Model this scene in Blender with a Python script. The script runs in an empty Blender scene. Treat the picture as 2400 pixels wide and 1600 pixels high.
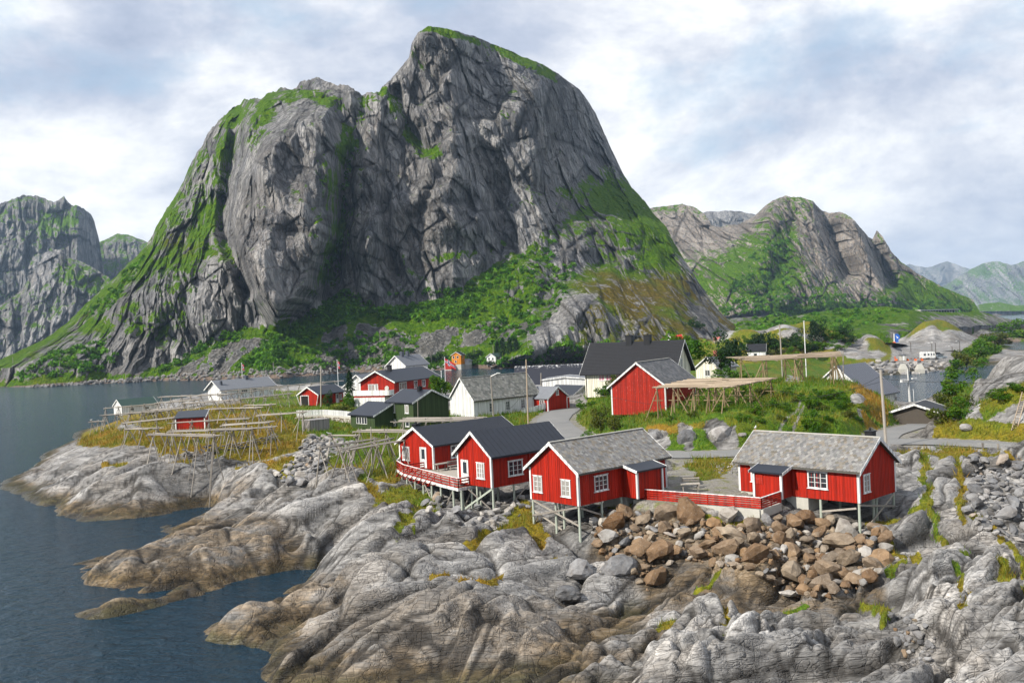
import bpy, math, random
import numpy as np
from mathutils import Vector, Matrix

# ------------------------------------------------------------------ camera
SC = bpy.context.scene
F, CX, CY, ROLL, PITCH, CAMZ = 2200.0, 1200.0, 800.0, 0.045, math.atan(24 / 2200.0), 20.0
R0 = Vector((1, 0, 0)); F0 = Vector((0, math.cos(PITCH), -math.sin(PITCH))); U0 = Vector((0, math.sin(PITCH), math.cos(PITCH)))
_r = R0 * math.cos(ROLL) - U0 * math.sin(ROLL); _u = R0 * math.sin(ROLL) + U0 * math.cos(ROLL)
cam = bpy.data.cameras.new('camera'); camo = bpy.data.objects.new('camera', cam); SC.collection.objects.link(camo)
camo.matrix_world = Matrix(((_r.x, _u.x, -F0.x, 0), (_r.y, _u.y, -F0.y, 0), (_r.z, _u.z, -F0.z, CAMZ), (0, 0, 0, 1)))
cam.sensor_width = 36.0; cam.lens = 36.0 * F / 2400.0; cam.clip_start = 0.5; cam.clip_end = 60000
SC.camera = camo

# ------------------------------------------------------------------ light
SUN_AZ, SUN_EL = math.radians(-146), math.radians(38)          # direction to the sun (from +X), behind the viewer to the left
sd = Vector((math.cos(SUN_AZ) * math.cos(SUN_EL), math.sin(SUN_AZ) * math.cos(SUN_EL), math.sin(SUN_EL)))
sl = bpy.data.lights.new('sun', 'SUN'); sl.energy = 4.7; sl.angle = math.radians(1.2); sl.color = (1.0, 0.93, 0.82)
so = bpy.data.objects.new('sun', sl); SC.collection.objects.link(so)
so.rotation_euler = (-sd).to_track_quat('-Z', 'Y').to_euler()
W = bpy.data.worlds.new('World'); SC.world = W; W.use_nodes = True
def _world():
    nt = W.node_tree; N = nt.nodes; L = nt.links; N.clear()
    out = N.new('ShaderNodeOutputWorld'); bg = N.new('ShaderNodeBackground'); bg.inputs[1].default_value = 0.058
    sky = N.new('ShaderNodeTexSky'); sky.sky_type = 'NISHITA'; sky.sun_disc = False
    sky.sun_elevation = SUN_EL; sky.sun_rotation = math.radians(90) - SUN_AZ; sky.altitude = 20; sky.air_density = 1.0; sky.dust_density = 0.6
    tc = N.new('ShaderNodeTexCoord'); sep = N.new('ShaderNodeSeparateXYZ'); L.new(tc.outputs['Generated'], sep.inputs[0])
    # cloud deck: project the view direction on a plane overhead
    def math_(op, a, b=None, c=None):
        m = N.new('ShaderNodeMath'); m.operation = op
        for i, v in enumerate((a, b, c)):
            if v is None: continue
            if isinstance(v, (int, float)): m.inputs[i].default_value = v
            else: L.new(v, m.inputs[i])
        return m.outputs[0]
    cmb = N.new('ShaderNodeVectorMath'); cmb.operation = 'MULTIPLY'; L.new(tc.outputs['Generated'], cmb.inputs[0]); cmb.inputs[1].default_value = (1.0, 1.0, 1.9)
    def noise(scale, det, rough, off, dist=0.0):
        mp = N.new('ShaderNodeMapping'); mp.inputs['Location'].default_value = off; mp.inputs['Scale'].default_value = (1.0, 1.0, 1.0); L.new(cmb.outputs[0], mp.inputs[0])
        n = N.new('ShaderNodeTexNoise'); n.inputs['Scale'].default_value = scale; n.inputs['Detail'].default_value = det
        n.inputs['Roughness'].default_value = rough; n.inputs['Distortion'].default_value = dist; L.new(mp.outputs[0], n.inputs['Vector']); return n.outputs[0]
    def ramp(v, pts):
        r = N.new('ShaderNodeValToRGB'); L.new(v, r.inputs[0]); e = r.color_ramp.elements
        e[0].position, e[0].color = pts[0]; e[1].position, e[1].color = pts[-1]
        for p, c in pts[1:-1]: el = e.new(p); el.color = c
        return r.outputs[0]
    shape = noise(2.6, 10, 0.6, SKY_OFF, 0.15)
    shade = noise(3.0, 12, 0.62, SKY_OFF2, 0.15)
    mask = ramp(shape, [(0.33, (0, 0, 0, 1)), (0.47, (1, 1, 1, 1))])
    col = ramp(shade, [(0.35, (5.2, 6.0, 7.8, 1)), (0.44, (7.0, 7.7, 9.3, 1)), (0.51, (9.6, 10.0, 11.0, 1)), (0.61, (14.2, 14.2, 14.2, 1))])
    blue = N.new('ShaderNodeMix'); blue.data_type = 'RGBA'; blue.inputs[0].default_value = 0.65
    L.new(sky.outputs[0], blue.inputs[6]); blue.inputs[7].default_value = (6.6, 9.4, 12.2, 1)
    mix = N.new('ShaderNodeMix'); mix.data_type = 'RGBA'; L.new(mask, mix.inputs[0]); L.new(blue.outputs[2], mix.inputs[6]); L.new(col, mix.inputs[7])
    L.new(mix.outputs[2], bg.inputs[0]); L.new(bg.outputs[0], out.inputs[0])
SKY_OFF = (7.6, 6.82, 3.79); SKY_OFF2 = (2.33, 4.6, 3.64)
_world()
SC.view_settings.view_transform = 'Standard'; SC.view_settings.look = 'None'; SC.view_settings.exposure = 0.56; SC.view_settings.gamma = 1.0
SC.cycles.max_bounces = 4; SC.cycles.diffuse_bounces = 1; SC.cycles.glossy_bounces = 2; SC.cycles.transmission_bounces = 3
SC.cycles.use_adaptive_sampling = True; SC.cycles.adaptive_threshold = 0.025; SC.cycles.volume_bounces = 0; SC.cycles.use_denoising = True; SC.cycles.caustics_reflective = False; SC.cycles.caustics_refractive = False

# ------------------------------------------------------------------ pixel rays, projection
def ray(px, py):
    dx, dy = np.asarray(px, float) - CX, CY - np.asarray(py, float)
    X = dx * math.cos(ROLL) + dy * math.sin(ROLL); Y = -dx * math.sin(ROLL) + dy * math.cos(ROLL)
    return X, F * math.cos(PITCH) + Y * math.sin(PITCH), -F * math.sin(PITCH) + Y * math.cos(PITCH)
def onz(px, py, z):
    x, y, d = ray(px, py); t = (z - CAMZ) / d; return Vector((float(x * t), float(y * t), z))
def aty(px, py, y):
    a, b, c = ray(px, py); t = y / b; return Vector((float(a * t), y, float(CAMZ + c * t)))
def uw(px, py):
    a, b, c = ray(px, py); return a / b, c / b
def proj(x, y, z):
    q = z - CAMZ; f = y * math.cos(PITCH) - q * math.sin(PITCH); Y = (y * math.sin(PITCH) + q * math.cos(PITCH)) / f * F; X = x / f * F
    return CX + X * math.cos(ROLL) - Y * math.sin(ROLL), CY - (X * math.sin(ROLL) + Y * math.cos(ROLL))

# ------------------------------------------------------------------ numpy noise
_rng = np.random.default_rng(11)
_p = _rng.permutation(512).astype(np.int64)
def _h(a, b, s): return _p[(_p[(a + s * 57) & 511] + b) & 511]
def perlin(x, y, s=0):
    xi = np.floor(x).astype(np.int64); yi = np.floor(y).astype(np.int64); xf = x - xi; yf = y - yi
    u = xf * xf * xf * (xf * (xf * 6 - 15) + 10); v = yf * yf * yf * (yf * (yf * 6 - 15) + 10)
    def g(a, b, dx, dy):
        an = _h(a, b, s) * (2 * math.pi / 512); return np.cos(an) * dx + np.sin(an) * dy
    n00 = g(xi, yi, xf, yf); n10 = g(xi + 1, yi, xf - 1, yf); n01 = g(xi, yi + 1, xf, yf - 1); n11 = g(xi + 1, yi + 1, xf - 1, yf - 1)
    a = n00 + u * (n10 - n00); b = n01 + u * (n11 - n01); return (a + v * (b - a)) * 1.5
def fbm(x, y, o=4, s=0, g=0.5, lac=2.03):
    r = 0; a = 1.0; t = 0
    for i in range(o): r = r + a * perlin(x, y, s + i); t += a; a *= g; x = x * lac + 3.7; y = y * lac + 1.3
    return r / t
def ridged(x, y, o=4, s=0, g=0.5):
    r = 0; a = 1.0; t = 0
    for i in range(o): r = r + a * (1 - 2 * np.abs(perlin(x, y, s + i))); t += a; a *= g; x = x * 2.05 + 1.7; y = y * 2.05 + 5.3
    return r / t
def worley(x, y, s=0, facet=False):
    xi = np.floor(x).astype(np.int64); yi = np.floor(y).astype(np.int64)
    f1 = np.full(x.shape, 9.0); f2 = np.full(x.shape, 9.0); cid = np.zeros(x.shape); ox = np.zeros(x.shape); oy = np.zeros(x.shape); hb = np.zeros(x.shape)
    for i in (-1, 0, 1):
        for j in (-1, 0, 1):
            a, b = xi + i, yi + j; h = _h(a, b, s); h2 = _h(a + 91, b + 17, s + 3)
            ex, ey = x - a - h / 512.0, y - b - h2 / 512.0; d = np.hypot(ex, ey); m = d < f1; ox = np.where(m, ex, ox); oy = np.where(m, ey, oy); hb = np.where(m, h2 / 512.0, hb)
            f2 = np.where(m, f1, np.minimum(f2, d)); cid = np.where(m, h / 512.0, cid); f1 = np.where(m, d, f1)
    if facet: return f1, f2, cid, ox * np.cos(hb * 6.283) + oy * np.sin(hb * 6.283)
    return f1, f2, cid
def facets(x, y, s, step, tilt, k):
    """broken rock: one tilted plane per cell, planes meeting over a short soft edge; also returns the joint lines"""
    xi = np.floor(x).astype(np.int64); yi = np.floor(y).astype(np.int64); num = np.zeros(x.shape); den = np.zeros(x.shape); f1 = np.full(x.shape, 9.0); f2 = np.full(x.shape, 9.0); cid = np.zeros(x.shape)
    for i in (-1, 0, 1):
        for j in (-1, 0, 1):
            a, b = xi + i, yi + j; h = _h(a, b, s) / 512.0; h2 = _h(a + 91, b + 17, s + 3) / 512.0; ex, ey = x - a - h, y - b - h2; d = np.hypot(ex, ey)
            w = np.exp(-k * d); num += w * (step * (h - 0.5) + tilt * (ex * np.cos(h2 * 6.283) + ey * np.sin(h2 * 6.283))); den += w
            m = d < f1; f2 = np.where(m, f1, np.minimum(f2, d)); cid = np.where(m, h, cid); f1 = np.where(m, d, f1)
    return num / den, f2 - f1, cid
def sstep(a, b, x):
    t = np.clip((x - a) / (b - a), 0, 1); return t * t * (3 - 2 * t)
def in_poly(px, py, poly):
    px = np.asarray(px); py = np.asarray(py); r = np.zeros(px.shape, bool); n = len(poly)
    for i in range(n):
        x0, y0 = poly[i]; x1, y1 = poly[(i + 1) % n]
        if y0 == y1: continue
        c = ((y0 > py) != (y1 > py)) & (px < (x1 - x0) * (py - y0) / (y1 - y0) + x0); r ^= c
    return r
def poly_dist(px, py, pts, closed=True):
    d = np.full(np.shape(px), 1e9); n = len(pts)
    for i in range(n if closed else n - 1):
        x0, y0 = pts[i]; x1, y1 = pts[(i + 1) % n]; vx, vy = x1 - x0, y1 - y0; l = vx * vx + vy * vy + 1e-9
        t = np.clip(((px - x0) * vx + (py - y0) * vy) / l, 0, 1); d = np.minimum(d, np.hypot(px - x0 - t * vx, py - y0 - t * vy))
    return d
def _boxed(px, py, pts, pad):
    xs = [p[0] for p in pts]; ys = [p[1] for p in pts]; return (px > min(xs) - pad) & (px < max(xs) + pad) & (py > min(ys) - pad) & (py < max(ys) + pad)
def poly_mask(px, py, poly, soft):
    out = np.zeros(px.shape); k = _boxed(px, py, poly, soft); a, b = px[k], py[k]
    d = poly_dist(a, b, poly); d = np.where(in_poly(a, b, poly), d, -d); out[k] = sstep(-soft, soft, d); return out
def stroke(px, py, pts, w, soft=None):
    s = soft or w * 0.7; out = np.zeros(px.shape); k = _boxed(px, py, pts, w + s); out[k] = 1 - sstep(w - s, w + s, poly_dist(px[k], py[k], pts, False)); return out

# ------------------------------------------------------------------ mesh helpers
COL = SC.collection
def link(o, parent=None):
    COL.objects.link(o)
    if parent is not None: o.parent = parent
    return o
def tag(o, label=None, cat=None, group=None, kind=None):
    for k, v in (('label', label), ('category', cat), ('group', group), ('kind', kind)):
        if v: o[k] = v
    return o
def empty(name, loc=(0, 0, 0), ang=0.0, **t):
    o = bpy.data.objects.new(name, None); o.location = loc; o.rotation_euler = (0, 0, math.radians(ang)); o.empty_display_size = 0.3
    COL.objects.link(o); return tag(o, **t)
class MB:
    """collects faces; build() makes ONE mesh object"""
    def __init__(s): s.v = []; s.f = []; s.c = []
    def add(s, vs, fs, col=None):
        k = len(s.v); s.v += [tuple(p) for p in vs]; s.f += [tuple(i + k for i in q) for q in fs]
        s.c += [col] * len(fs); return s
    def box(s, a, b, col=None, M=None):
        x0, y0, z0 = a; x1, y1, z1 = b
        vs = [Vector(p) for p in ((x0, y0, z0), (x1, y0, z0), (x1, y1, z0), (x0, y1, z0), (x0, y0, z1), (x1, y0, z1), (x1, y1, z1), (x0, y1, z1))]
        if M is not None: vs = [M @ p for p in vs]
        return s.add(vs, [(3, 2, 1, 0), (4, 5, 6, 7), (0, 1, 5, 4), (1, 2, 6, 5), (2, 3, 7, 6), (3, 0, 4, 7)], col)
    def prism(s, poly, y0, y1, col=None, axis='y'):
        """poly: list of (x,z), extruded along y (or poly (y,z) along x)"""
        n = len(poly)
        mk = (lambda p, t: (p[0], t, p[1])) if axis == 'y' else (lambda p, t: (t, p[0], p[1]))
        vs = [mk(p, y0) for p in poly] + [mk(p, y1) for p in poly]
        fs = [tuple(range(n)), tuple(range(2 * n - 1, n - 1, -1))] + [((i + 1) % n, i, i + n, (i + 1) % n + n) for i in range(n)]
        return s.add(vs, fs, col)
    def bar(s, p, q, w, h=None, col=None, up=(0, 0, 1)):
        p, q = Vector(p), Vector(q); d = (q - p); L = d.length; d.normalize(); u = Vector(up)
        if abs(d.dot(u)) > 0.95: u = Vector((1, 0, 0))
        a = d.cross(u).normalized(); b = a.cross(d).normalized(); h = h or w
        M = Matrix(((d.x, a.x, b.x, p.x), (d.y, a.y, b.y, p.y), (d.z, a.z, b.z, p.z), (0, 0, 0, 1)))
        return s.box((0, -w / 2, -h / 2), (L, w / 2, h / 2), col, M)
    def tube(s, p, q, r0, r1=None, n=7, col=None, cap=True):
        p, q = Vector(p), Vector(q); d = (q - p).normalized(); u = Vector((0, 0, 1)) if abs(d.z) < 0.95 else Vector((1, 0, 0))
        a = d.cross(u).normalized(); b = d.cross(a); r1 = r0 if r1 is None else r1
        vs = [p + (a * math.cos(t) + b * math.sin(t)) * r0 for t in [2 * math.pi * i / n for i in range(n)]] + \
             [q + (a * math.cos(t) + b * math.sin(t)) * r1 for t in [2 * math.pi * i / n for i in range(n)]]
        fs = [(i, (i + 1) % n, n + (i + 1) % n, n + i) for i in range(n)]
        if cap: fs += [tuple(range(n - 1, -1, -1)), tuple(range(n, 2 * n))]
        return s.add(vs, fs, col)
    def mesh(s, name, mat, smooth=False):
        me = bpy.data.meshes.new(name); me.from_pydata(s.v, [], s.f)
        if mat: me.materials.append(mat)
        if any(c is not None for c in s.c):
            at = me.color_attributes.new('Col', 'FLOAT_COLOR', 'CORNER'); buf = []
            for f, c in zip(s.f, s.c):
                c = c or (1, 1, 1); buf += [c[0], c[1], c[2], 1.0] * len(f)
            at.data.foreach_set('color', buf)
        if smooth: me.polygons.foreach_set('use_smooth', [True] * len(me.polygons))
        me.update(); return me
    def build(s, name, mat, parent=None, smooth=False, **t):
        o = bpy.data.objects.new(name, s.mesh(name, mat, smooth)); link(o, parent); return tag(o, **t)
def np_mesh(name, V, Q, mat, attrs=None, smooth=True, tri=False, cols=None):
    me = bpy.data.meshes.new(name); n = len(V); k = 3 if tri else 4; m = len(Q)
    me.vertices.add(n); me.vertices.foreach_set('co', np.ascontiguousarray(V, np.float32).ravel())
    me.loops.add(m * k); me.loops.foreach_set('vertex_index', np.ascontiguousarray(Q, np.int32).ravel())
    me.polygons.add(m); me.polygons.foreach_set('loop_start', np.arange(0, m * k, k, dtype=np.int32))
    me.polygons.foreach_set('loop_total', np.full(m, k, np.int32))
    me.polygons.foreach_set('use_smooth', np.full(m, smooth, bool))
    me.update(calc_edges=True)
    for a, d in (attrs or {}).items():
        at = me.attributes.new(a, 'FLOAT', 'POINT'); at.data.foreach_set('value', np.ascontiguousarray(d, np.float32).ravel())
    if cols is not None:
        at = me.attributes.new('Col', 'FLOAT_COLOR', 'POINT'); c4 = np.ones((n, 4), np.float32); c4[:, :3] = cols; at.data.foreach_set('color', c4.ravel())
    me.materials.append(mat); return me
def grid_quads(n, m, flip=False):
    i = np.arange(n - 1)[:, None] * m + np.arange(m - 1)[None, :]; i = i.ravel()
    return np.stack([i, i + m, i + m + 1, i + 1] if flip else [i, i + 1, i + m + 1, i + m], 1)
_UC = None
def pole(name, p, q, r, mat, parent=None, r2=None):
    """round pole from p to q: shared unit cylinder, scaled per object"""
    key = 'pole_' + mat.name; me = bpy.data.meshes.get(key)
    if me is None: me = MB().tube((0, 0, 0), (0, 0, 1), 1.0, 0.86, 7).mesh(key, mat, False)
    o = bpy.data.objects.new(name, me); p, q = Vector(p), Vector(q); d = q - p
    M = Matrix.Translation(p) @ d.to_track_quat('Z', 'Y').to_matrix().to_4x4() @ Matrix.Diagonal((r, r, d.length, 1))
    if parent is not None:
        o.parent = parent; bpy_m = parent.matrix_basis; o.matrix_basis = bpy_m.inverted() @ M
    else: o.matrix_basis = M
    COL.objects.link(o); return o

ORD = ['leftmost', 'second from left', 'third from left', 'fourth from left', 'fifth from left', 'sixth from left', 'seventh from left', 'eighth from left', 'ninth from left', 'tenth from left', 'eleventh from left', 'twelfth from left', 'thirteenth from left', 'fourteenth from left', 'fifteenth from left', 'sixteenth from left', 'seventeenth from left', 'eighteenth from left']
def ordinal(xs, i): return ORD[sorted(range(len(xs)), key=lambda k: xs[k]).index(i)]
# ------------------------------------------------------------------ materials
def lin(r, g, b): return tuple(((c / 255.0) / 12.92 if c / 255.0 <= 0.04045 else ((c / 255.0 + 0.055) / 1.055) ** 2.4) for c in (r, g, b))
class NT:
    def __init__(s, name):
        s.m = bpy.data.materials.new(name); s.m.use_nodes = True; s.t = s.m.node_tree; s.N = s.t.nodes; s.L = s.t.links
        s.b = s.N['Principled BSDF']; s.out = s.N['Material Output']
    def put(s, sock, v):
        if isinstance(v, (int, float)): sock.default_value = v
        elif isinstance(v, (tuple, list)): sock.default_value = tuple(v) + ((1,) if len(v) == 3 and len(sock.default_value) == 4 else ())
        else: s.L.new(v, sock)
    def node(s, t, ins=None, **kw):
        n = s.N.new('ShaderNode' + t)
        for k, v in kw.items(): setattr(n, k, v)
        for k, v in (ins or {}).items(): s.put(n.inputs[k], v)
        return n
    def coord(s, which='Object'): return s.node('TexCoord').outputs[which]
    def pos(s): return s.node('NewGeometry').outputs['Position']
    def mapv(s, v, scale=(1, 1, 1), rot=(0, 0, 0), loc=(0, 0, 0)):
        return s.node('Mapping', {'Vector': v, 'Scale': tuple(scale), 'Rotation': tuple(rot), 'Location': tuple(loc)}).outputs[0]
    def noise(s, v, scale, det=4, rough=0.55, dist=0.0): return s.node('TexNoise', {'Vector': v, 'Scale': scale, 'Detail': det, 'Roughness': rough, 'Distortion': dist}).outputs[0]
    def vor(s, v, scale, feature='F1', rnd=1.0):
        return s.node('TexVoronoi', {'Vector': v, 'Scale': scale, 'Randomness': rnd}, feature=feature).outputs[0]
    def attr(s, n, o='Fac'): return s.node('Attribute', attribute_name=n).outputs[o]
    def mth(s, op, a, b=0.0, clamp=False):
        n = s.node('Math', {0: a, 1: b}, operation=op); n.use_clamp = clamp; return n.outputs[0]
    def ss(s, v, a, b):
        n = s.node('MapRange', {'Value': v, 'From Min': a, 'From Max': b}, interpolation_type='SMOOTHSTEP'); return n.outputs[0]
    def mix(s, f, a, b, mode='MIX'):
        n = s.N.new('ShaderNodeMix'); n.data_type = 'RGBA'; n.blend_type = mode; s.put(n.inputs[0], f); s.put(n.inputs[6], a); s.put(n.inputs[7], b); return n.outputs[2]
    def ramp(s, v, pts):
        r = s.node('ValToRGB', {0: v}); e = r.color_ramp.elements
        e[0].position, e[0].color = pts[0][0], tuple(pts[0][1]) + (1,); e[1].position, e[1].color = pts[-1][0], tuple(pts[-1][1]) + (1,)
        for p, c in pts[1:-1]: el = e.new(p); el.color = tuple(c) + (1,)
        return r.outputs[0]
    def bump(s, h, strength=0.5, dist=0.1, n=None):
        b = s.node('Bump', {'Height': h, 'Strength': strength, 'Distance': dist})
        if n is not None: s.L.new(n, b.inputs['Normal'])
        return b.outputs[0]
    def done(s, col, rough=0.8, normal=None, spec=0.3, metal=0.0):
        s.put(s.b.inputs['Base Color'], col); s.put(s.b.inputs['Roughness'], rough); s.put(s.b.inputs['Specular IOR Level'], spec); s.put(s.b.inputs['Metallic'], metal)
        if normal is not None: s.L.new(normal, s.b.inputs['Normal'])
        return s.m
def simple(name, col, rough=0.7, var=0.25, scale=3.0, spec=0.3, metal=0.0, bump=0.0, bscale=20.0, stretch=(1, 1, 1)):
    t = NT(name); v = t.mapv(t.coord('Object'), stretch); n = t.noise(v, scale, 5, 0.6)
    c = t.mix(n, tuple(x * (1 - var) for x in col), tuple(min(1, x * (1 + var)) for x in col))
    nm = t.bump(t.noise(v, bscale, 3), bump, 0.02) if bump else None
    return t.done(c, rough, nm, spec, metal)
def pole_wood(name, a, b):
    t = NT(name); r = t.node('ObjectInfo').outputs['Random']; n = t.noise(t.mapv(t.coord('Object'), (4, 4, 6)), 2.0, 4, 0.6); c = t.mix(r, a, b); c = t.mix(t.ss(n, 0.35, 0.7), t.mix(1.0, c, (0.7, 0.68, 0.66), 'MULTIPLY'), c); return t.done(c, 0.85, None, 0.15)
def painted(name, col, wear, wear_amt=0.12):
    """painted upright boards: streaky tone, a little wear"""
    t = NT(name); p = t.coord('Object'); v = t.mapv(p, (2.2, 2.2, 0.35)); n = t.noise(v, 2.0, 6, 0.65)
    v2 = t.mapv(p, (9, 9, 1.2)); n2 = t.noise(v2, 2.0, 3); n3 = t.noise(p, 0.6, 3)
    c = t.mix(n, tuple(x * 0.72 for x in col), tuple(min(1, x * 1.25) for x in col))
    c = t.mix(t.mth('MULTIPLY', t.ss(n2, 0.60, 0.74), wear_amt), c, wear)
    nbd = t.noise(t.mapv(p, (4.6, 4.6, 0.03)), 1.0, 0); c = t.mix(t.ss(nbd, 0.3, 0.7), t.mix(1.0, c, (0.66, 0.66, 0.66), 'MULTIPLY'), t.mix(1.0, c, (1.12, 1.12, 1.12), 'MULTIPLY'))
    c = t.mix(t.ss(n3, 0.35, 0.75), c, t.mix(1.0, c, (0.86, 0.86, 0.88), 'MULTIPLY'))
    return t.done(c, 0.62, t.bump(n2, 0.25, 0.01), 0.25)
def colattr(name, rough=0.8, var=0.3, scale=6.0, spec=0.2, bump=0.0, bscale=8.0, trans=0.0):
    t = NT(name); p = t.coord('Object'); n = t.noise(p, scale, 4); c = t.attr('Col', 'Color')
    k = t.node('MapRange', {'Value': n, 'To Min': 1 - var, 'To Max': 1 + var}).outputs[0]
    cc = t.node('VectorMath', {0: c}, operation='SCALE'); t.put(cc.inputs['Scale'], k)
    m = t.done(cc.outputs[0], rough, t.bump(t.noise(p, bscale, 4), bump, 0.05) if bump else None, spec)
    if trans: t.b.inputs['Transmission Weight'].default_value = 0
    return m
M = {}
M['red'] = painted('red_paint', (0.37, 0.015, 0.004), (0.30, 0.09, 0.06))
M['red_old'] = painted('old_red_paint', (0.34, 0.017, 0.006), (0.46, 0.30, 0.26), 0.7)
M['white'] = painted('white_paint', (0.74, 0.75, 0.74), (0.45, 0.43, 0.40), 0.25)
M['cream'] = painted('cream_paint', (0.78, 0.75, 0.63), (0.5, 0.46, 0.36), 0.15)
M['green'] = painted('green_paint', (0.040, 0.065, 0.024), (0.08, 0.1, 0.06), 0.2)
M['orange'] = painted('orange_paint', (0.62, 0.22, 0.01), (0.4, 0.2, 0.05), 0.1)
M['pinkroof'] = simple('red_roof_sheet', (0.42, 0.13, 0.11), 0.6)
M['redroof'] = simple('bright_red_roof', (0.5, 0.03, 0.02), 0.6)
M['greenroof'] = simple('dark_green_roof', (0.03, 0.06, 0.05), 0.6)
M['darkroof'] = simple('dark_sheet_roof', (0.014, 0.017, 0.026), 0.42, 0.3, 2.0, 0.45)
M['blackroof'] = simple('black_tile_roof', (0.013, 0.014, 0.018), 0.55, 0.3, 2.0)
M['seamroof'] = simple('grey_seam_roof', (0.052, 0.060, 0.082), 0.45, 0.2, 2.0, 0.5)
M['seamrib'] = simple('seam_ridge', (0.17, 0.185, 0.22), 0.4, 0.1, 2.0, 0.5)
M['greyroof'] = simple('grey_shingle_roof', (0.15, 0.16, 0.18), 0.8, 0.35, 3.0)
M['slate'] = colattr('roof_slate', 0.75, 0.3, 5.0, 0.25, 0.3, 12.0)
M['slate_bed'] = simple('slate_bedding', (0.09, 0.085, 0.075), 0.9)
M['greywood'] = pole_wood('weathered_wood', (0.20, 0.185, 0.17), (0.42, 0.39, 0.345))
M['palewood'] = pole_wood('pale_sunlit_wood', (0.24, 0.19, 0.14), (0.52, 0.43, 0.33))  # paler than the weathered wood: sunlit look put into the colour
M['brownwood'] = pole_wood('brown_leg_wood', (0.17, 0.125, 0.07), (0.32, 0.25, 0.15))
M['darkwood'] = simple('dark_wood', (0.07, 0.06, 0.05), 0.85, 0.3)
M['stilt'] = simple('pale_green_stilt', (0.36, 0.40, 0.34), 0.8, 0.25, 4.0)
M['boxwood'] = painted('grey_board', (0.30, 0.28, 0.27), (0.2, 0.18, 0.16), 0.3)
M['concrete'] = simple('concrete', (0.42, 0.41, 0.37), 0.9, 0.25, 2.0, bump=0.2)
M['glass'] = simple('window_glass', (0.028, 0.034, 0.042), 0.06, 0.5, 3.0, 0.6)
M['curtain'] = simple('curtained_glass', (0.30, 0.29, 0.27), 0.12, 0.45, 5.0, 0.6, stretch=(6, 6, 0.4))
M['pinkcurtain'] = simple('pink_curtained_glass', (0.42, 0.13, 0.20), 0.12, 0.6, 6.0, 0.6, stretch=(6, 6, 1))
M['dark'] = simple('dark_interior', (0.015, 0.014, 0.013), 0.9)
M['metal'] = simple('galvanised_metal', (0.42, 0.43, 0.44), 0.4, 0.2, 3.0, 0.5, 0.7)
M['black'] = simple('black_paint', (0.012, 0.013, 0.016), 0.5)
M['blue'] = simple('blue_sign_paint', (0.02, 0.12, 0.5), 0.5)
M['bluecloth'] = simple('flag_blue', (0.01, 0.02, 0.12), 0.7)
M['redcloth'] = simple('flag_red', (0.45, 0.02, 0.03), 0.7)
M['orangeplastic'] = simple('orange_plastic', (0.75, 0.12, 0.01), 0.5)
M['tyre'] = simple('rubber', (0.015, 0.015, 0.015), 0.9)
M['wire'] = simple('black_wire', (0.02, 0.02, 0.02), 0.6)
M['carsilver'] = simple('silver_car_paint', (0.30, 0.36, 0.42), 0.25, 0.05, 1, 0.5, 0.4)
M['carblack'] = simple('black_car_paint', (0.010, 0.012, 0.016), 0.25, 0.05, 1, 0.5)
M['skin'] = simple('skin', (0.45, 0.27, 0.2), 0.6)
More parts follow.
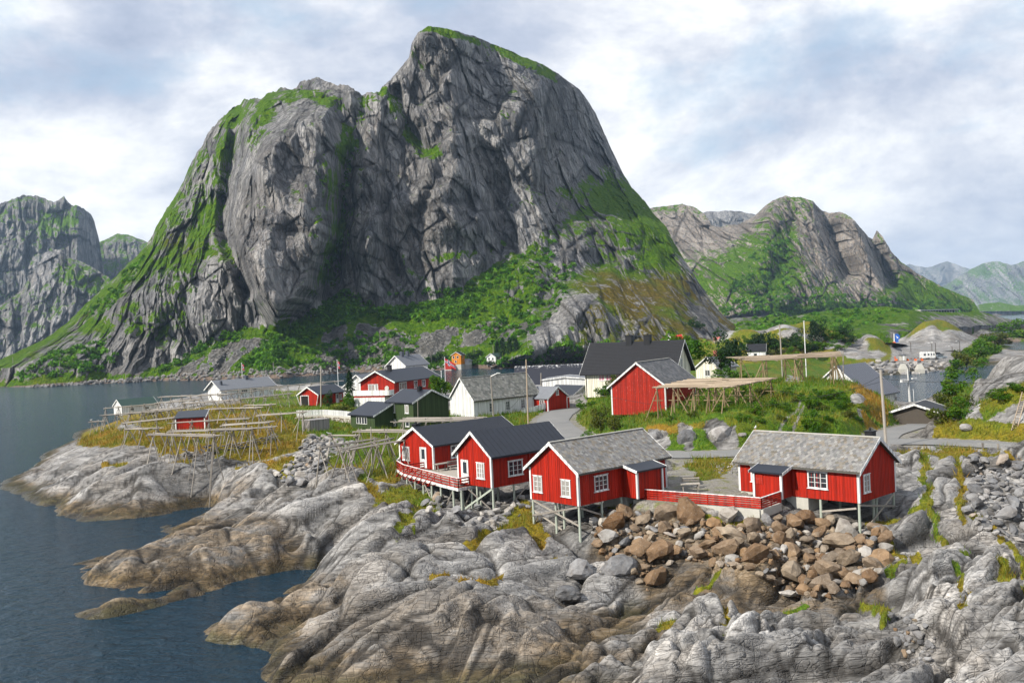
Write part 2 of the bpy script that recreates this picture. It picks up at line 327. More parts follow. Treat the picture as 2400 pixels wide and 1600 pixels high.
# ================================================================== LAND
def _rockmat(name, near=True):
    t = NT(name); p = t.pos(); sep = t.node('SeparateXYZ', {0: p}); z = sep.outputs[2]
    if near:
        s1 = t.mapv(p, (0.35, 1.1, 1.6), (0, 0, math.radians(-30))); s2 = t.mapv(p, (0.9, 3.2, 4.0), (0.25, 0, math.radians(-32)))
        n1 = t.noise(s1, 0.5, 5, 0.6, 0.6); n2 = t.noise(s2, 0.9, 4, 0.6, 0.5); n3 = t.noise(p, 7.0, 3, 0.7); nb = t.noise(p, 0.22, 3, 0.6)
        n4 = t.noise(t.mapv(p, (0.16, 1.5, 1.8), (0.15, 0.05, math.radians(-30))), 1.0, 2, 0.5, 0.25); n5 = t.noise(t.mapv(p, (1.3, 0.2, 0.9), (0.1, 0.3, math.radians(25))), 0.9, 2, 0.5, 0.25)
        ck = t.mth('ABSOLUTE', t.mth('SUBTRACT', n4, 0.5)); ck2 = t.mth('ABSOLUTE', t.mth('SUBTRACT', n5, 0.5))
        grey = t.ramp(n1, [(0.28, (0.095, 0.094, 0.092)), (0.39, (0.225, 0.221, 0.216)), (0.52, (0.345, 0.339, 0.33)), (0.70, (0.49, 0.478, 0.46))])
        grey = t.mix(t.ss(n2, 0.35, 0.75), t.mix(1.0, grey, (0.7, 0.7, 0.71), 'MULTIPLY'), grey)
        grey = t.mix(t.mth('MULTIPLY', t.ss(nb, 0.45, 0.65), 0.3), grey, (0.28, 0.235, 0.185))
        grey = t.mix(t.mth('MULTIPLY', t.ss(n3, 0.58, 0.75), 0.3), grey, (0.12, 0.12, 0.115))
        crack = t.mth('MAXIMUM', t.mth('SUBTRACT', 1.0, t.ss(ck, 0.0, 0.018)), t.mth('MULTIPLY', t.mth('SUBTRACT', 1.0, t.ss(ck2, 0.0, 0.012)), 0.8)); n6 = t.noise(t.mapv(p, (0.5, 4.0, 5.0), (0.2, 0.1, math.radians(-33))), 1.0, 2, 0.6, 0.3); ck3 = t.mth('ABSOLUTE', t.mth('SUBTRACT', n6, 0.5))
        crack = t.mth('MAXIMUM', crack, t.mth('MULTIPLY', t.mth('SUBTRACT', 1.0, t.ss(ck3, 0.0, 0.03)), t.ss(n1, 0.35, 0.6)))
        crack = t.mth('MULTIPLY', crack, t.ss(nb, 0.38, 0.58)); grey = t.mix(t.mth('MULTIPLY', crack, 0.5), grey, (0.045, 0.042, 0.04))
        zn = t.mth('ADD', z, t.mth('MULTIPLY', t.mth('SUBTRACT', t.noise(t.mapv(p, (0.5, 0.9, 0.9), (0, 0, -0.5)), 0.45, 4), 0.5), 4.0))
        brown = t.ramp(t.noise(s2, 0.55, 6, 0.65, 0.8), [(0.30, (0.030, 0.026, 0.020)), (0.43, (0.085, 0.062, 0.036)), (0.56, (0.165, 0.115, 0.062)), (0.72, (0.25, 0.205, 0.15))])
        col = t.mix(t.mth('MULTIPLY', t.mth('SUBTRACT', 1.0, t.ss(zn, 0.5, 1.7)), 0.85), grey, brown)
        olive = t.mix(n1, (0.022, 0.021, 0.014), (0.085, 0.075, 0.035))
        zd = t.mth('ADD', z, t.mth('MULTIPLY', t.mth('SUBTRACT', n1, 0.5), 1.1))
        col = t.mix(t.mth('SUBTRACT', 1.0, t.ss(zd, 0.45, 1.4)), col, olive)
        stain = t.mth('MULTIPLY', t.attr('rust'), t.ss(n1, 0.30, 0.52)); col = t.mix(stain, col, brown); col = t.mix(t.mth('MULTIPLY', crack, 0.28), col, (0.03, 0.026, 0.02))
        h = t.mth('ADD', t.mth('ADD', n2, t.mth('MULTIPLY', n3, 0.3)), t.mth('ADD', t.mth('MULTIPLY', t.ss(ck, 0.0, 0.03), 0.6), t.mth('ADD', t.mth('MULTIPLY', t.ss(ck3, 0.0, 0.05), 0.35), t.mth('MULTIPLY', t.ss(ck2, 0.0, 0.02), 0.4))))
        nm = t.bump(h, 0.7, 0.18)
        tn = t.node('MapRange', {'Value': t.attr('tone'), 'From Min': -0.5, 'From Max': 0.5, 'To Min': 0.5, 'To Max': 1.5}).outputs[0]; sc_ = t.node('VectorMath', {0: col}, operation='SCALE'); t.put(sc_.inputs['Scale'], tn); col = t.mix(t.mth('MULTIPLY', t.attr('joint'), 0.85, True), sc_.outputs[0], (0.022, 0.020, 0.018))  # joint lines, coloured extra dark to deepen the shade in the cracks
        gn = t.noise(p, 0.9, 3, 0.6); gf = t.noise(t.mapv(p, (1, 1, 0.4)), 4.0, 3, 0.7)
        ga = t.ramp(t.mth('ADD', gf, t.mth('MULTIPLY', t.mth('SUBTRACT', gn, 0.5), 0.6)), [(0.25, (0.022, 0.060, 0.003)), (0.5, (0.058, 0.122, 0.004)), (0.75, (0.125, 0.18, 0.010))])
        gb = t.ramp(t.mth('ADD', gf, t.mth('MULTIPLY', t.mth('SUBTRACT', gn, 0.5), 0.6)), [(0.25, (0.11, 0.068, 0.007)), (0.5, (0.24, 0.14, 0.010)), (0.75, (0.36, 0.215, 0.022))])
        g = t.mix(t.attr('gold'), ga, gb)
        v = t.ss(t.mth('ADD', t.attr('veg'), t.mth('MULTIPLY', t.mth('SUBTRACT', n2, 0.5), 0.7)), 0.42, 0.58)
        col = t.mix(v, col, g)
        gv = t.ramp(n3, [(0.3, (0.13, 0.12, 0.105)), (0.6, (0.27, 0.255, 0.225)), (0.8, (0.40, 0.38, 0.34))]); gv = t.mix(t.ss(gn, 0.5, 0.72), gv, (0.16, 0.165, 0.06))
        col = t.mix(t.ss(t.attr('gravel'), 0.4, 0.6), col, gv)
        wet = t.ss(zd, 0.15, 0.6); rough = t.node('MapRange', {'Value': wet, 'To Min': 0.35, 'To Max': 0.9}).outputs[0]
        return t.done(col, rough, nm, 0.25)
    s1 = t.mapv(p, (0.05, 0.05, 0.009), (0, 0.2, 0)); s2 = t.mapv(p, (0.26, 0.26, 0.05), (0, 0.2, 0)); n1 = t.noise(s1, 1.0, 5, 0.62, 0.3); n2 = t.noise(s2, 1.0, 5, 0.68, 0.2)
    n3 = t.noise(t.mapv(p, (1, 1, 0.6)), 0.35, 4, 0.7); nb = t.noise(p, 0.013, 3)
    n4 = t.noise(t.mapv(p, (0.09, 0.09, 0.013), (0, 0.22, 0)), 1.0, 3, 0.6, 0.6); ck = t.mth('MAXIMUM', t.mth('SUBTRACT', 1.0, t.ss(t.mth('ABSOLUTE', t.mth('SUBTRACT', n4, 0.5)), 0.0, 0.022)), t.mth('MULTIPLY', t.mth('SUBTRACT', 1.0, t.ss(t.mth('ABSOLUTE', t.mth('SUBTRACT', n2, 0.47)), 0.0, 0.03)), 0.7))
    rock = t.ramp(n2, [(0.26, (0.095, 0.094, 0.096)), (0.40, (0.23, 0.225, 0.222)), (0.53, (0.345, 0.336, 0.326)), (0.72, (0.48, 0.462, 0.438))])
    rock = t.mix(t.ss(n1, 0.34, 0.62), t.mix(1.0, rock, (0.62, 0.64, 0.69), 'MULTIPLY'), rock); rock = t.mix(t.mth('MULTIPLY', ck, 0.6), rock, (0.022, 0.023, 0.028))
    rock = t.mix(t.mth('MULTIPLY', t.mth('MAXIMUM', t.attr('warm'), t.mth('MULTIPLY', t.ss(nb, 0.55, 0.7), 0.25)), t.ss(n3, 0.35, 0.65)), rock, (0.42, 0.345, 0.275))
    tn = t.node('MapRange', {'Value': t.attr('tone'), 'From Min': -0.5, 'From Max': 0.5, 'To Min': 0.62, 'To Max': 1.38}).outputs[0]; sc_ = t.node('VectorMath', {0: rock}, operation='SCALE'); t.put(sc_.inputs['Scale'], tn); rock = t.mix(t.mth('MULTIPLY', t.attr('joint'), 0.6, True), sc_.outputs[0], (0.022, 0.023, 0.024))  # joints darkened in colour, adding painted shade to the cliff cracks
    scr = t.ramp(n3, [(0.28, (0.05, 0.05, 0.048)), (0.55, (0.165, 0.16, 0.15)), (0.8, (0.30, 0.29, 0.27))]); rock = t.mix(t.ss(t.attr('scree'), 0.35, 0.65), rock, scr)
    zn = t.mth('ADD', z, t.mth('MULTIPLY', t.mth('SUBTRACT', n3, 0.5), 3.0)); rock = t.mix(t.mth('SUBTRACT', 1.0, t.ss(zn, 1.0, 6.0)), rock, t.mix(n3, (0.10, 0.075, 0.06), (0.42, 0.32, 0.25)))
    ga = t.ramp(n3, [(0.28, (0.025, 0.075, 0.003)), (0.5, (0.080, 0.175, 0.004)), (0.72, (0.165, 0.245, 0.008))])
    gb = t.ramp(n3, [(0.28, (0.05, 0.045, 0.008)), (0.5, (0.14, 0.105, 0.012)), (0.72, (0.20, 0.15, 0.025))]); g = t.mix(t.ss(t.mth('ADD', t.attr('gold'), t.mth('SUBTRACT', t.noise(p, 0.03, 3), 0.5)), 0.4, 0.85), ga, gb)
    v = t.ss(t.mth('ADD', t.attr('veg'), t.mth('MULTIPLY', t.mth('SUBTRACT', t.noise(t.mapv(p, (1, 1, 0.7)), 0.09, 6, 0.72), 0.5), 2.2)), 0.40, 0.58)
    col = t.mix(v, rock, g); h = t.mth('ADD', t.mth('MULTIPLY', n2, 4.0), t.mth('MULTIPLY', n3, 1.2))
    return t.done(col, 0.9, t.bump(h, 1.0, 2.4), 0.1)
M['shore'] = _rockmat('shore_rock', True)
M['mountain'] = _rockmat('mountain_rock', False)

# ------------------------------------------------------------------ near land: height field through measured points
Z = lambda *L: [tuple(onz(a, b, c)) for a, b, c in L]
WATER = [(0, 1000), (0, 1100), (0, 1220), (0, 1350), (0, 1480), (0, 1595), (60, 1230), (120, 1300), (100, 1420), (110, 1520), (230, 1500), (220, 1590), (400, 1500), (400, 1590), (340, 1450), (450, 1430), (520, 1590), (560, 1540), (600, 1375), (690, 1345), (660, 1355),
         (100, 960), (250, 925), (380, 900), (120, 1040), (20, 1060), (200, 960), (150, 985), (300, 1260), (200, 1290), (440, 1205), (380, 1222), (500, 1193), (1000, 1660), (1100, 1650), (1200, 1680), (570, 1420), (480, 1400), (240, 1400), (150, 1380), (60, 1000), (0, 1750), (400, 1750), (800, 1800), (1100, 1750)]
C0 = [(208, 1005), (179, 1028), (152, 1040), (101, 1076), (60, 1104), (33, 1154), (68, 1165), (83, 1180), (104, 1186), (140, 1196), (167, 1217), (197, 1224), (238, 1220), (298, 1214), (351, 1210), (432, 1197), (506, 1185),
      (506, 1202), (447, 1214), (387, 1231), (357, 1244), (249, 1264), (172, 1318), (214, 1326), (191, 1350), (245, 1366), (318, 1374), (344, 1378), (165, 1431), (191, 1435), (268, 1426), (329, 1404), (360, 1411), (413, 1395), (490, 1386), (543, 1368), (589, 1351), (651, 1338), (681, 1322), (727, 1318),
      (723, 1331), (674, 1385), (608, 1408), (536, 1442), (467, 1480), (478, 1495), (574, 1506), (658, 1500), (628, 1526), (601, 1570), (612, 1588), (643, 1600), (958, 1608), (1074, 1604), (1152, 1630), (1230, 1640)]
LANDP = [  # (px, py, z)
    (120, 1120, 1.8), (200, 1150, 2.4), (200, 1100, 3.7), (240, 1065, 4.7), (290, 1035, 5.6), (290, 990, 5.6), (150, 1060, 2.0), (330, 1170, 1.8), (350, 1130, 3.3), (430, 1130, 3.0), (430, 1080, 4.8), (430, 1050, 5.7), (430, 1010, 6.3), (340, 1080, 4.7), (255, 1010, 5.2), (300, 1185, 1.2), (110, 1160, 1.0),
    (520, 1120, 3.8), (520, 1080, 5.0), (560, 1150, 2.2), (600, 1100, 4.7), (600, 1050, 5.8), (560, 1020, 6.2), (620, 980, 6.3), (540, 960, 6.3), (480, 945, 6.0), (330, 985, 5.2), (640, 1150, 3.2), (680, 1100, 4.9), (700, 1060, 5.6), (640, 930, 6.7), (560, 925, 6.4), (720, 930, 6.8), (750, 960, 6.6), (280, 978, 4.2), (380, 955, 4.5), (430, 935, 5), (520, 915, 5), (640, 905, 5.5), (760, 898, 6.0),
    (300, 1325, 1.3), (400, 1335, 1.4), (350, 1290, 1.3), (240, 1312, 0.8), (225, 1345, 0.8), (290, 1355, 0.9), (450, 1290, 1.6), (430, 1240, 1.1), (500, 1340, 1.3), (540, 1300, 1.8), (560, 1250, 2.4), (600, 1300, 1.7), (600, 1200, 2.6), (300, 1408, 0.7), (420, 1375, 0.9), (220, 1425, 0.5), (360, 1392, 0.8), (470, 1365, 1.0), (650, 1310, 1.0), (250, 1340, 0.7), (260, 1418, 0.6),
    (640, 1250, 3.2), (720, 1240, 3.2), (700, 1190, 4.4), (800, 1170, 4.8), (800, 1130, 5.3), (760, 1100, 5.6), (860, 1130, 5.4), (840, 1210, 4.0), (780, 1260, 2.4), (750, 1290, 1.4), (880, 1120, 5.7),
    (800, 1290, 3.3), (770, 1330, 2.1), (830, 1240, 4.2), (900, 1250, 4.7), (950, 1200, 5.0), (900, 1190, 5.0), (700, 1430, 1.1), (640, 1475, 0.9), (760, 1400, 1.7), (820, 1360, 2.9), (700, 1380, 1.0), (530, 1465, 0.8), (560, 1455, 1.1), (640, 1440, 1.3), (600, 1480, 0.8),
    (700, 1540, 1.4), (800, 1480, 2.4), (900, 1450, 3.1), (950, 1380, 4.0), (1000, 1320, 4.3), (900, 1320, 4.1), (1000, 1260, 4.4), (1050, 1220, 4.3), (900, 1560, 1.0), (760, 1590, 0.6), (1050, 1480, 2.5), (1050, 1550, 1.0), (1180, 1540, 1.2), (1100, 1400, 3.5), (1300, 1570, 0.7), (1200, 1590, 0.6),
    (1100, 1300, 3.8), (1200, 1300, 3.4), (1200, 1400, 2.8), (1200, 1480, 1.8), (1300, 1480, 1.2), (1300, 1400, 2.2), (1290, 1340, 2.7), (1357, 1290, 2.9), (1400, 1340, 2.5), (1450, 1400, 1.5), (1450, 1470, 0.7), (1400, 1520, 0.4), (1500, 1440, 0.9),
    (1150, 1250, 4.2), (1100, 1210, 4.2), (1200, 1205, 4.5), (1240, 1185, 4.9), (1130, 1185, 4.3), (1060, 1190, 4.4), (1180, 1170, 4.9), (960, 1158, 4.9), (1000, 1165, 4.6), (1260, 1250, 3.7), (1320, 1230, 4.2), (1400, 1250, 4.1), (1450, 1205, 4.9), (1330, 1215, 4.4), (1310, 1290, 3.0),
    (1550, 1204, 5.1), (1480, 1196, 5.1), (1640, 1209, 5.2), (1780, 1218, 5.15), (1600, 1300, 3.5), (1540, 1380, 1.6), (1700, 1300, 3.6), (1700, 1430, 1.6), (1800, 1320, 3.5), (1900, 1400, 2.2), (1950, 1300, 3.8), (2015, 1275, 3.3), (1900, 1240, 4.5), (1980, 1235, 4.2), (1870, 1205, 5.2), (2060, 1230, 4.2), (1620, 1400, 1.9),
    (1350, 1590, 1.2), (1500, 1510, 2.1), (1600, 1430, 2.3), (1700, 1590, 2.9), (1700, 1490, 2.6), (1560, 1590, 2.4), (1450, 1560, 1.6), (1850, 1490, 2.6), (1900, 1580, 3.2), (2050, 1500, 3.0), (2050, 1400, 3.0), (2200, 1590, 4.2), (2200, 1400, 4.2), (2200, 1480, 4.0), (2380, 1590, 5.2), (2380, 1450, 5.0), (2350, 1300, 4.9), (2100, 1320, 3.8), (1800, 1430, 1.9), (2000, 1330, 3.2), (1500, 1700, 2.4), (1900, 1750, 3.4), (2300, 1750, 5.5), (2500, 1500, 5.6), (2600, 1300, 5.5),
    (2350, 1180, 5.2), (2350, 1100, 5.9), (2280, 1150, 5.3), (2150, 1065, 6.5), (2230, 1070, 6.5), (2150, 1150, 6.0), (2200, 1180, 5.7), (2150, 1230, 5.0), (2230, 1280, 4.8), (2105, 1215, 4.5), (2110, 1120, 6.1), (2280, 1240, 5.0), (2250, 1110, 6.2),
    (2000, 1000, 6.1), (1700, 1064, 6.0), (1600, 1064, 6.0), (1650, 1110, 6.0), (1580, 1140, 6.0), (1740, 1130, 6.0), (1350, 1048, 6.1), (1310, 990, 6.3), (1290, 975, 6.3), (1320, 960, 6.4), (1150, 988, 6.2), (1230, 985, 6.3), (2150, 1035, 6.2), (2300, 1045, 6.2), (2400, 1050, 6.3), (2500, 1060, 6.3), (2100, 1005, 6.2), (1850, 1060, 6.0), (1900, 1020, 6.0),
    (900, 1010, 5.9), (980, 1040, 6.0), (1100, 1050, 6.2), (1180, 1060, 6.3), (1050, 1120, 5.6), (1100, 1100, 6.0), (750, 1045, 5.7), (800, 1040, 5.8), (900, 1060, 5.9), (930, 1100, 5.7), (700, 950, 6.6), (850, 960, 6.7), (960, 985, 6.3), (1050, 990, 6.3), (900, 985, 6.2), (1000, 960, 6.6),
    (1350, 1000, 7.0), (1390, 970, 7.4), (1380, 930, 7.8), (1440, 990, 6.8), (1550, 995, 8.0), (1600, 1025, 7.0), (1540, 1030, 6.9), (1700, 1020, 7.3), (1800, 1030, 6.9), (1700, 970, 9.3), (1600, 970, 9.0), (1850, 905, 10.8), (1900, 950, 9.9), (1740, 905, 10.4), (1800, 960, 9.4), (1950, 985, 7.6), (2060, 948, 9.2), (1990, 905, 11.0), (2030, 925, 10.3), (2080, 985, 7.0), (1650, 900, 9.2), (1450, 1040, 6.4), (2130, 985, 6.2), (1940, 900, 11.2), (1860, 1000, 7.6),
    (2350, 830, 13.2), (2290, 880, 11.3), (2275, 960, 8.6), (2310, 1000, 7.4), (2200, 1000, 6.4), (2380, 900, 11.6), (2390, 990, 8.4), (2210, 960, 6.8), (2240, 900, 8.0), (2500, 800, 15), (2500, 950, 11), (2400, 1025, 6.6), (2420, 790, 14.5)]
WORLDP = [  # (x, y, z) behind what the view shows
    (-110, 250, -3), (-70, 290, -3), (-30, 300, -3), (5, 300, -3), (-120, 400, -3), (-40, 400, -3), (10, 400, -3), (-160, 330, -3), (-60, 262, 1), (-20, 270, 2), (12, 262, 3), (-85, 228, 2.5), (-120, 190, -3), (-150, 150, -3), (-30, 500, -3), (-150, 560, -3), (40, 560, -2), (20, 330, -3), (10, 480, -3),
    (25, 200, 7.2), (45, 180, 8.2), (40, 260, 7), (60, 300, 6.5), (85, 400, 6.2), (60, 400, 6), (95, 500, 8), (120, 560, 9), (45, 420, 3), (70, 150, 9), (52, 142, 10.3), (70, 145, 8.5),
    (62, 225, 7), (75, 240, 5.5), (84, 250, 3.5), (96, 262, -1.5), (106, 262, -2.5), (50, 120, 5.6), (57, 140, 3.2), (64, 152, 0.8), (60, 130, 4.6), (68, 142, 3.2), (76, 150, 1.0), (85, 160, -1.5), (74, 163, 0.5), (86, 178, -2.5), (88, 200, -2.5), (105, 240, -2.5), (120, 280, -2.5), (110, 190, -2.5), (120, 225, -2.5), (135, 290, -2.5), (78, 178, 1.5), (80, 200, 1.5), (86, 225, 0.0), (98, 215, -2.5), (130, 190, -2.0), (102, 285, -0.8), (112, 296, -1.5), (150, 310, -2.0), (112, 275, -2.5), (125, 255, -2.5), (100, 235, -2.0),
    (108, 306, -0.3), (118, 306, -0.3), (128, 308, -0.3), (142, 318, -0.3), (155, 330, -0.5), (112, 316, 2.6), (122, 318, 2.8), (135, 322, 3.2), (150, 340, 3.5), (110, 330, 3.8), (130, 345, 4.0), (150, 370, 4.1), (125, 350, 4.2), (140, 400, 4.5), (175, 400, 4.2), (170, 450, 4.8), (188, 468, 4.8), (155, 440, 4.6), (190, 430, 4.3), (190, 380, 3.0), (190, 340, 0), (225, 450, 2.5), (200, 455, 4.6),
    (198, 485, 0.5), (208, 515, -2), (230, 560, -2.5), (190, 520, -2), (200, 560, -2.5), (180, 500, -1.5), (160, 520, -2), (150, 560, -2.5), (120, 520, -2.5), (265, 520, -2), (250, 560, -2), (270, 470, -2), (260, 420, -2), (320, 560, -2), (320, 450, -2), (150, 250, -2), (200, 290, -2.5), (85, 330, 5), (92, 345, 6), (130, 460, 2)]
for (a, b, y) in [(1735, 770, 365), (1790, 757, 370), (1850, 760, 370), (1950, 771, 370), (2050, 788, 372), (2086, 806, 372), (1760, 800, 340), (1850, 800, 335), (1960, 815, 332), (2040, 830, 335), (2088, 838, 350), (1700, 800, 360), (1740, 830, 320), (1850, 842, 310), (2140, 756, 482), (2160, 747, 486), (2200, 744, 492), (2240, 752, 492), (2270, 772, 490), (2300, 812, 482), (2130, 792, 474), (2200, 795, 470), (2260, 803, 470)]:
    WORLDP.append(tuple(aty(a, b, y)))
WORLDP += [tuple(aty(2085, 938, 150)), tuple(aty(2060, 925, 155)), tuple(aty(2100, 965, 138)), tuple(aty(2040, 915, 160))]
CP = np.array(Z(*[(a, b, 0.0) for a, b in C0]) + [(v[0], v[1], -2.2) for v in Z(*[(a, b, 0.0) for a, b in WATER])] + Z(*LANDP) + WORLDP)
def _solve():
    n = len(CP); d = np.hypot(CP[:, None, 0] - CP[None, :, 0], CP[:, None, 1] - CP[None, :, 1])
    A = np.zeros((n + 3, n + 3)); A[:n, :n] = -d + np.eye(n) * 0.35; A[:n, n] = 1; A[:n, n + 1:n + 3] = CP[:, :2] * 0.01; A[n:, :n] = A[:n, n:].T
    return np.linalg.solve(A, np.concatenate([CP[:, 2], np.zeros(3)]))
WTS = _solve()
def base_h(x, y):
    x = np.asarray(x, float); y = np.asarray(y, float); sh = x.shape; x = x.ravel(); y = y.ravel(); o = np.empty(x.size); n = len(CP)
    for i in range(0, x.size, 40000):
        a, b = x[i:i + 40000], y[i:i + 40000]
        d = np.hypot(a[:, None] - CP[None, :, 0], b[:, None] - CP[None, :, 1]); o[i:i + 40000] = -(d @ WTS[:n]) + WTS[n] + 0.01 * (a * WTS[n + 1] + b * WTS[n + 2])
    return o.reshape(sh)
ROAD = [tuple(onz(a, b, z)) for a, b, z in [(2520, 1060, 6.35), (2300, 1040, 6.25), (2100, 1034, 6.1), (1900, 1046, 6.0), (1700, 1062, 6.0), (1560, 1064, 6.0), (1420, 1052, 6.05), (1345, 1026, 6.1), (1308, 1000, 6.2), (1296, 984, 6.25), (1312, 968, 6.3), (1332, 957, 6.3)]]
def resample(P, step):
    P = [Vector(p) for p in P]; out = []
    n = len(P)
    for i in range(n - 1):
        p0, p1, p2, p3 = P[max(i - 1, 0)], P[i], P[i + 1], P[min(i + 2, n - 1)]; k = max(2, int((p2 - p1).length / step))
        for j in range(k):
            t = j / k; out.append(0.5 * ((2 * p1) + (p2 - p0) * t + (2 * p0 - 5 * p1 + 4 * p2 - p3) * t * t + (3 * p1 - p0 - 3 * p2 + p3) * t ** 3))
    out.append(P[-1]); return out
ROADC = resample(ROAD, 2.0)
LANE = resample([onz(a, b, z) for a, b, z in [(2060, 1034, 6.1), (2080, 1016, 6.15), (2118, 1004, 6.0), (2150, 996, 5.4), (2172, 988, 4.6)]], 2.0)
YARD = [tuple(onz(a, b, 6.0))[:2] for a, b in [(1575, 1068), (1745, 1072), (1755, 1150), (1790, 1190), (1480, 1178), (1490, 1150), (1560, 1140), (1572, 1090)]]
PIX = lambda L: [tuple(p) for p in L]
VEG = [  # (polygon in photo pixels, softness, amount, gold)
    ([(195, 1012), (290, 970), (420, 958), (560, 940), (700, 950), (725, 1000), (705, 1055), (640, 1078), (560, 1072), (440, 1062), (400, 1075), (330, 1050), (255, 1052), (180, 1045)], 14, 0.80, 0.62),
    ([(540, 925), (700, 915), (800, 935), (930, 945), (1040, 965), (1290, 950), (1300, 985), (1230, 1000), (1120, 1010), (1000, 1060), (930, 1095), (880, 1105), (790, 1100), (745, 1075), (850, 1040), (760, 1030), (700, 1010), (600, 960)], 12, 0.95, 0.15),
    ([(745, 1118), (800, 1060), (930, 1040), (960, 1085), (930, 1128), (900, 1140), (840, 1120), (800, 1128)], 10, 0.85, 0.55),
    ([(860, 1172), (900, 1150), (960, 1140), (1010, 1160), (1040, 1185), (980, 1200), (930, 1195)], 12, 0.8, 0.35),
    ([(1225, 1160), (1250, 1170), (1250, 1215), (1300, 1280), (1270, 1300), (1235, 1262), (1150, 1275), (1080, 1290), (1160, 1250)], 10, 0.8, 0.55),
    ([(1395, 1180), (1480, 1165), (1560, 1190), (1800, 1215), (1810, 1232), (1640, 1218), (1480, 1200)], 8, 0.75, 0.4),
    ([(1325, 1020), (1340, 965), (1400, 895), (1500, 880), (1650, 860), (1800, 850), (1960, 830), (2010, 870), (2085, 940), (2150, 985), (2080, 1002), (1960, 1012), (1800, 1048), (1600, 1056), (1450, 1064), (1390, 1062)], 10, 0.93, 0.10), ([(1985, 880), (2030, 885), (2085, 940), (2120, 980), (2040, 985), (2000, 950), (1975, 915)], 16, 0.94, 0.95), ([(1520, 985), (1700, 985), (1720, 1010), (1560, 1030), (1500, 1010)], 10, 0.935, 0.75),
    ([(2170, 1005), (2200, 985), (2290, 985), (2400, 985), (2500, 1000), (2500, 1040), (2250, 1022)], 8, 0.95, 0.45),
    ([(2190, 960), (2230, 860), (2270, 810), (2330, 780), (2500, 740), (2500, 790), (2400, 800), (2330, 830), (2280, 880), (2265, 990)], 8, 0.9, 0.1),
    ([(2290, 950), (2340, 910), (2400, 890), (2420, 930), (2350, 965), (2310, 990)], 9, 0.75, 0.3),
    ([(2100, 1055), (2290, 1052), (2270, 1080), (2200, 1085), (2150, 1078)], 9, 0.85, 0.6),
    ([(2290, 1060), (2400, 1065), (2400, 1080), (2300, 1076)], 6, 0.8, 0.6),
    ([(1700, 800), (1740, 765), (1790, 750), (1850, 755), (1960, 768), (2090, 805), (2090, 850), (1900, 870), (1700, 860)], 14, 0.78, 0.35),
    ([(2120, 790), (2150, 745), (2230, 740), (2270, 765), (2210, 790), (2190, 775)], 8, 0.8, 0.35), ([(1560, 800), (1760, 790), (1760, 860), (1560, 880)], 10, 0.8, 0.3)]
VSTROKE = [([(1085, 1292), (1150, 1262), (1250, 1190)], 8, 0.82, 0.6), ([(1068, 1372), (1110, 1356), (1165, 1350)], 7, 0.75, 0.7), ([(1020, 1338), (1050, 1336)], 5, 0.82, 0.6), ([(2160, 1085), (2185, 1180), (2205, 1195)], 10, 0.82, 0.4), ([(2235, 1080), (2250, 1150), (2275, 1230)], 8, 0.82, 0.6),
           ([(2125, 1180), (2170, 1160)], 8, 0.82, 0.3), ([(2030, 1225), (2080, 1290), (2150, 1320)], 10, 0.82, 0.6), ([(2040, 1225), (2120, 1215)], 8, 0.82, 0.4), ([(2205, 1210), (2215, 1265)], 9, 0.82, 0.3), ([(2290, 1200), (2400, 1300), (2400, 1330)], 9, 0.82, 0.5), ([(1635, 1370), (1690, 1350)], 5, 0.82, 0.3), ([(1660, 1420), (1720, 1440), (1690, 1470)], 6, 0.82, 0.5), ([(1540, 1475), (1570, 1465)], 6, 0.82, 0.3),
           ([(2020, 1400), (2070, 1430)], 9, 0.8, 0.35), ([(1840, 1425), (1880, 1410)], 8, 0.8, 0.15), ([(2260, 1350), (2270, 1420), (2240, 1460)], 8, 0.82, 0.5), ([(2350, 1340), (2400, 1400)], 12, 0.82, 0.5), ([(2160, 1350), (2260, 1290)], 10, 0.82, 0.3), ([(250, 1090), (290, 1085)], 8, 0.82, 0.5), ([(560, 1100), (690, 1080)], 7, 0.82, 0.75), ([(400, 1095), (440, 1080)], 6, 0.82, 0.75), ([(2090, 1345), (2120, 1330)], 9, 0.82, 0.3), ([(1300, 1310), (1330, 1300)], 5, 0.82, 0.5), ([(640, 1090), (700, 1110)], 9, 0.82, 0.7),
           ([(930, 1235), (985, 1210), (1020, 1200)], 6, 0.82, 0.3), ([(850, 1130), (870, 1150), (900, 1180)], 8, 0.82, 0.5)]
RUST = [([(1380, 1200), (1560, 1190), (1800, 1230), (2010, 1230), (2080, 1400), (1850, 1440), (1560, 1420), (1490, 1340), (1390, 1290)], 20, 0.9), ([(700, 1320), (900, 1400), (1300, 1460), (1500, 1440), (1400, 1560), (900, 1600), (600, 1600), (640, 1480)], 30, 0.4), ([(860, 1490), (1250, 1450), (1480, 1430), (1400, 1560), (900, 1600), (640, 1600)], 30, 0.55), ([(430, 1480), (560, 1420), (700, 1360), (800, 1330), (820, 1380), (700, 1450), (600, 1510)], 16, 0.75), ([(100, 1180), (430, 1160), (560, 1140), (600, 1130), (560, 1190), (300, 1225), (120, 1200)], 12, 0.6), ([(450, 1200), (720, 1230), (720, 1310), (520, 1400), (150, 1440), (160, 1310), (330, 1280)], 20, 0.8)]
SLABS = [[(750, 1340), (900, 1200), (1100, 1220), (1200, 1235), (1330, 1300), (1480, 1330), (1420, 1420), (1250, 1440), (1050, 1470), (850, 1510), (740, 1490)], [(590, 1250), (700, 1165), (800, 1105), (880, 1115), (870, 1200), (760, 1270)], [(150, 1075), (250, 1040), (330, 1040), (330, 1100), (230, 1140)], [(2105, 1090), (2260, 1070), (2290, 1200), (2260, 1300), (2110, 1320)], [(1500, 1320), (1620, 1330), (1780, 1370), (1700, 1420), (1520, 1410)], [(1800, 1530), (2050, 1480), (2150, 1600), (1780, 1600)]]
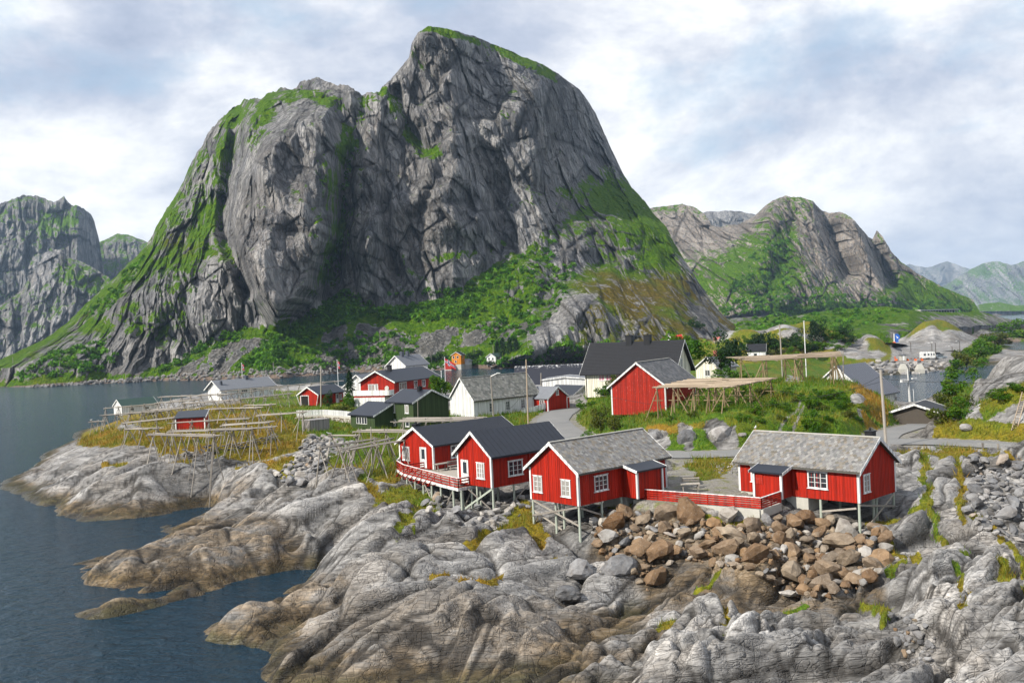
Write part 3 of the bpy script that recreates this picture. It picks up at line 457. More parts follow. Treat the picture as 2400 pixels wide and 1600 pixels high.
CRAGS = [[(1480, 1410), (1700, 1400), (1850, 1440), (2000, 1500), (1800, 1600), (1280, 1600)], [(330, 1200), (560, 1180), (720, 1250), (720, 1330), (500, 1400), (150, 1440), (160, 1320)], [(560, 1420), (740, 1320), (800, 1400), (600, 1520), (450, 1490)], [(100, 1180), (430, 1150), (600, 1120), (560, 1180), (300, 1225)], [(850, 1480), (1300, 1440), (1500, 1430), (1400, 1560), (900, 1600), (700, 1590)]]
def zones(px, py, x, y):
    veg = np.zeros(px.shape); gold = np.full(px.shape, 0.4); rust = np.zeros(px.shape)
    k = np.clip(90.0 / y, 0.15, 1.6); wa = (26 * fbm(x / 7, y / 7, 3, 140) + 13 * fbm(x / 1.6, y / 1.6, 3, 145)) * k; wb = (20 * fbm(x / 7, y / 7, 3, 150) + 10 * fbm(x / 1.6, y / 1.6, 3, 155)) * k
    px, py = px + wa, py + wb
    for poly, soft, amt, gd in VEG:
        m = poly_mask(px, py, poly, soft) * amt; gold = np.where(m > veg, gd, gold); veg = np.maximum(veg, m)
    for pts, w, amt, gd in VSTROKE:
        m = stroke(px, py, pts, w) * amt; gold = np.where(m > veg, gd, gold); veg = np.maximum(veg, m)
    for (cx, cy, rx, ry) in [(1535, 1022, 34, 24), (1610, 1018, 24, 26), (1695, 1008, 42, 30), (1500, 1035, 20, 14), (2005, 938, 18, 16), (1860, 890, 26, 9), (300, 1000, 30, 8), (1880, 792, 60, 9), (1820, 775, 60, 8), (1980, 810, 60, 16), (2020, 830, 60, 12), (2040, 790, 40, 10), (300, 1060, 60, 12)]:
        veg *= 1 - 0.95 * (1 - sstep(0.6, 1.2, np.hypot((px - cx) / rx, (py - cy) / ry)))
    for poly, soft, amt in RUST: rust = np.maximum(rust, poly_mask(px, py, poly, soft) * amt)
    return veg, gold, rust
def land(x, y, detail=True, h=None):
    """height, veg, gold, rust, gravel at (x,y)"""
    h = base_h(x, y) if h is None else h.copy(); px, py = proj(x, y, h); veg, gold, rust = zones(px, py, x, y)
    gold = np.clip(gold + 0.5 * fbm(x / 6, y / 6, 3, 31) + 0.25 * fbm(x / 1.5, y / 1.5, 2, 35), 0, 1)
    far = sstep(150, 260, y); tone = np.zeros(np.shape(x)); joint = np.zeros(np.shape(x))
    if detail:
        c, s = math.cos(math.radians(30)), math.sin(math.radians(30))
        wx = x + 1.5 * fbm(x / 9, y / 9, 2, 3); wy = y + 1.5 * fbm(x / 9, y / 9, 2, 6); a = wx * c + wy * s; b = -wx * s + wy * c
        E_, eg, cid3 = facets(a / 10 + 3, b / 4.2, 9, 0.50, 1.2, 26); F_, fg, cid = facets(a / 5.2, b / 2.3, 1, 0.36, 0.62, 22); G_, gg, cid2 = facets(a / 1.9 + 7, b / 0.9, 5, 0.20, 0.36, 15); I_, ig, _c = facets(a / 0.75 + 1, b / 0.42, 14, 0.05, 0.10, 10)
        groove = lambda g, w: np.exp(-(g / w) ** 2)
        rnd = lambda u, v, m: np.sqrt(np.clip(v - u, 0, m) / m)
        def saw(t, w=0.14): f = t - np.floor(t); return (1 - f) * sstep(0, w, f)
        smooth = sstep(-0.1, 0.35, fbm(x / 12, y / 12, 2, 44))              # some outcrops are ice-smoothed
        rough = 1 - 0.75 * smooth; slab = np.zeros(px.shape); crag = np.zeros(px.shape)
        for q_ in SLABS: slab = np.maximum(slab, poly_mask(px, py, q_, 26))
        for q_ in CRAGS: crag = np.maximum(crag, poly_mask(px, py, q_, 30))
        rough = np.clip(rough * (1 - 0.85 * slab) * 0.8 + 0.95 * crag * (1 - 0.6 * slab) + 0.14, 0, 1.2)
        lc = np.exp(-(fbm(a / 13, b / 2.6, 2, 201) / 0.03) ** 2) * 0.55 + np.exp(-(fbm(a / 3.5 + 0.4 * b, b / 9, 2, 205) / 0.026) ** 2) * 0.38 + np.exp(-(fbm(a / 5, b / 1.1, 2, 209) / 0.035) ** 2) * 0.22 * (1 - sstep(90, 130, y))
        wb = b + 0.9 * fbm(a / 7, b / 3, 3, 91); s1 = saw(wb / 3.1, 0.5); s2 = saw(wb / 1.15, 0.5); s3 = saw(wb / 0.48, 0.45)
        d = 0.55 * ridged(a / 15, b / 4.6, 2, 12) - 0.1 + E_ - 0.35 * groove(eg, 0.08) * (1 - 0.8 * sstep(110, 170, y))
        wf = 1 - sstep(75, 135, y); wm = 1 - sstep(110, 200, y); wl = 1 - 0.85 * sstep(170, 330, y)           # detail the grid can carry at that distance
        d = d + wf * (0.12 + 0.88 * rough) * (0.45 * s1 - 0.22) + wf * (0.05 + 0.95 * rough) * (0.26 * s2 - 0.13) + wf * (0.03 + 0.97 * rough) * 0.10 * s3
        d = d + wl * (0.12 + 0.88 * rough) * (1.1 * F_ - 0.32 * wm * groove(fg, 0.09)) + wm * (0.06 + 0.94 * rough) * (0.85 * G_ - 0.12 * wf * groove(gg, 0.15)) + wf * (0.04 + 0.96 * rough) * I_
        d = d + wf * 0.09 * fbm(a / 1.3, b / 0.35, 3, 21)
        tone = (0.45 * (cid3 - 0.5) + (0.25 + 0.75 * rough) * (0.6 * (cid - 0.5) + 0.5 * (cid2 - 0.5)) * wm)
        joint = np.maximum.reduce([groove(eg, 0.035) * wl, 0.7 * groove(fg, 0.05) * (0.35 + 0.65 * rough) * wl, 0.3 * groove(gg, 0.10) * rough * wf, np.clip(lc * 2.2, 0, 1) * wm])
        d = d - lc * (1 - sstep(120, 180, y)) * (1 - 0.5 * rough); d = d * (1 + 1.3 * far)
        amp = 1 - 0.88 * sstep(0.3, 0.75, veg); amp = amp * (0.22 + 0.78 * sstep(-0.6, 2.2, h)) * (1 - 0.5 * sstep(115, 170, y) * (1 - far)); amp = np.where(h < 0, amp * 0.5, amp); amp = amp * np.where(py < 1062, 0.5, 1.0) * (1 - 0.4 * sstep(180, 260, y))
        grass = sstep(0.3, 0.75, veg) * (0.22 * fbm(x / 2.2, y / 2.2, 3, 71) + 0.10 * perlin(x / 0.6, y / 0.6, 73))
        quiet = 1 - 0.75 * poly_mask(px, py, [(900, 1130), (1050, 1120), (1240, 1150), (1400, 1170), (1480, 1160), (1800, 1185), (2060, 1170), (2110, 1230), (1900, 1260), (1600, 1250), (1400, 1240), (1200, 1230), (1000, 1200)], 18)
        h = h + d * amp * 1.3 * quiet + grass
        big_, _g, _c = facets(x / 15, y / 13, 33, 2.5, 4.5, 10); h = h + (big_ + 1.6 * fbm(x / 5, y / 7, 3, 301)) * sstep(250, 330, y) * sstep(3.5, 7, h)
    gravel = np.zeros(np.shape(x))
    yx, yy = x + 0.9 * fbm(x / 2.5, y / 2.5, 3, 171), y + 0.9 * fbm(x / 2.5, y / 2.5, 3, 175); m = poly_mask(yx, yy, YARD, 1.0); h = h * (1 - m) + 6.0 * m + m * 0.04 * fbm(x / 1.2, y / 1.2, 2, 81); gravel = np.maximum(gravel, m); veg = veg * (1 - m)
    for line, w in ((ROADC, 3.0), (LANE, 2.2)):
        L2 = [(p.x, p.y) for p in line]; best = np.full(np.shape(x), 1e9); zz = np.zeros(np.shape(x))
        sel = (y < 190) & (x > -20)
        xs, ys = x[sel], y[sel]; bb = np.full(xs.shape, 1e9); zb = np.zeros(xs.shape)
        for i in range(len(line) - 1):
            p, q = line[i], line[i + 1]; vx, vy = q.x - p.x, q.y - p.y; t = np.clip(((xs - p.x) * vx + (ys - p.y) * vy) / (vx * vx + vy * vy + 1e-9), 0, 1)
            dd = np.hypot(xs - p.x - t * vx, ys - p.y - t * vy); k = dd < bb; bb = np.where(k, dd, bb); zb = np.where(k, p.z + t * (q.z - p.z), zb)
        mm = 1 - sstep(w + 0.2, w + 2.6, bb); h[sel] = h[sel] * (1 - mm) + (zb - 0.10) * mm; gravel[sel] = np.maximum(gravel[sel], (1 - sstep(w, w + 1.0, bb + 0.5 * fbm(xs / 1.5, ys / 1.5, 2, 5))))
    tr = stroke(px, py, [(1800, 1020), (1830, 995), (1870, 960), (1880, 930)], 5) * 0.5 + stroke(px, py, [(1845, 1015), (1868, 985), (1885, 950)], 4) * 0.5
    gravel = np.maximum(gravel, np.where(fbm(x / 0.8, y / 0.8, 2, 9) > -0.15, tr, 0)); veg = veg * (1 - np.clip(tr, 0, 1))
    lawn = poly_mask(px + 34 * fbm(x / 3.0, y / 3.0, 3, 181), py + 14 * fbm(x / 3.0, y / 3.0, 3, 185), [(1600, 1090), (1640, 1072), (1725, 1068), (1735, 1085), (1700, 1122), (1640, 1122)], 7) * m
    gravel = gravel * (1 - lawn); veg = np.maximum(veg, lawn * 0.8)
    return h, veg, gold, rust, gravel, tone, joint
_Y = np.concatenate([np.exp(np.linspace(math.log(31.0), math.log(40.0), 30))[:-1], np.exp(np.linspace(math.log(40.0), math.log(100.0), 470))[:-1], np.exp(np.linspace(math.log(100.0), math.log(170.0), 190))[:-1], np.exp(np.linspace(math.log(170.0), math.log(585.0), 190))])
_U = np.concatenate([np.linspace(-0.85, -0.575, 36)[:-1], np.linspace(-0.575, 0.585, 800), np.linspace(0.585, 0.92, 46)[1:]]); _nr, _nc = len(_Y), len(_U); _UL = [float(v) for v in _U]
GY, GU = np.meshgrid(_Y, _U, indexing='ij'); GX = GU * GY
def _coarse(k=3):
    ri = np.unique(np.append(np.arange(0, _nr, k), _nr - 1)); ci = np.unique(np.append(np.arange(0, _nc, k), _nc - 1)); Hc = base_h(GX[np.ix_(ri, ci)], GY[np.ix_(ri, ci)])
    tmp = np.stack([np.interp(np.arange(_nc), ci, row) for row in Hc]); return np.stack([np.interp(np.arange(_nr), ri, tmp[:, j]) for j in range(_nc)], 1)
GH = _coarse(); _lm = GH > -2.6; _pad = _lm.copy(); _pad[1:] |= _lm[:-1]; _pad[:-1] |= _lm[1:]; _pad[:, 1:] |= _lm[:, :-1]; _pad[:, :-1] |= _lm[:, 1:]
GV, GG, GR, GRV, GT, GJ = [np.zeros(GH.shape) for _ in range(6)]
for _dst, _v in zip((GH, GV, GG, GR, GRV, GT, GJ), land(GX[_pad], GY[_pad], True, GH[_pad])): _dst[_pad] = _v
def _blur(A):
    B = A.copy(); B[1:-1] = 0.25 * A[:-2] + 0.5 * A[1:-1] + 0.25 * A[2:]; C = B.copy(); C[:, 1:-1] = 0.25 * B[:, :-2] + 0.5 * B[:, 1:-1] + 0.25 * B[:, 2:]; return C
_b1 = _blur(GH); _b4 = _blur(_blur(_b1)); _w = sstep(0.030, 0.085, _blur(np.abs(GH - _b4))); GH = (0.75 * GH + 0.25 * _b1) * (1 - _w) + _b4 * _w      # soften only the steps the grid cannot carry
Q = grid_quads(_nr, _nc)
keep = (np.stack([GH.ravel()[Q[:, i]] for i in range(4)], 1).max(1) > -1.6)
ground = link(bpy.data.objects.new('ground', np_mesh('ground', np.stack([GX.ravel(), GY.ravel(), GH.ravel()], 1), Q[keep], M['shore'], {'veg': GV, 'gold': GG, 'rust': GR, 'gravel': GRV, 'tone': GT, 'joint': GJ}, smooth=True)))
tag(ground, kind='structure')
import bisect
_YL = [float(v) for v in _Y]
def gz(x, y):
    """height of the built ground by bilinear lookup"""
    u = x / y; j = min(max(bisect.bisect_right(_UL, u) - 1, 0), _nc - 2); b = j + min(1.0, max(0.0, (u - _UL[j]) / (_UL[j + 1] - _UL[j]))); i = min(max(bisect.bisect_right(_YL, y) - 1, 0), _nr - 2); a = i + min(1.0, max(0.0, (y - _YL[i]) / (_YL[i + 1] - _YL[i])))
    fa, fb = a - i, b - j
    return float(GH[i, j] * (1 - fa) * (1 - fb) + GH[i + 1, j] * fa * (1 - fb) + GH[i, j + 1] * (1 - fa) * fb + GH[i + 1, j + 1] * fa * fb)
def hit(px, py, y0=34.0, y1=580.0):
    """where the ray through a photo pixel meets the built ground"""
    a, b, c = ray(px, py); a, b, c = float(a), float(b), float(c); y = y0; ux, uz = a / b, c / b
    while y < y1:
        if gz(ux * y, y) >= CAMZ + uz * y:
            lo = max(y0, y / 1.008)
            for _ in range(5):
                m = 0.5 * (lo + y)
                if gz(ux * m, m) >= CAMZ + uz * m: y = m
                else: lo = m
            return Vector((ux * y, y, gz(ux * y, y)))
        y *= 1.008
    return Vector((a / b * y1, y1, gz(a / b * y1, y1)))

# ------------------------------------------------------------------ water
def _water():
    t = NT('sea_water'); p = t.pos(); sep = t.node('SeparateXYZ', {0: p}); dist = sep.outputs[1]
    n1 = t.noise(t.mapv(p, (0.55, 1.0, 1), (0, 0, 0.5)), 0.9, 5, 0.6, 0.4); n2 = t.noise(t.mapv(p, (0.8, 1.3, 1), (0, 0, -0.4)), 3.2, 4, 0.6); nb = t.noise(p, 0.03, 4)
    h = t.mth('ADD', n1, t.mth('MULTIPLY', n2, 0.30))
    st = t.node('MapRange', {'Value': t.mth('ADD', dist, 0), 'From Min': 40.0, 'From Max': 420.0, 'To Min': 1.0, 'To Max': 0.6}).outputs[0]
    b = t.node('Bump', {'Height': h, 'Distance': 0.75}); t.L.new(st, b.inputs['Strength'])
    col = t.mix(nb, (0.005, 0.020, 0.038), (0.011, 0.036, 0.058))
    m = t.done(col, 0.12, b.outputs[0], 0.26); t.b.inputs['IOR'].default_value = 1.33
    return m
M['water'] = _water()
water = MB().add([(-6900, -300, 0), (6900, -300, 0), (6900, 9000, 0), (-6900, 9000, 0)], [(0, 1, 2, 3)]).build('water', M['water'], kind='structure')

# ------------------------------------------------------------------ roads
def strip(name, line, w, mat, lift, **t):
    V = []; n = len(line)
    for i, p in enumerate(line):
        d = (line[min(i + 1, n - 1)] - line[max(i - 1, 0)]); d.z = 0; d.normalize(); s = Vector((-d.y, d.x, 0)); ww = w * (1 + 0.03 * math.sin(i * 1.7))
        for k in (-1, -0.5, 0, 0.5, 1): V.append(p + s * ww * k + Vector((0, 0, lift - 0.03 * k * k)))
    me = np_mesh(name, np.array([tuple(v) for v in V]), grid_quads(n, 5, True), mat, smooth=False)
    return tag(link(bpy.data.objects.new(name, me)), **t)
def _asphalt():
    t = NT('worn_asphalt'); p = t.pos(); n = t.noise(p, 0.35, 5, 0.6); f = t.noise(p, 9.0, 4, 0.7)
    c = t.mix(n, (0.13, 0.135, 0.14), (0.24, 0.235, 0.225)); c = t.mix(t.mth('MULTIPLY', t.ss(f, 0.5, 0.8), 0.3), c, (0.32, 0.31, 0.29))
    return t.done(c, 0.85, t.bump(f, 0.3, 0.02), 0.3)
M['asphalt'] = _asphalt()
strip('road', ROADC, 2.5, M['asphalt'], 0.03, kind='structure')
strip('lane', LANE, 1.7, M['asphalt'], 0.028, kind='structure')
# ================================================================== MOUNTAINS
def interp(pts, x): return np.interp(x, [p[0] for p in pts], [p[1] for p in pts])
def relief(name, sil, base, nc, nr, tana, offset, noise_amp, paint, ybase=None, jag=3.0, seed=0, mat=None, rowpow=1.0, lam=1.0, sil2=None):
    """a mountain side grown upward from its foot: each column climbs with the slope tana(px,py), then is carved by offset() and strata noise"""
    px = np.linspace(sil[0][0], sil[-1][0], nc); yt = interp(sil, px) + (jag(px) if callable(jag) else jag) * (fbm(px / 22, px * 0 + seed, 4, seed + 50, 0.65) * 1.7); yb = interp(base, px)
    yt = np.minimum(yt, yb - 1.0); r = np.linspace(0, 1, nr) ** rowpow
    PX = np.repeat(px[None, :], nr, 0); PY = yb[None, :] + (yt - yb)[None, :] * r[:, None]
    U, Wv = uw(PX, PY)
    Yb = -CAMZ / np.minimum(Wv[0], -0.004) if ybase is None else interp(ybase, px)
    TA = tana(PX, PY, yt[None, :], yb[None, :]); Y = np.zeros_like(PX); Y[0] = Yb
    for k in range(1, nr): Y[k] = Y[k - 1] * (1 + (Wv[k] - Wv[k - 1]) / np.maximum(TA[k] - Wv[k], 0.12))
    fade = sstep(0.0, 0.06, r)[:, None]
    Y = Y + offset(PX, PY, yt[None, :])
    X, Zz = U * Y, CAMZ + Wv * Y
    def disp(X, Zz):
        q = X + 0.22 * Zz; L = lam
        w1 = 6 * L * fbm(X / (40 * L), Zz / (60 * L), 3, seed + 1)
        d = 5 * ridged((q + w1) / (52 * L), Zz / (210 * L), 3, seed + 2, 0.5) + 3.0 * ridged((q + w1) / (15 * L), Zz / (90 * L), 3, seed + 7, 0.6) + 1.5 * ridged((q + 0.5 * w1) / (4.6 * L), Zz / (34 * L), 2, seed + 11, 0.6)
        E_, eg, c0_ = facets((q + w1) / (44 * L), (Zz + 0.4 * X) / (105 * L), seed + 4, 6, 9, 24); F_, fg, c1_ = facets((q + w1) / (17 * L), (Zz - 0.5 * X) / (38 * L), seed + 8, 3.5, 6, 20); G_, gg, c2_ = facets((q + w1) / (6.0 * L), (Zz + 0.3 * X) / (11 * L), seed + 9, 2.0, 3.4, 15)
        d = d + E_ + F_ + G_ - 3.0 * np.exp(-(eg / 0.04) ** 2) - 1.8 * np.exp(-(fg / 0.05) ** 2) - 0.9 * np.exp(-(gg / 0.08) ** 2)
        d = d + 1.6 * fbm(X / (9 * L), Zz / (11 * L), 3, seed + 13, 0.6)
        jt = np.maximum.reduce([np.exp(-(eg / 0.03) ** 2), 0.8 * np.exp(-(fg / 0.05) ** 2), 0.55 * np.exp(-(gg / 0.09) ** 2)]); return d * L, 0.5 * (c0_ - 0.5) + 0.6 * (c1_ - 0.5) + 0.6 * (c2_ - 0.5), jt
    A = noise_amp(PX, PY, yt[None, :]) * fade
    dd_, tone, joint = disp(X, Zz); Y2 = Y - A * dd_; X, Zz = U * Y2, CAMZ + Wv * Y2
    P = np.stack([X, Y2, Zz], -1); du = np.gradient(P, axis=1); dv = np.gradient(P, axis=0); N = np.cross(du, dv); N /= np.linalg.norm(N, axis=-1, keepdims=True) + 1e-9
    N = np.where(N[..., 1:2] > 0, -N, N); veg, gold, scree, warm = paint(PX, PY, N[..., 2], X, Zz, yt[None, :], yb[None, :])
    back = []; Pt = P[-1]; D = Pt[:, 1].mean() * 0.06
    for k, (dy, dz) in enumerate([(0.5, -0.03), (1.4, -0.25), (2.6, -0.6), (4.0, -1.02)]):
        B = Pt.copy(); f = 1 + dy * D / Pt[:, 1]; B[:, 0] *= f; B[:, 1] *= f; B[:, 2] = Pt[:, 2] * (1 + dz) + (np.array(fbm(Pt[:, 0] / 30, Pt[:, 0] * 0 + k, 3, 5)) * 3 * (k > 0)); back.append(B)
    sk = P[:1].copy(); sk[..., 2] = -8; PP = np.concatenate([sk, P, np.stack(back)], 0); n2 = nr + len(back) + 1
    ex = lambda a: np.concatenate([a[:1], a] + [a[-1:]] * len(back), 0)
    o = link(bpy.data.objects.new(name, np_mesh(name, PP.reshape(-1, 3), grid_quads(n2, nc, False), mat or M['mountain'], {'veg': ex(veg), 'gold': ex(gold), 'scree': ex(scree), 'warm': ex(warm), 'tone': ex(tone), 'joint': ex(joint)}, smooth=False)))
    tag(o, kind='structure'); return dict(o=o, px=px, P=P, PX=PX, PY=PY, veg=veg)
def on_relief(R, px, py):
    j = int(np.argmin(np.abs(R['px'] - px))); i = int(np.argmin(np.abs(R['PY'][:, j] - py))); return Vector(R['P'][i, j])

D2S = 2400 / 2352.0
S_ = lambda L: [(a * D2S, b * D2S) for a, b in L]
# ---- the great rock behind the village
SIL = [(-60, 862)] + S_([(0, 826), (100, 780), (150, 745), (200, 695), (250, 650), (300, 600), (335, 565), (350, 540), (370, 500), (400, 455), (430, 395), (450, 355), (470, 320), (490, 290), (510, 270), (530, 255), (560, 230), (600, 225), (640, 205), (655, 200), (670, 207), (690, 188), (735, 178), (770, 195), (800, 195), (830, 218), (850, 212), (870, 215), (880, 198), (900, 180), (925, 150), (940, 130), (945, 100), (960, 75), (985, 60), (1020, 65), (1060, 75), (1100, 88), (1150, 108), (1200, 130), (1250, 150), (1290, 175), (1330, 205), (1350, 230), (1370, 265), (1390, 310), (1410, 355), (1430, 395), (1450, 430), (1480, 460), (1500, 490), (1530, 520), (1550, 560), (1580, 610), (1600, 640), (1620, 670), (1640, 700), (1660, 722), (1690, 748), (1720, 775)]) + [(1790, 810)]
BASE = [(-60, 921), (0, 915), (100, 908), (250, 898), (400, 893), (620, 886), (760, 878), (900, 872), (1040, 866), (1200, 858), (1300, 850), (1500, 838), (1790, 825)]
CLIFF = [(-60, 900), (150, 872), (300, 862), (420, 845), (560, 765), (640, 758), (740, 732), (800, 682), (860, 712), (1000, 706), (1060, 690), (1100, 650), (1180, 602), (1250, 566), (1330, 505), (1420, 455), (1480, 450), (1560, 560), (1640, 700), (1790, 800)]
def _ta(px, py, yt, yb):
    yc = interp(CLIFF, px); t = sstep(-14, 22, yc - py)
    lo = 0.52 + 0.25 * sstep(1150, 1300, px); hi = np.tan(np.radians(50 + 19 * sstep(430, 620, px) - 8 * sstep(1330, 1500, px)))
    a = lo + (hi - lo) * t; top = 1 - sstep(4, 40, py - yt); return a + (0.62 - a) * top * 0.8
_yr = np.array([(b, a) for a, b in SIL if a > 1000]); _yl = np.array([(b, a) for a, b in SIL if a <= 700])
def _off(px, py, yt):
    o = np.zeros(px.shape)
    bt = poly_mask(px, py, [(543, 500), (560, 420), (610, 340), (680, 265), (770, 255), (800, 340), (790, 440), (775, 560), (735, 680), (650, 757), (575, 660), (545, 570)], 30); o -= 60 * bt
    o += 16 * stroke(px, py, [(850, 225), (835, 330), (812, 420), (800, 560), (770, 690)], 15, 16)
    o += 40 * stroke(px, py, [(565, 240), (548, 330), (532, 430), (525, 540), (580, 680)], 13, 16)
    o += 14 * stroke(px, py, [(930, 215), (960, 300), (1000, 358)], 12, 12) - 10 * stroke(px, py, [(1008, 372), (1000, 430), (965, 490)], 14, 12)
    o -= 16 * stroke(px, py, [(880, 520), (860, 620), (840, 680)], 18, 18); o += 18 * stroke(px, py, [(930, 640), (905, 540), (900, 420)], 12, 14)
    xr = np.interp(py, _yr[:, 0], _yr[:, 1]); o += 100 * np.exp(-np.clip(xr - px, 0, 900) / 80.0) * sstep(60, 200, py)
    o += 70 * sstep(1180, 1420, px) * sstep(560, 380, py)
    xl = np.interp(py, _yl[::-1, 0], _yl[::-1, 1]); o += 120 * np.exp(-np.clip(px - xl, 0, 900) / 70.0)
    o -= 60 * poly_mask(px, py, [(1150, 860), (1230, 790), (1330, 700), (1430, 660), (1560, 700), (1700, 780), (1700, 860)], 50)
    o += 30 * fbm(px / 150, py / 190, 3, 90)
    return o
def _na(px, py, yt):
    yc = interp(CLIFF, px); t = sstep(-20, 30, yc - py); lo = 0.40 + 0.85 * sstep(1130, 1260, px); a = lo + (1.15 - lo) * t
    a = a * (1 + 0.5 * (1 - sstep(520, 580, px)) * sstep(250, 350, px))
    return a * (0.35 + 0.65 * sstep(0, 26, py - yt)) * (1 - 0.35 * poly_mask(px, py, [(545, 480), (620, 330), (760, 260), (790, 440), (735, 680), (650, 757), (560, 640)], 30))
MVEG = [([(395, 480), (440, 420), (470, 370)], 16, 0.35), ([(330, 640), (400, 610), (470, 600)], 18, 0.4), ([(560, 300), (600, 290), (640, 260)], 12, 0.35), ([(930, 590), (960, 640), (1000, 655)], 7, 0.4), ([(1060, 500), (1080, 560), (1100, 600)], 7, 0.3), ([(720, 600), (740, 560), (760, 500)], 16, 0.4), ([(1200, 480), (1290, 450), (1350, 430)], 12, 0.35), ([(1180, 260), (1210, 300)], 8, 0.3), ([(1090, 110), (1110, 140)], 9, 0.35), ([(640, 240), (700, 215), (760, 230), (800, 250)], 14, 0.4), ([(430, 740), (400, 780), (330, 800)], 14, 0.4), ([(200, 760), (260, 760), (300, 720)], 16, 0.45), ([(0, 850), (130, 770), (260, 680), (345, 590), (400, 500)], 20, 0.4), ([(565, 240), (548, 300), (530, 370), (512, 440), (490, 500), (470, 550)], 26, 0.62), ([(430, 575), (500, 585), (545, 600)], 20, 0.5), ([(640, 210), (610, 270), (590, 330)], 18, 0.5), ([(445, 640), (420, 720), (300, 790)], 20, 0.3), ([(860, 225), (835, 290), (815, 350)], 16, 0.35),
        ([(815, 340), (770, 410), (765, 470), (790, 520), (785, 590), (765, 650), (735, 665)], 26, 0.55), ([(905, 215), (935, 270), (955, 310), (990, 352), (1030, 358)], 14, 0.62), ([(1000, 64), (1060, 80), (1110, 95), (1160, 112), (1230, 140), (1300, 185)], 10, 0.75), ([(970, 75), (965, 130), (985, 160)], 10, 0.3), ([(1340, 460), (1420, 440), (1500, 480), (1560, 580)], 34, 0.5), ([(1010, 610), (1100, 590), (1180, 570)], 9, 0.5),
        ([(500, 560), (560, 640), (600, 700)], 8, 0.4), ([(600, 690), (640, 760), (700, 760)], 20, 0.4)]
def _paint(px, py, nz, X, Zz, yt, yb):
    yc = interp(CLIFF, px); low = sstep(-10, 18, py - yc); n = fbm(X / 45, Zz / 45, 4, 120); n2 = fbm(X / 14, Zz / 14, 3, 125)
    b = 0.15 * n - 0.16 + 0.22 * sstep(330, 560, 700 - px * 0 - np.abs(px - 250)) * 0
    b = b + 0.14 * (1 - sstep(380, 620, px)) + 0.12 * sstep(1330, 1500, px) * sstep(300, 500, py)
    st = np.zeros(px.shape)
    for pts, w, a in MVEG: st = np.maximum(st, stroke(px + 9 * n2, py, pts, w, w) * a)
    b = b + st * 1.25 * (0.85 + 0.7 * n2)
    veg = b - 0.03 * (1 - low) + 0.42 * sstep(0.34, 0.66, nz) + low * (0.50 - 0.22 * sstep(1150, 1300, px))
    veg = veg + 0.10 * poly_mask(px, py, [(325, 640), (380, 510), (450, 350), (520, 260), (600, 235), (560, 330), (540, 470), (535, 570), (470, 620), (400, 700), (300, 740)], 30) + 0.25 * poly_mask(px, py, [(790, 230), (870, 215), (860, 420), (800, 660), (740, 680), (770, 500)], 20)
    scree = np.zeros(px.shape)
    for poly in ([(385, 886), (455, 842), (540, 802), (592, 790), (640, 800), (575, 830), (530, 880)], [(760, 772), (830, 752), (960, 778), (1090, 758), (1190, 748), (1140, 800), (1010, 838), (900, 868), (690, 872), (640, 882), (700, 862)], [(1190, 760), (1260, 750), (1230, 790), (1150, 810)]):
        scree = np.maximum(scree, poly_mask(px, py, poly, 12) * (0.58 + 0.9 * n2))
    scree = np.maximum(scree, (1 - sstep(3, 12, yb - py + 3 * n2)))
    veg = np.where(scree > 0.4, veg - 0.75, veg)
    rk = poly_mask(px, py, [(1240, 790), (1330, 705), (1400, 690), (1330, 770), (1260, 830)], 10) * 0.5 + poly_mask(px, py, [(230, 800), (330, 790), (380, 840), (330, 880), (240, 870)], 14) * 0.7 + poly_mask(px, py, [(1290, 560), (1360, 560), (1370, 640), (1300, 650)], 14) * 0.45 + poly_mask(px, py, [(1600, 700), (1650, 720), (1720, 790), (1640, 790)], 12) * 0.4
    veg = veg - rk + 0.10 * poly_mask(px, py, [(560, 868), (700, 750), (880, 720), (1100, 700), (1300, 600), (1400, 640), (1200, 760), (900, 800)], 30)
    gold = 0.15 + 0.60 * sstep(1250, 1420, px) * sstep(560, 680, py) + 0.25 * (1 - sstep(250, 500, px)) + 0.3 * stroke(px, py, [(410, 560), (480, 600), (540, 600)], 40) + 0.3 * stroke(px, py, [(950, 240), (970, 320)], 20)
    warm = 0.22 * poly_mask(px, py, [(545, 480), (620, 400), (720, 420), (740, 560), (700, 720), (640, 755), (560, 640)], 40) + 0.28 * poly_mask(px, py, [(900, 480), (1010, 480), (1030, 640), (900, 660)], 40) + 0.15 * poly_mask(px, py, [(960, 130), (1100, 150), (1100, 400), (1000, 480)], 50)
    return veg, gold, scree, warm
MAIN = relief('mountain', SIL, BASE, 840, 370, _ta, _off, _na, _paint, jag=lambda p: 2.6 + 5.0 * (1 - sstep(880, 960, p)) * sstep(250, 420, p), seed=0)

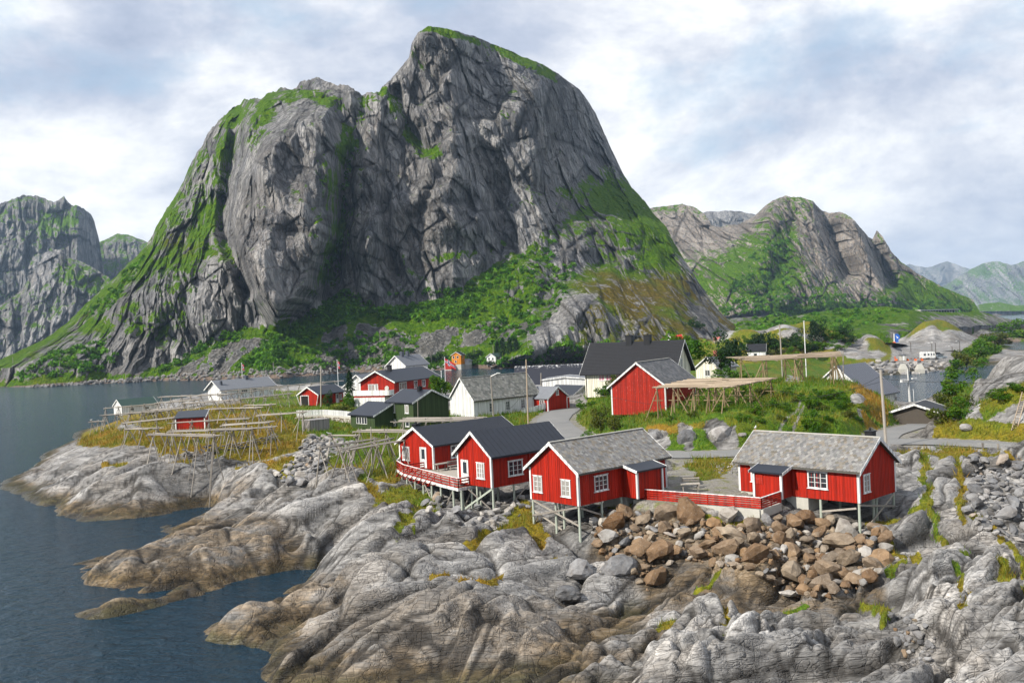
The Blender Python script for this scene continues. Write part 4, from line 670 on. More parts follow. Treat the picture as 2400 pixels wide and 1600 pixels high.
# ---- ranges to the right and left
def simple_paint(vb, gd=0.2, wm=0.1, extra=(), ledge=0.4):
    def f(px, py, nz, X, Zz, yt, yb):
        n = fbm(X / 160, Zz / 120, 4, 150); n2 = fbm(X / 50, Zz / 50, 3, 155); v = vb + 0.05 + 0.45 * n + 0.2 * n2 + ledge * sstep(0.30, 0.65, nz)
        for poly, s, a in extra: v = v + poly_mask(px, py, poly, s) * a
        return v, np.full(px.shape, gd) + 0.2 * n, np.zeros(px.shape), np.full(px.shape, wm)
    return f
def zero(px, py, yt): return np.zeros(px.shape)
def flat_ta(a, top=0.8): return lambda px, py, yt, yb: a + (top - a) * (1 - sstep(3, 30, py - yt)) * 0.5
def namp(a): return lambda px, py, yt: a * (0.3 + 0.7 * sstep(0, 20, py - yt)) + 0 * px
RS = [(1480, 540), (1500, 500), (1530, 486), (1570, 482), (1600, 478), (1625, 484), (1650, 500), (1668, 528), (1690, 532), (1740, 522), (1770, 505), (1785, 490), (1810, 470), (1840, 459), (1880, 463), (1905, 472), (1925, 492), (1945, 500), (1970, 497), (1995, 508), (2015, 532), (2035, 555), (2045, 560), (2055, 540), (2070, 556), (2090, 590), (2110, 612), (2150, 640), (2200, 668), (2250, 690), (2280, 702), (2292, 722), (2296, 730)]
def _roff(px, py, yt):
    o = -70 * poly_mask(px, py, [(1640, 640), (1720, 590), (1800, 480), (1860, 500), (1960, 640), (2000, 720), (1700, 760)], 80)
    o += 70 * stroke(px, py, [(2040, 550), (2060, 600), (2090, 660)], 14, 16) + 50 * stroke(px, py, [(1930, 500), (1950, 560), (1990, 640)], 14, 20) - 60 * stroke(px, py, [(2000, 520), (2040, 620), (2080, 700)], 26, 40)
    o += 40 * stroke(px, py, [(1860, 500), (1840, 600), (1790, 690)], 20, 40); return o
RIGHT = relief('mountain', RS, [(1480, 752), (1700, 752), (1800, 738), (2296, 733)], 420, 190, lambda px, py, yt, yb: 0.75 + 0.75 * sstep(700, 620, py) * sstep(1750, 1900, px), _roff, namp(1.5), simple_paint(0.08, 0.15, 0.8, [([(1700, 600), (1800, 520), (1850, 540), (1850, 640), (1800, 720), (1620, 720), (1600, 640)], 30, 0.30), ([(2100, 640), (2280, 700), (2290, 735), (2120, 735)], 20, 0.5), ([(1800, 710), (2290, 715), (2290, 740), (1800, 745)], 10, 0.6), ([(1500, 480), (1700, 530), (1780, 500), (1700, 590), (1560, 580)], 20, -0.35), ([(1880, 520), (2040, 570), (2080, 660), (1990, 700), (1880, 640)], 30, -0.22)]), ybase=[(1480, 1500), (1800, 1350), (2296, 1500)], jag=2.5, seed=200, lam=1.5)  # strong warm tint paints a sunlit look into this range's rock
DARK = relief('mountain', [(1560, 530), (1620, 505), (1660, 496), (1700, 494), (1740, 496), (1800, 510), (1860, 560)], [(1560, 620), (1860, 640)], 90, 60, flat_ta(2.2), zero, namp(1.0), simple_paint(-0.5), ybase=[(1560, 3000), (1860, 3000)], jag=2, seed=230, lam=4)
LEFTB = relief('mountain', [(-80, 520), (0, 478), (40, 462), (75, 456), (105, 466), (130, 474), (150, 462), (165, 478), (195, 488), (212, 500), (222, 520), (232, 560), (236, 590), (245, 640), (255, 720)], [(-80, 850), (255, 850)], 180, 150, flat_ta(1.5), lambda px, py, yt: 300 * sstep(180, 240, px), namp(1.6), simple_paint(0.0, 0.0, 0.0, [([(90, 500), (190, 500), (170, 560), (90, 560)], 20, 0.5)]), ybase=[(-80, 1900), (255, 1900)], jag=5, seed=260, lam=2.2)
LEFTM = relief('mountain', [(195, 600), (215, 575), (250, 560), (275, 548), (300, 550), (335, 562), (370, 580), (420, 640)], [(195, 800), (420, 800)], 80, 70, flat_ta(1.1), zero, namp(1.0), simple_paint(0.1, 0.15), ybase=[(195, 2300), (420, 2300)], jag=2, seed=280, lam=3)
LEFTF = relief('mountain', [(-80, 770), (0, 715), (50, 680), (90, 620), (105, 592), (125, 585), (142, 584), (155, 600), (190, 612), (220, 628), (255, 650), (280, 690), (300, 740)], [(-80, 860), (300, 860)], 150, 110, flat_ta(1.2), zero, namp(1.5), simple_paint(0.0, 0.1, 0.0, [([(120, 600), (260, 650), (240, 700), (130, 660)], 20, 0.35), ([(60, 640), (110, 590), (150, 590), (90, 680)], 8, -0.5)]), ybase=[(-80, 1450), (300, 1450)], jag=2, seed=300, lam=1.8)
FAR1 = relief('mountain', [(2080, 640), (2130, 618), (2170, 628), (2220, 612), (2300, 640), (2400, 620), (2600, 560)], [(2080, 722), (2600, 712)], 90, 50, flat_ta(0.9), zero, namp(0.8), simple_paint(-0.2, 0.0), ybase=[(2080, 8000), (2600, 8000)], jag=2, seed=320, lam=11)
FAR2 = relief('mountain', [(2180, 690), (2220, 665), (2260, 640), (2300, 618), (2340, 612), (2370, 622), (2420, 606), (2500, 590), (2620, 560)], [(2180, 728), (2620, 714)], 110, 60, flat_ta(0.8), zero, namp(0.8), simple_paint(0.0, 0.0), ybase=[(2180, 6200), (2620, 6200)], jag=2, seed=340, lam=9)
FAR3 = relief('hill', [(2270, 722), (2300, 712), (2340, 708), (2380, 716), (2440, 712), (2600, 722)], [(2270, 731), (2600, 727)], 70, 20, flat_ta(0.5), zero, namp(0.4), simple_paint(0.3, 0.1), ybase=[(2270, 3000), (2600, 3000)], jag=1, seed=350, lam=5)
# ---- low land between the far range and the harbour
LOW = relief('hill', [(1640, 764), (1690, 748), (1760, 742), (1850, 742), (1920, 730), (2000, 722), (2080, 718), (2150, 728), (2240, 732), (2300, 730), (2340, 742), (2385, 752), (2400, 757)], [(1640, 800), (1900, 792), (2130, 778), (2200, 772), (2300, 764), (2400, 760)], 260, 60, lambda px, py, yt, yb: 0.16 + 0 * px, zero, namp(0.8), simple_paint(0.25, 0.3, 0.1, [([(1640, 800), (1800, 745), (2100, 718), (2200, 735), (2000, 760), (1900, 790)], 14, 0.28), ([(2180, 740), (2400, 740), (2400, 770), (2180, 775)], 10, -0.3)], 0.3), ybase=[(1640, 640), (2130, 640), (2400, 900)], jag=1.2, seed=370, lam=0.7)
ISLET = relief('rock_islet', [(2270, 790), (2300, 772), (2330, 778), (2360, 790), (2420, 796), (2480, 800)], [(2270, 802), (2480, 806)], 80, 24, lambda px, py, yt, yb: 0.35 + 0 * px, zero, namp(0.15), simple_paint(-0.25), ybase=[(2270, 560), (2480, 560)], jag=1, seed=390, lam=0.5)

# ------------------------------------------------------------------ haze: real air round everything
def _haze():
    m = bpy.data.materials.new('thin_haze'); m.use_nodes = True; N = m.node_tree.nodes; N.clear(); o = N.new('ShaderNodeOutputMaterial')
    v = N.new('ShaderNodeVolumePrincipled'); v.inputs['Color'].default_value = (0.50, 0.72, 1.0, 1); v.inputs['Density'].default_value = 6.5e-5; v.inputs['Anisotropy'].default_value = 0.1
    m.node_tree.links.new(v.outputs[0], o.inputs['Volume']); return m
haze = MB().box((-7000, -320, -9), (7000, 9200, max(float(max(v[2] for v in o.bound_box)) for o in bpy.data.objects if o.name.startswith('mountain')) + 12)).build('haze', _haze(), kind='stuff')
# ================================================================== BUILDINGS
rnd = random.Random(5)
def ax(ang): a = math.radians(ang); return Vector((math.cos(a), math.sin(a), 0)), Vector((-math.sin(a), math.cos(a), 0))
class House:
    def __init__(s, name, label, cat, corner, ang, w, l, wh, rh, wall, roof, trim=None, at='o', eave=0.35, gable=0.3, thick=0.14, batten=0.22, slates=None, ribs=None, courses=None, boards=True, group=None, corners=True, base=None, ribmat=None):
        x, y = ax(ang); o = Vector(corner)
        if at == 'x': o = o - x * w                     # given corner is the x=w, y=0 one
        s.w, s.l, s.wh, s.rh, s.ang, s.x, s.y, s.o, s.trim, s.wall = w, l, wh, rh, ang, x, y, o, trim or M['white'], wall
        s.e = empty(name, o, ang, label=label, cat=cat, group=group); k = (rh - wh) / (w / 2); s.k = k
        MB().prism([(0, 0), (w, 0), (w, wh), (w / 2, rh), (0, wh)][::-1], 0, l).build('wall', wall, s.e)
        if batten:
            b = MB(); t = 0.022; bw = 0.05
            n = int(w / batten)
            for i in range(1, n):
                u = i * w / n; top = wh + (u if u < w / 2 else w - u) * k - 0.02
                b.box((u - bw / 2, -t, 0.02), (u + bw / 2, 0.0, top)); b.box((u - bw / 2, l, 0.02), (u + bw / 2, l + t, top))
            n = int(l / batten)
            for i in range(1, n):
                u = i * l / n; b.box((-t, u - bw / 2, 0.02), (0, u + bw / 2, wh)); b.box((w, u - bw / 2, 0.02), (w + t, u + bw / 2, wh))
            b.build('cladding', wall, s.e, kind='stuff')
        # roof: one folded sheet with thickness
        lo = wh - eave * k; th = thick * math.sqrt(1 + k * k)
        s.roof = MB().prism([(-eave, lo + 0.03), (w / 2, rh + 0.03), (w + eave, lo + 0.03), (w + eave, lo + 0.03 + th), (w / 2, rh + 0.03 + th), (-eave, lo + 0.03 + th)], -gable, l + gable).build('roof', roof, s.e)
        top = lambda u: (rh + 0.03 + th) - abs(u - w / 2) * k
        cs = 1 / math.sqrt(1 + k * k); sn = k * cs; SL = (w / 2 + eave) / cs
        def slope_pt(side, d, yy, up=0.0):              # d: distance down from ridge along the slope
            u = w / 2 + side * d * cs; return Vector((u + side * sn * up, yy, rh + 0.03 + th - d * sn + cs * up))
        s.sp = slope_pt; s.SL = SL
        if slates:
            sw, ex, cols = slates; b = MB(); rg = random.Random(int(w * 100 + l * 10))
            for side in (-1, 1):
                rows = int(SL / ex)
                for r in range(rows + 1):
                    d1 = min(SL + 0.04, (r + 1) * ex + 0.02); d0 = max(0.0, d1 - ex * 1.35); n = int((l + 2 * gable) / sw); off = 0.5 * sw * (r % 2)
                    for c in range(n + 1):
                        y0 = -gable + c * sw - off + rg.uniform(-0.015, 0.015); y1 = y0 + sw * 0.96
                        if y1 < -gable + 0.03 or y0 > l + gable - 0.03: continue
                        y0 = max(y0, -gable - 0.02); y1 = min(y1, l + gable + 0.02); m = (y0 + y1) / 2; q = (y1 - y0) * 0.25; lift = 0.022 + rg.uniform(0, 0.02); dd = d1 + rg.uniform(-0.02, 0.02)
                        vs = [slope_pt(side, d0, y0, 0.006), slope_pt(side, d0, y1, 0.006), slope_pt(side, dd - ex * 0.35, y1, lift * 0.8), slope_pt(side, dd, m + q, lift), slope_pt(side, dd, m - q, lift), slope_pt(side, dd - ex * 0.35, y0, lift * 0.8)]
                        cc = rg.choice(cols); f = rg.uniform(0.75, 1.25); b.add(vs, [(0, 1, 2, 3, 4, 5) if side < 0 else (5, 4, 3, 2, 1, 0)], tuple(v * f * 0.68 for v in cc))
            b.build('slate_covering', M['slate'], s.roof, kind='stuff'); s.roof.data.materials[0] = M['slate_bed']
            MB().bar(slope_pt(1, 0, -gable, 0.03), slope_pt(1, 0, l + gable, 0.03), 0.26, 0.07).build('ridge_cap', M['concrete'], s.roof)
        if ribs:
            b = MB(); n = int((l + 2 * gable) / ribs)
            for side in (-1, 1):
                for i in range(n + 1):
                    yy = -gable + i * (l + 2 * gable) / n; b.bar(slope_pt(side, 0.02, yy, 0.012), slope_pt(side, SL, yy, 0.012), min(0.05, ribs * 0.3), 0.035)
            b.build('roof_ribs', ribmat or roof, s.roof, kind='stuff')
        if courses:
            b = MB(); n = int(SL / courses)
            for side in (-1, 1):
                for i in range(1, n + 1): b.bar(slope_pt(side, i * SL / n, -gable, 0.015), slope_pt(side, i * SL / n, l + gable, 0.015), 0.07, 0.05)
            b.build('roof_courses', roof, s.roof, kind='stuff')
        if boards:
            for yy, dy in ((-gable, -1), (l + gable, 1)):
                for side in (-1, 1):
                    b = MB(); y0, y1 = (yy - 0.035, yy - 0.003) if dy < 0 else (yy + 0.003, yy + 0.035); h = 0.24
                    e = slope_pt(side, SL + 0.05, 0); tpx = slope_pt(side, 0, 0); u0, u1 = e.x, w / 2
                    poly = [(u0, e.z + 0.03), (u1, tpx.z + 0.05), (u1, tpx.z - h), (u0, e.z - h)]
                    b.prism(poly if side > 0 else poly[::-1], y0, y1).build('bargeboard', s.trim, s.e)
        if corners:
            for cx, cy in ((0, 0), (w, 0), (0, l), (w, l)):
                b = MB(); sx = -1 if cx == 0 else 1; sy = -1 if cy == 0 else 1; t = 0.035; q = 0.15
                xs = sorted((cx + sx * t, cx - sx * q)); ys = sorted((cy + sy * t, cy - sy * q)); b.box((xs[0], ys[0], 0.0), (xs[1], ys[1], wh - 0.02)).build('corner_board', s.trim, s.e)
    def W(s, x, y, z): return s.o + s.x * x + s.y * y + Vector((0, 0, z))
    def frame(s, face):
        w, l = s.w, s.l
        return {'front': (Vector((0, 0, 0)), Vector((1, 0, 0)), Vector((0, -1, 0))), 'back': (Vector((w, l, 0)), Vector((-1, 0, 0)), Vector((0, 1, 0))),
                'left': (Vector((0, l, 0)), Vector((0, -1, 0)), Vector((-1, 0, 0))), 'right': (Vector((w, 0, 0)), Vector((0, 1, 0)), Vector((1, 0, 0)))}[face]
    def _bx(s, mb, fr, u0, u1, z0, z1, n0, n1):
        o, a, n = fr; Mx = Matrix(((a.x, -n.x, 0, o.x), (a.y, -n.y, 0, o.y), (0, 0, 1, 0), (0, 0, 0, 1))); mb.box((u0, -n1, z0), (u1, -n0, z1), None, Mx); return mb
    def win(s, face, u, z, w, h, cols=2, rows=3, glass='glass', case=0.10, sill=True, parent=None, fr=None):
        fr = fr or s.frame(face); p = parent or s.e; m = MB(); B = s._bx; c = case
        B(m, fr, u - w / 2 - c, u + w / 2 + c, z + h, z + h + c, 0.0, 0.06); B(m, fr, u - w / 2 - c, u + w / 2 + c, z - c, z, 0.0, 0.06)
        B(m, fr, u - w / 2 - c, u - w / 2, z, z + h, 0.0, 0.06); B(m, fr, u + w / 2, u + w / 2 + c, z, z + h, 0.0, 0.06)
        if sill: B(m, fr, u - w / 2 - c - 0.07, u + w / 2 + c + 0.07, z - c - 0.05, z - c + 0.005, 0.0, 0.11); B(m, fr, u - w / 2 - c - 0.05, u + w / 2 + c + 0.05, z + h + c - 0.005, z + h + c + 0.04, 0.0, 0.10)
        o = m.build('window', M['white'] if s.trim is M['red'] else s.trim, p)
        B(MB(), fr, u - w / 2, u + w / 2, z, z + h, 0.004, 0.022).build('pane', M[glass], o)
        if cols > 1 or rows > 1:
            b = MB()
            for i in range(1, cols): x = u - w / 2 + w * i / cols; B(b, fr, x - 0.035, x + 0.035, z, z + h, 0.02, 0.05)
            for j in range(1, rows): y = z + h * j / rows; B(b, fr, u - w / 2, u + w / 2, y - 0.016, y + 0.016, 0.02, 0.04)
            b.build('glazing_bars', M['white'], o, kind='stuff')
        return o
    def door(s, face, u, z, w, h, leaf='white', pane=(0.3, 0.45, 0.95), case=0.1, glass='glass'):
        fr = s.frame(face); B = s._bx
        o = B(MB(), fr, u - w / 2, u + w / 2, z, z + h, 0.0, 0.03).build('door', M[leaf], s.e)
        m = MB(); B(m, fr, u - w / 2 - case, u - w / 2 - 0.002, z, z + h + case, 0.0, 0.06); B(m, fr, u + w / 2 + 0.002, u + w / 2 + case, z, z + h + case, 0.0, 0.06); B(m, fr, u - w / 2 - 0.002, u + w / 2 + 0.002, z + h + 0.002, z + h + case, 0.0, 0.06); m.build('door_frame', M['white'], o)
        if pane: B(MB(), fr, u - w * pane[0], u + w * pane[0], z + h * pane[1], z + h * pane[2], 0.03, 0.045).build('pane', M[glass], o)
        B(MB(), fr, u + w * 0.36, u + w * 0.42, z + h * 0.46, z + h * 0.50, 0.03, 0.08).build('handle', M['metal'], o); return o
    def chimney(s, side, d, y, w, h, mat='black', cap=True, dy=None):
        p = s.sp(side, d, y); o = MB().box((p.x - w / 2, p.y - (dy or w) / 2, p.z - 0.35 - s.k * w), (p.x + w / 2, p.y + (dy or w) / 2, p.z + h)).build('chimney', M[mat], s.roof)
        if cap: MB().box((p.x - w * 0.62, p.y - (dy or w) * 0.62, p.z + h + 0.002), (p.x + w * 0.62, p.y + (dy or w) * 0.62, p.z + h + 0.07)).tube((p.x, p.y, p.z + h + 0.06), (p.x, p.y, p.z + h + 0.28), 0.09, 0.07, 8).build('chimney_cap', M['black'] if mat == 'black' else M['concrete'], o); tag(o.children[0], kind='stuff') if o.children else None
        return o
    def porch(s, face, u0, u1, depth, h_out, h_in, wall, open_left=False, roofmat='darkroof'):
        """lean-to porch on a long wall; u along the wall"""
        fr = s.frame(face); o, a, n = fr; P = lambda u, d, z: o + a * u + n * d + Vector((0, 0, z)); z0 = -0.02
        m = MB(); vs = [P(u0, 0, z0), P(u1, 0, z0), P(u1, depth, z0), P(u0, depth, z0), P(u0, 0, h_in), P(u1, 0, h_in), P(u1, depth, h_out), P(u0, depth, h_out)]
        m.add(vs, [(3, 2, 1, 0), (4, 5, 6, 7), (0, 1, 5, 4), (1, 2, 6, 5), (2, 3, 7, 6), (3, 0, 4, 7)]); e = m.build('porch', wall, s.e)
        b = MB(); n_ = int((u1 - u0) / 0.22)
        for i in range(1, n_): x = u0 + (u1 - u0) * i / n_; b.bar(P(x, depth + 0.011, z0 + 0.02), P(x, depth + 0.011, h_out - 0.02), 0.05, 0.022, None, tuple(n))
        n_ = int(depth / 0.22)
        for i in range(1, n_):
            d = depth * i / n_; hh = h_in + (h_out - h_in) * d / depth
            for uu, sg in ((u0, -1), (u1, 1)): b.bar(P(uu + sg * 0.011, d, z0 + 0.02), P(uu + sg * 0.011, d, hh - 0.02), 0.05, 0.022, None, tuple(a))
        b.build('porch_cladding', wall, e, kind='stuff')
        ov = 0.28; th = 0.13; sl = (h_out - h_in) / depth
        r = MB(); q = [(u0 - ov, 0.02), (u1 + ov, 0.02), (u1 + ov, depth + ov), (u0 - ov, depth + ov)]; lo = [P(u, d, h_in + sl * d + 0.02) for u, d in q]; hi = [p + Vector((0, 0, th)) for p in lo]
        r.add(lo + hi, [(3, 2, 1, 0), (4, 5, 6, 7), (0, 1, 5, 4), (1, 2, 6, 5), (2, 3, 7, 6), (3, 0, 4, 7)]); ro = r.build('porch_roof', M[roofmat], e)
        for k, uu in enumerate((u0 - ov - 0.02, u1 + ov + 0.02)): MB().bar(P(uu, 0.03, h_in + 0.07), P(uu, depth + ov, h_in + sl * (depth + ov) + 0.07), 0.035, 0.22).build('bargeboard', M['white'], ro)
        for uu in (u0, u1): MB().bar(P(uu, depth + 0.02, z0), P(uu, depth + 0.02, h_out - 0.02), 0.17, 0.17).build('corner_board', M['white'], e)
        return e, P
    def stilts(s, pts, mat='stilt', r=0.11, into=0.25):
        out = []
        for (x, y) in pts:
            p = s.W(x, y, -0.01); g = gz(p.x, p.y); 
            if g < p.z - 0.05: out.append(pole('stilt', (p.x, p.y, g - into), p, r, M[mat], s.e))
        return out
    def brace(s, a, b, w=0.14, mat='greywood'):
        inv = s.e.matrix_basis.inverted(); MB().bar(inv @ Vector(a), inv @ Vector(b), 0.05, w).build('brace', M[mat], s.e)
SL_WARM = [(0.28, 0.275, 0.26), (0.25, 0.248, 0.245), (0.31, 0.30, 0.285), (0.29, 0.262, 0.22), (0.23, 0.23, 0.235), (0.34, 0.335, 0.325), (0.25, 0.22, 0.18), (0.29, 0.29, 0.285), (0.26, 0.262, 0.262)]
SL_GREY = [(0.20, 0.21, 0.195), (0.25, 0.255, 0.24), (0.17, 0.175, 0.165), (0.29, 0.29, 0.27), (0.23, 0.235, 0.21)]
SL_BLUE = [(0.15, 0.155, 0.165), (0.18, 0.185, 0.195), (0.13, 0.135, 0.145), (0.21, 0.21, 0.215)]
FZ = 6.2
# ---- cabin C: slate roof, left of the yard
hC = House('cabin', 'red cabin with slate roof on tall stilts, left of the gravel yard', 'cabin', onz(1356.9, 1186.2, FZ), -49, 5.55, 10.6, 2.66, 4.62, M['red'], M['slate_bed'], at='x', eave=0.38, gable=0.32, slates=(0.27, 0.235, SL_WARM), group='red cabins on stilts')
hC.win('front', 0.95, 0.75, 0.85, 1.15, 2, 3, 'curtain'); hC.win('front', 4.2, 0.70, 0.85, 1.15, 2, 3, 'curtain'); hC.win('right', 2.55, 0.95, 1.35, 1.05, 3, 3)
eC, PC = hC.porch('right', 5.1, 8.15, 1.55, 2.15, 2.55, M['red'])
hC.stilts([(0.12, 0.12), (5.43, 0.12), (2.4, 0.5), (2.9, 0.9), (5.4, 2.7), (0.2, 3.0), (2.7, 3.2), (5.4, 5.0)])
def G(h, x, y, dz=0.0): p = h.W(x, y, 0); return Vector((p.x, p.y, gz(p.x, p.y) + dz))
hC.brace(hC.W(5.4, 0.0, -0.1), G(hC, 0.1, 0.0, 0.7)); hC.brace(hC.W(0.2, 0.05, -0.1), G(hC, 5.4, 0.05, 1.2)); hC.brace(hC.W(5.45, 0.3, -0.2), G(hC, 5.45, 2.7, 0.6)); hC.brace(G(hC, 0.2, 0.15, 1.1), G(hC, 2.9, 0.6, 0.1))
MB().box((2.8, 5.6, -1.4), (5.45, 10.5, -0.02)).build('foundation', M['concrete'], hC.e)
# ---- cabin D: slate roof, right of the yard
hD = House('cabin', 'red cabin with slate roof and black chimney, right of the gravel yard', 'cabin', onz(2015.2, 1179.4, FZ), 43, 5.9, 10.3, 2.42, 4.36, M['red'], M['slate_bed'], at='o', eave=0.38, gable=0.32, slates=(0.27, 0.235, SL_WARM), group='red cabins on stilts')
hD.win('left', 7.0, 0.90, 1.45, 1.10, 3, 3); hD.win('front', 1.15, 0.75, 0.80, 1.15, 2, 3, 'curtain'); hD.win('left', 1.7, 0.95, 0.9, 1.05, 2, 3, 'curtain')
eD, PD = hD.porch('left', 2.35, 4.75, 1.45, 1.95, 2.35, M['red'])
MB().bar(PD(2.85, 1.49, 1.0), PD(2.85, 1.49, 1.8), 0.62, 0.04, None, tuple(hD.frame('left')[2])).build('hatch', M['red_old'], eD)
hD.chimney(1, 0.75, 0.75, 0.62, 0.75)
hD.stilts([(0.12, 0.12), (0.12, 3.2), (5.75, 0.15), (2.7, 0.3), (3.2, 0.3), (2.7, 3.0), (5.75, 3.0)])
hD.brace(hD.W(0.1, 0.0, -0.15), G(hD, 5.7, 0.0, 0.15)); hD.brace(G(hD, 0.1, 0.04, 1.0), hD.W(5.7, 0.04, -0.1)); hD.brace(hD.W(0.04, 0.3, -0.4), G(hD, 0.04, 3.1, 0.7))
MB().box((0.05, 4.2, -1.3), (3.0, 10.2, -0.02)).build('foundation', M['concrete'], hD.e)
# ---- cabin B: dark sheet roof, nearest the deck end
hB = House('cabin', 'red cabin with dark sheet roof, middle one beside the wooden terrace', 'cabin', onz(1153.5, 1143.6, 6.5), -49, 4.75, 9.0, 2.8, 4.62, M['red'], M['darkroof'], at='x', eave=0.38, gable=0.3, ribs=0.6, group='red cabins on stilts')
hB.door('front', 1.05, 0.1, 0.85, 2.0); hB.win('front', 3.3, 0.8, 0.9, 1.2, 3, 3, 'curtain'); hB.win('right', 2.75, 0.85, 1.5, 1.15, 3, 3)
MB().bar((4.78, 4.4, 0.0), (4.78, 4.4, 2.7), 0.07, 0.06).build('downpipe', M['red'], hB.e)
hB.stilts([(0.3, 0.2), (2.4, 0.2), (4.6, 0.2), (4.6, 2.6), (4.6, 4.8), (2.4, 2.6), (0.5, 2.6)]); hB.brace(hB.W(4.6, 0.1, -0.1), G(hB, 1.4, -0.8, 0.1), 0.16, 'stilt'); hB.brace(hB.W(1.6, -0.3, -0.25), G(hB, 4.4, 0.0, 0.3), 0.12); hB.brace(hB.W(4.68, 4.2, -0.3), G(hB, 4.68, 2.4, 0.1), 0.12)
# ---- cabin A: behind B
hA = House('cabin', 'red cabin with dark ribbed roof and chimney, farthest along the wooden terrace', 'cabin', onz(1017, 1100, 6.4), -46, 5.6, 12.0, 2.45, 4.0, M['red'], M['darkroof'], at='x', eave=0.36, gable=0.3, ribs=0.24, group='red cabins on stilts')
hA.win('front', 1.15, 0.75, 1.0, 1.2, 3, 3, 'curtain'); hA.door('front', 4.0, 0.08, 0.85, 2.0); hA.win('right', 3.2, 0.95, 1.6, 1.1, 3, 3); hA.chimney(-1, 0.5, 0.5, 0.6, 0.45)
hA.stilts([(0.2, 0.2), (2.8, 0.2), (5.4, 0.2)])
# ---- wooden terrace between A and B
dk = empty('terrace', onz(1034, 1134, 6.35), 0, label='wooden terrace with red slatted railing in front of two red cabins', cat='terrace'); DO = dk.location.copy()
dp = [onz(a, b, 6.35) - DO for a, b in [(931, 1099), (946, 1109), (1034, 1134), (1075, 1144), (1119, 1136)]]
inner = [hB.W(0.2, -0.03, 0) - DO, hB.W(-0.05, 3.5, 0) - DO, hA.W(5.65, 3.5, 0) - DO, hA.W(5.55, -0.06, 0) - DO, hA.W(0, -0.06, 0) - DO]
poly = [Vector((p.x, p.y, 0)) for p in dp + inner]
MB().add([p for p in poly] + [p - Vector((0, 0, 0.2)) for p in poly], [tuple(range(len(poly))), tuple(range(2 * len(poly) - 1, len(poly) - 1, -1))] + [((i + 1) % len(poly), i, i + len(poly), (i + 1) % len(poly) + len(poly)) for i in range(len(poly))]).build('floor', M['greywood'], dk)
def railing(par, pts, h, nslat, mat, cap, post=1.5, z0=0.12, sw=0.1, inv=None):
    for a, b in zip(pts[:-1], pts[1:]):
        L = (b - a).length; n = max(1, round(L / post))
        for i in range(n + 1): p = a.lerp(b, i / n); MB().bar(p, p + Vector((0, 0, h - 0.02)), 0.08, 0.08).build('post', mat, par)
        nn = Vector((-(b - a).y, (b - a).x, 0)).normalized() * 0.055
        for k in range(nslat):
            z = z0 + (h - z0 - 0.06) * k / max(1, nslat - 1); MB().bar(a + Vector((0, 0, z)) - nn, b + Vector((0, 0, z)) - nn, 0.025, sw).build('rail_board', mat, par)
        MB().bar(a + Vector((0, 0, h)), b + Vector((0, 0, h)), 0.15, 0.04).build('handrail', cap, par)
Zv = Vector((0, 0, 0))
dq = [Vector((p.x, p.y, 0)) for p in dp]
railing(dk, [Vector((inner[4].x, inner[4].y, 0)), dq[0], dq[1]], 0.9, 4, M['red'], M['white']); railing(dk, [dq[1], dq[2], dq[3], dq[4], Vector((inner[0].x, inner[0].y, 0)).lerp(dq[4], 0.3)], 0.9, 4, M['red'], M['white'])
q0 = hA.W(5.0, -0.1, 0) - DO; q0.z = 0; railing(dk, [dq[1].lerp(q0, 0.15), q0.lerp(dq[1], 0.2)], 0.85, 4, M['red'], M['red'])
dirn = (dq[2] - dq[1]); outn = Vector((dirn.y, -dirn.x, 0)).normalized()
for i in range(8):
    p = dq[1].lerp(dq[2], (i + 0.3) / 8.2); b = MB(); b.bar(p + Vector((0, 0, 0.75)), p + outn * 0.95 + Vector((0, 0, -0.15)), 0.06, 0.06, None, tuple(dirn.normalized())); b.bar(p + Vector((0, 0, -0.16)), p + outn * 1.0 + Vector((0, 0, -0.16)), 0.06, 0.06); b.build('outrigger', M['red'], dk)
for a, b in zip(dq[:-1], dq[1:]): MB().bar(a + Vector((0, 0, -0.12)) + outn * 0.06, b + Vector((0, 0, -0.12)) + outn * 0.06, 0.05, 0.26).build('edge_beam', M['white'], dk)
for (i, t, br) in [(0, 0.5, 0), (1, 0.05, 1), (1, 0.28, 0), (1, 0.5, 1), (1, 0.72, 0), (1, 0.95, 0), (2, 0.6, 1), (3, 0.05, 0), (3, 0.6, 1)]:
    p = DO + dq[i].lerp(dq[i + 1], t) - outn * 0.15 + Vector((0, 0, -0.2)); g = gz(p.x, p.y)
    if g < p.z: pole('stilt', (p.x, p.y, g - 0.3), p, 0.11, M['stilt'], dk)
    p2 = p - outn * 1.9; g2 = gz(p2.x, p2.y)
    if g2 < p2.z - 0.1: pole('stilt', (p2.x, p2.y, g2 - 0.3), p2, 0.10, M['stilt'], dk)
    if br: q = p + dirn.normalized() * 1.6 * (1 if i < 2 else -1); gq = gz(q.x, q.y); pole('brace', (q.x, q.y, gq - 0.1), p + Vector((0, 0, -0.1)), 0.07, M['greywood'], dk)
def picnic(label, loc, ang, benches=(1, -1), seatback=(False, True)):
    e = empty('picnic_table', loc, ang, label=label, cat='table'); MB().box((-0.8, -0.36, 0.68), (0.8, 0.36, 0.74)).build('table_top', M['greywood'], e)
    for sx in (-0.6, 0.6):
        for sy in (-0.25, 0.25): MB().bar((sx, sy, 0), (sx, sy * 0.6, 0.68), 0.07).build('leg', M['greywood'], e)
    return e
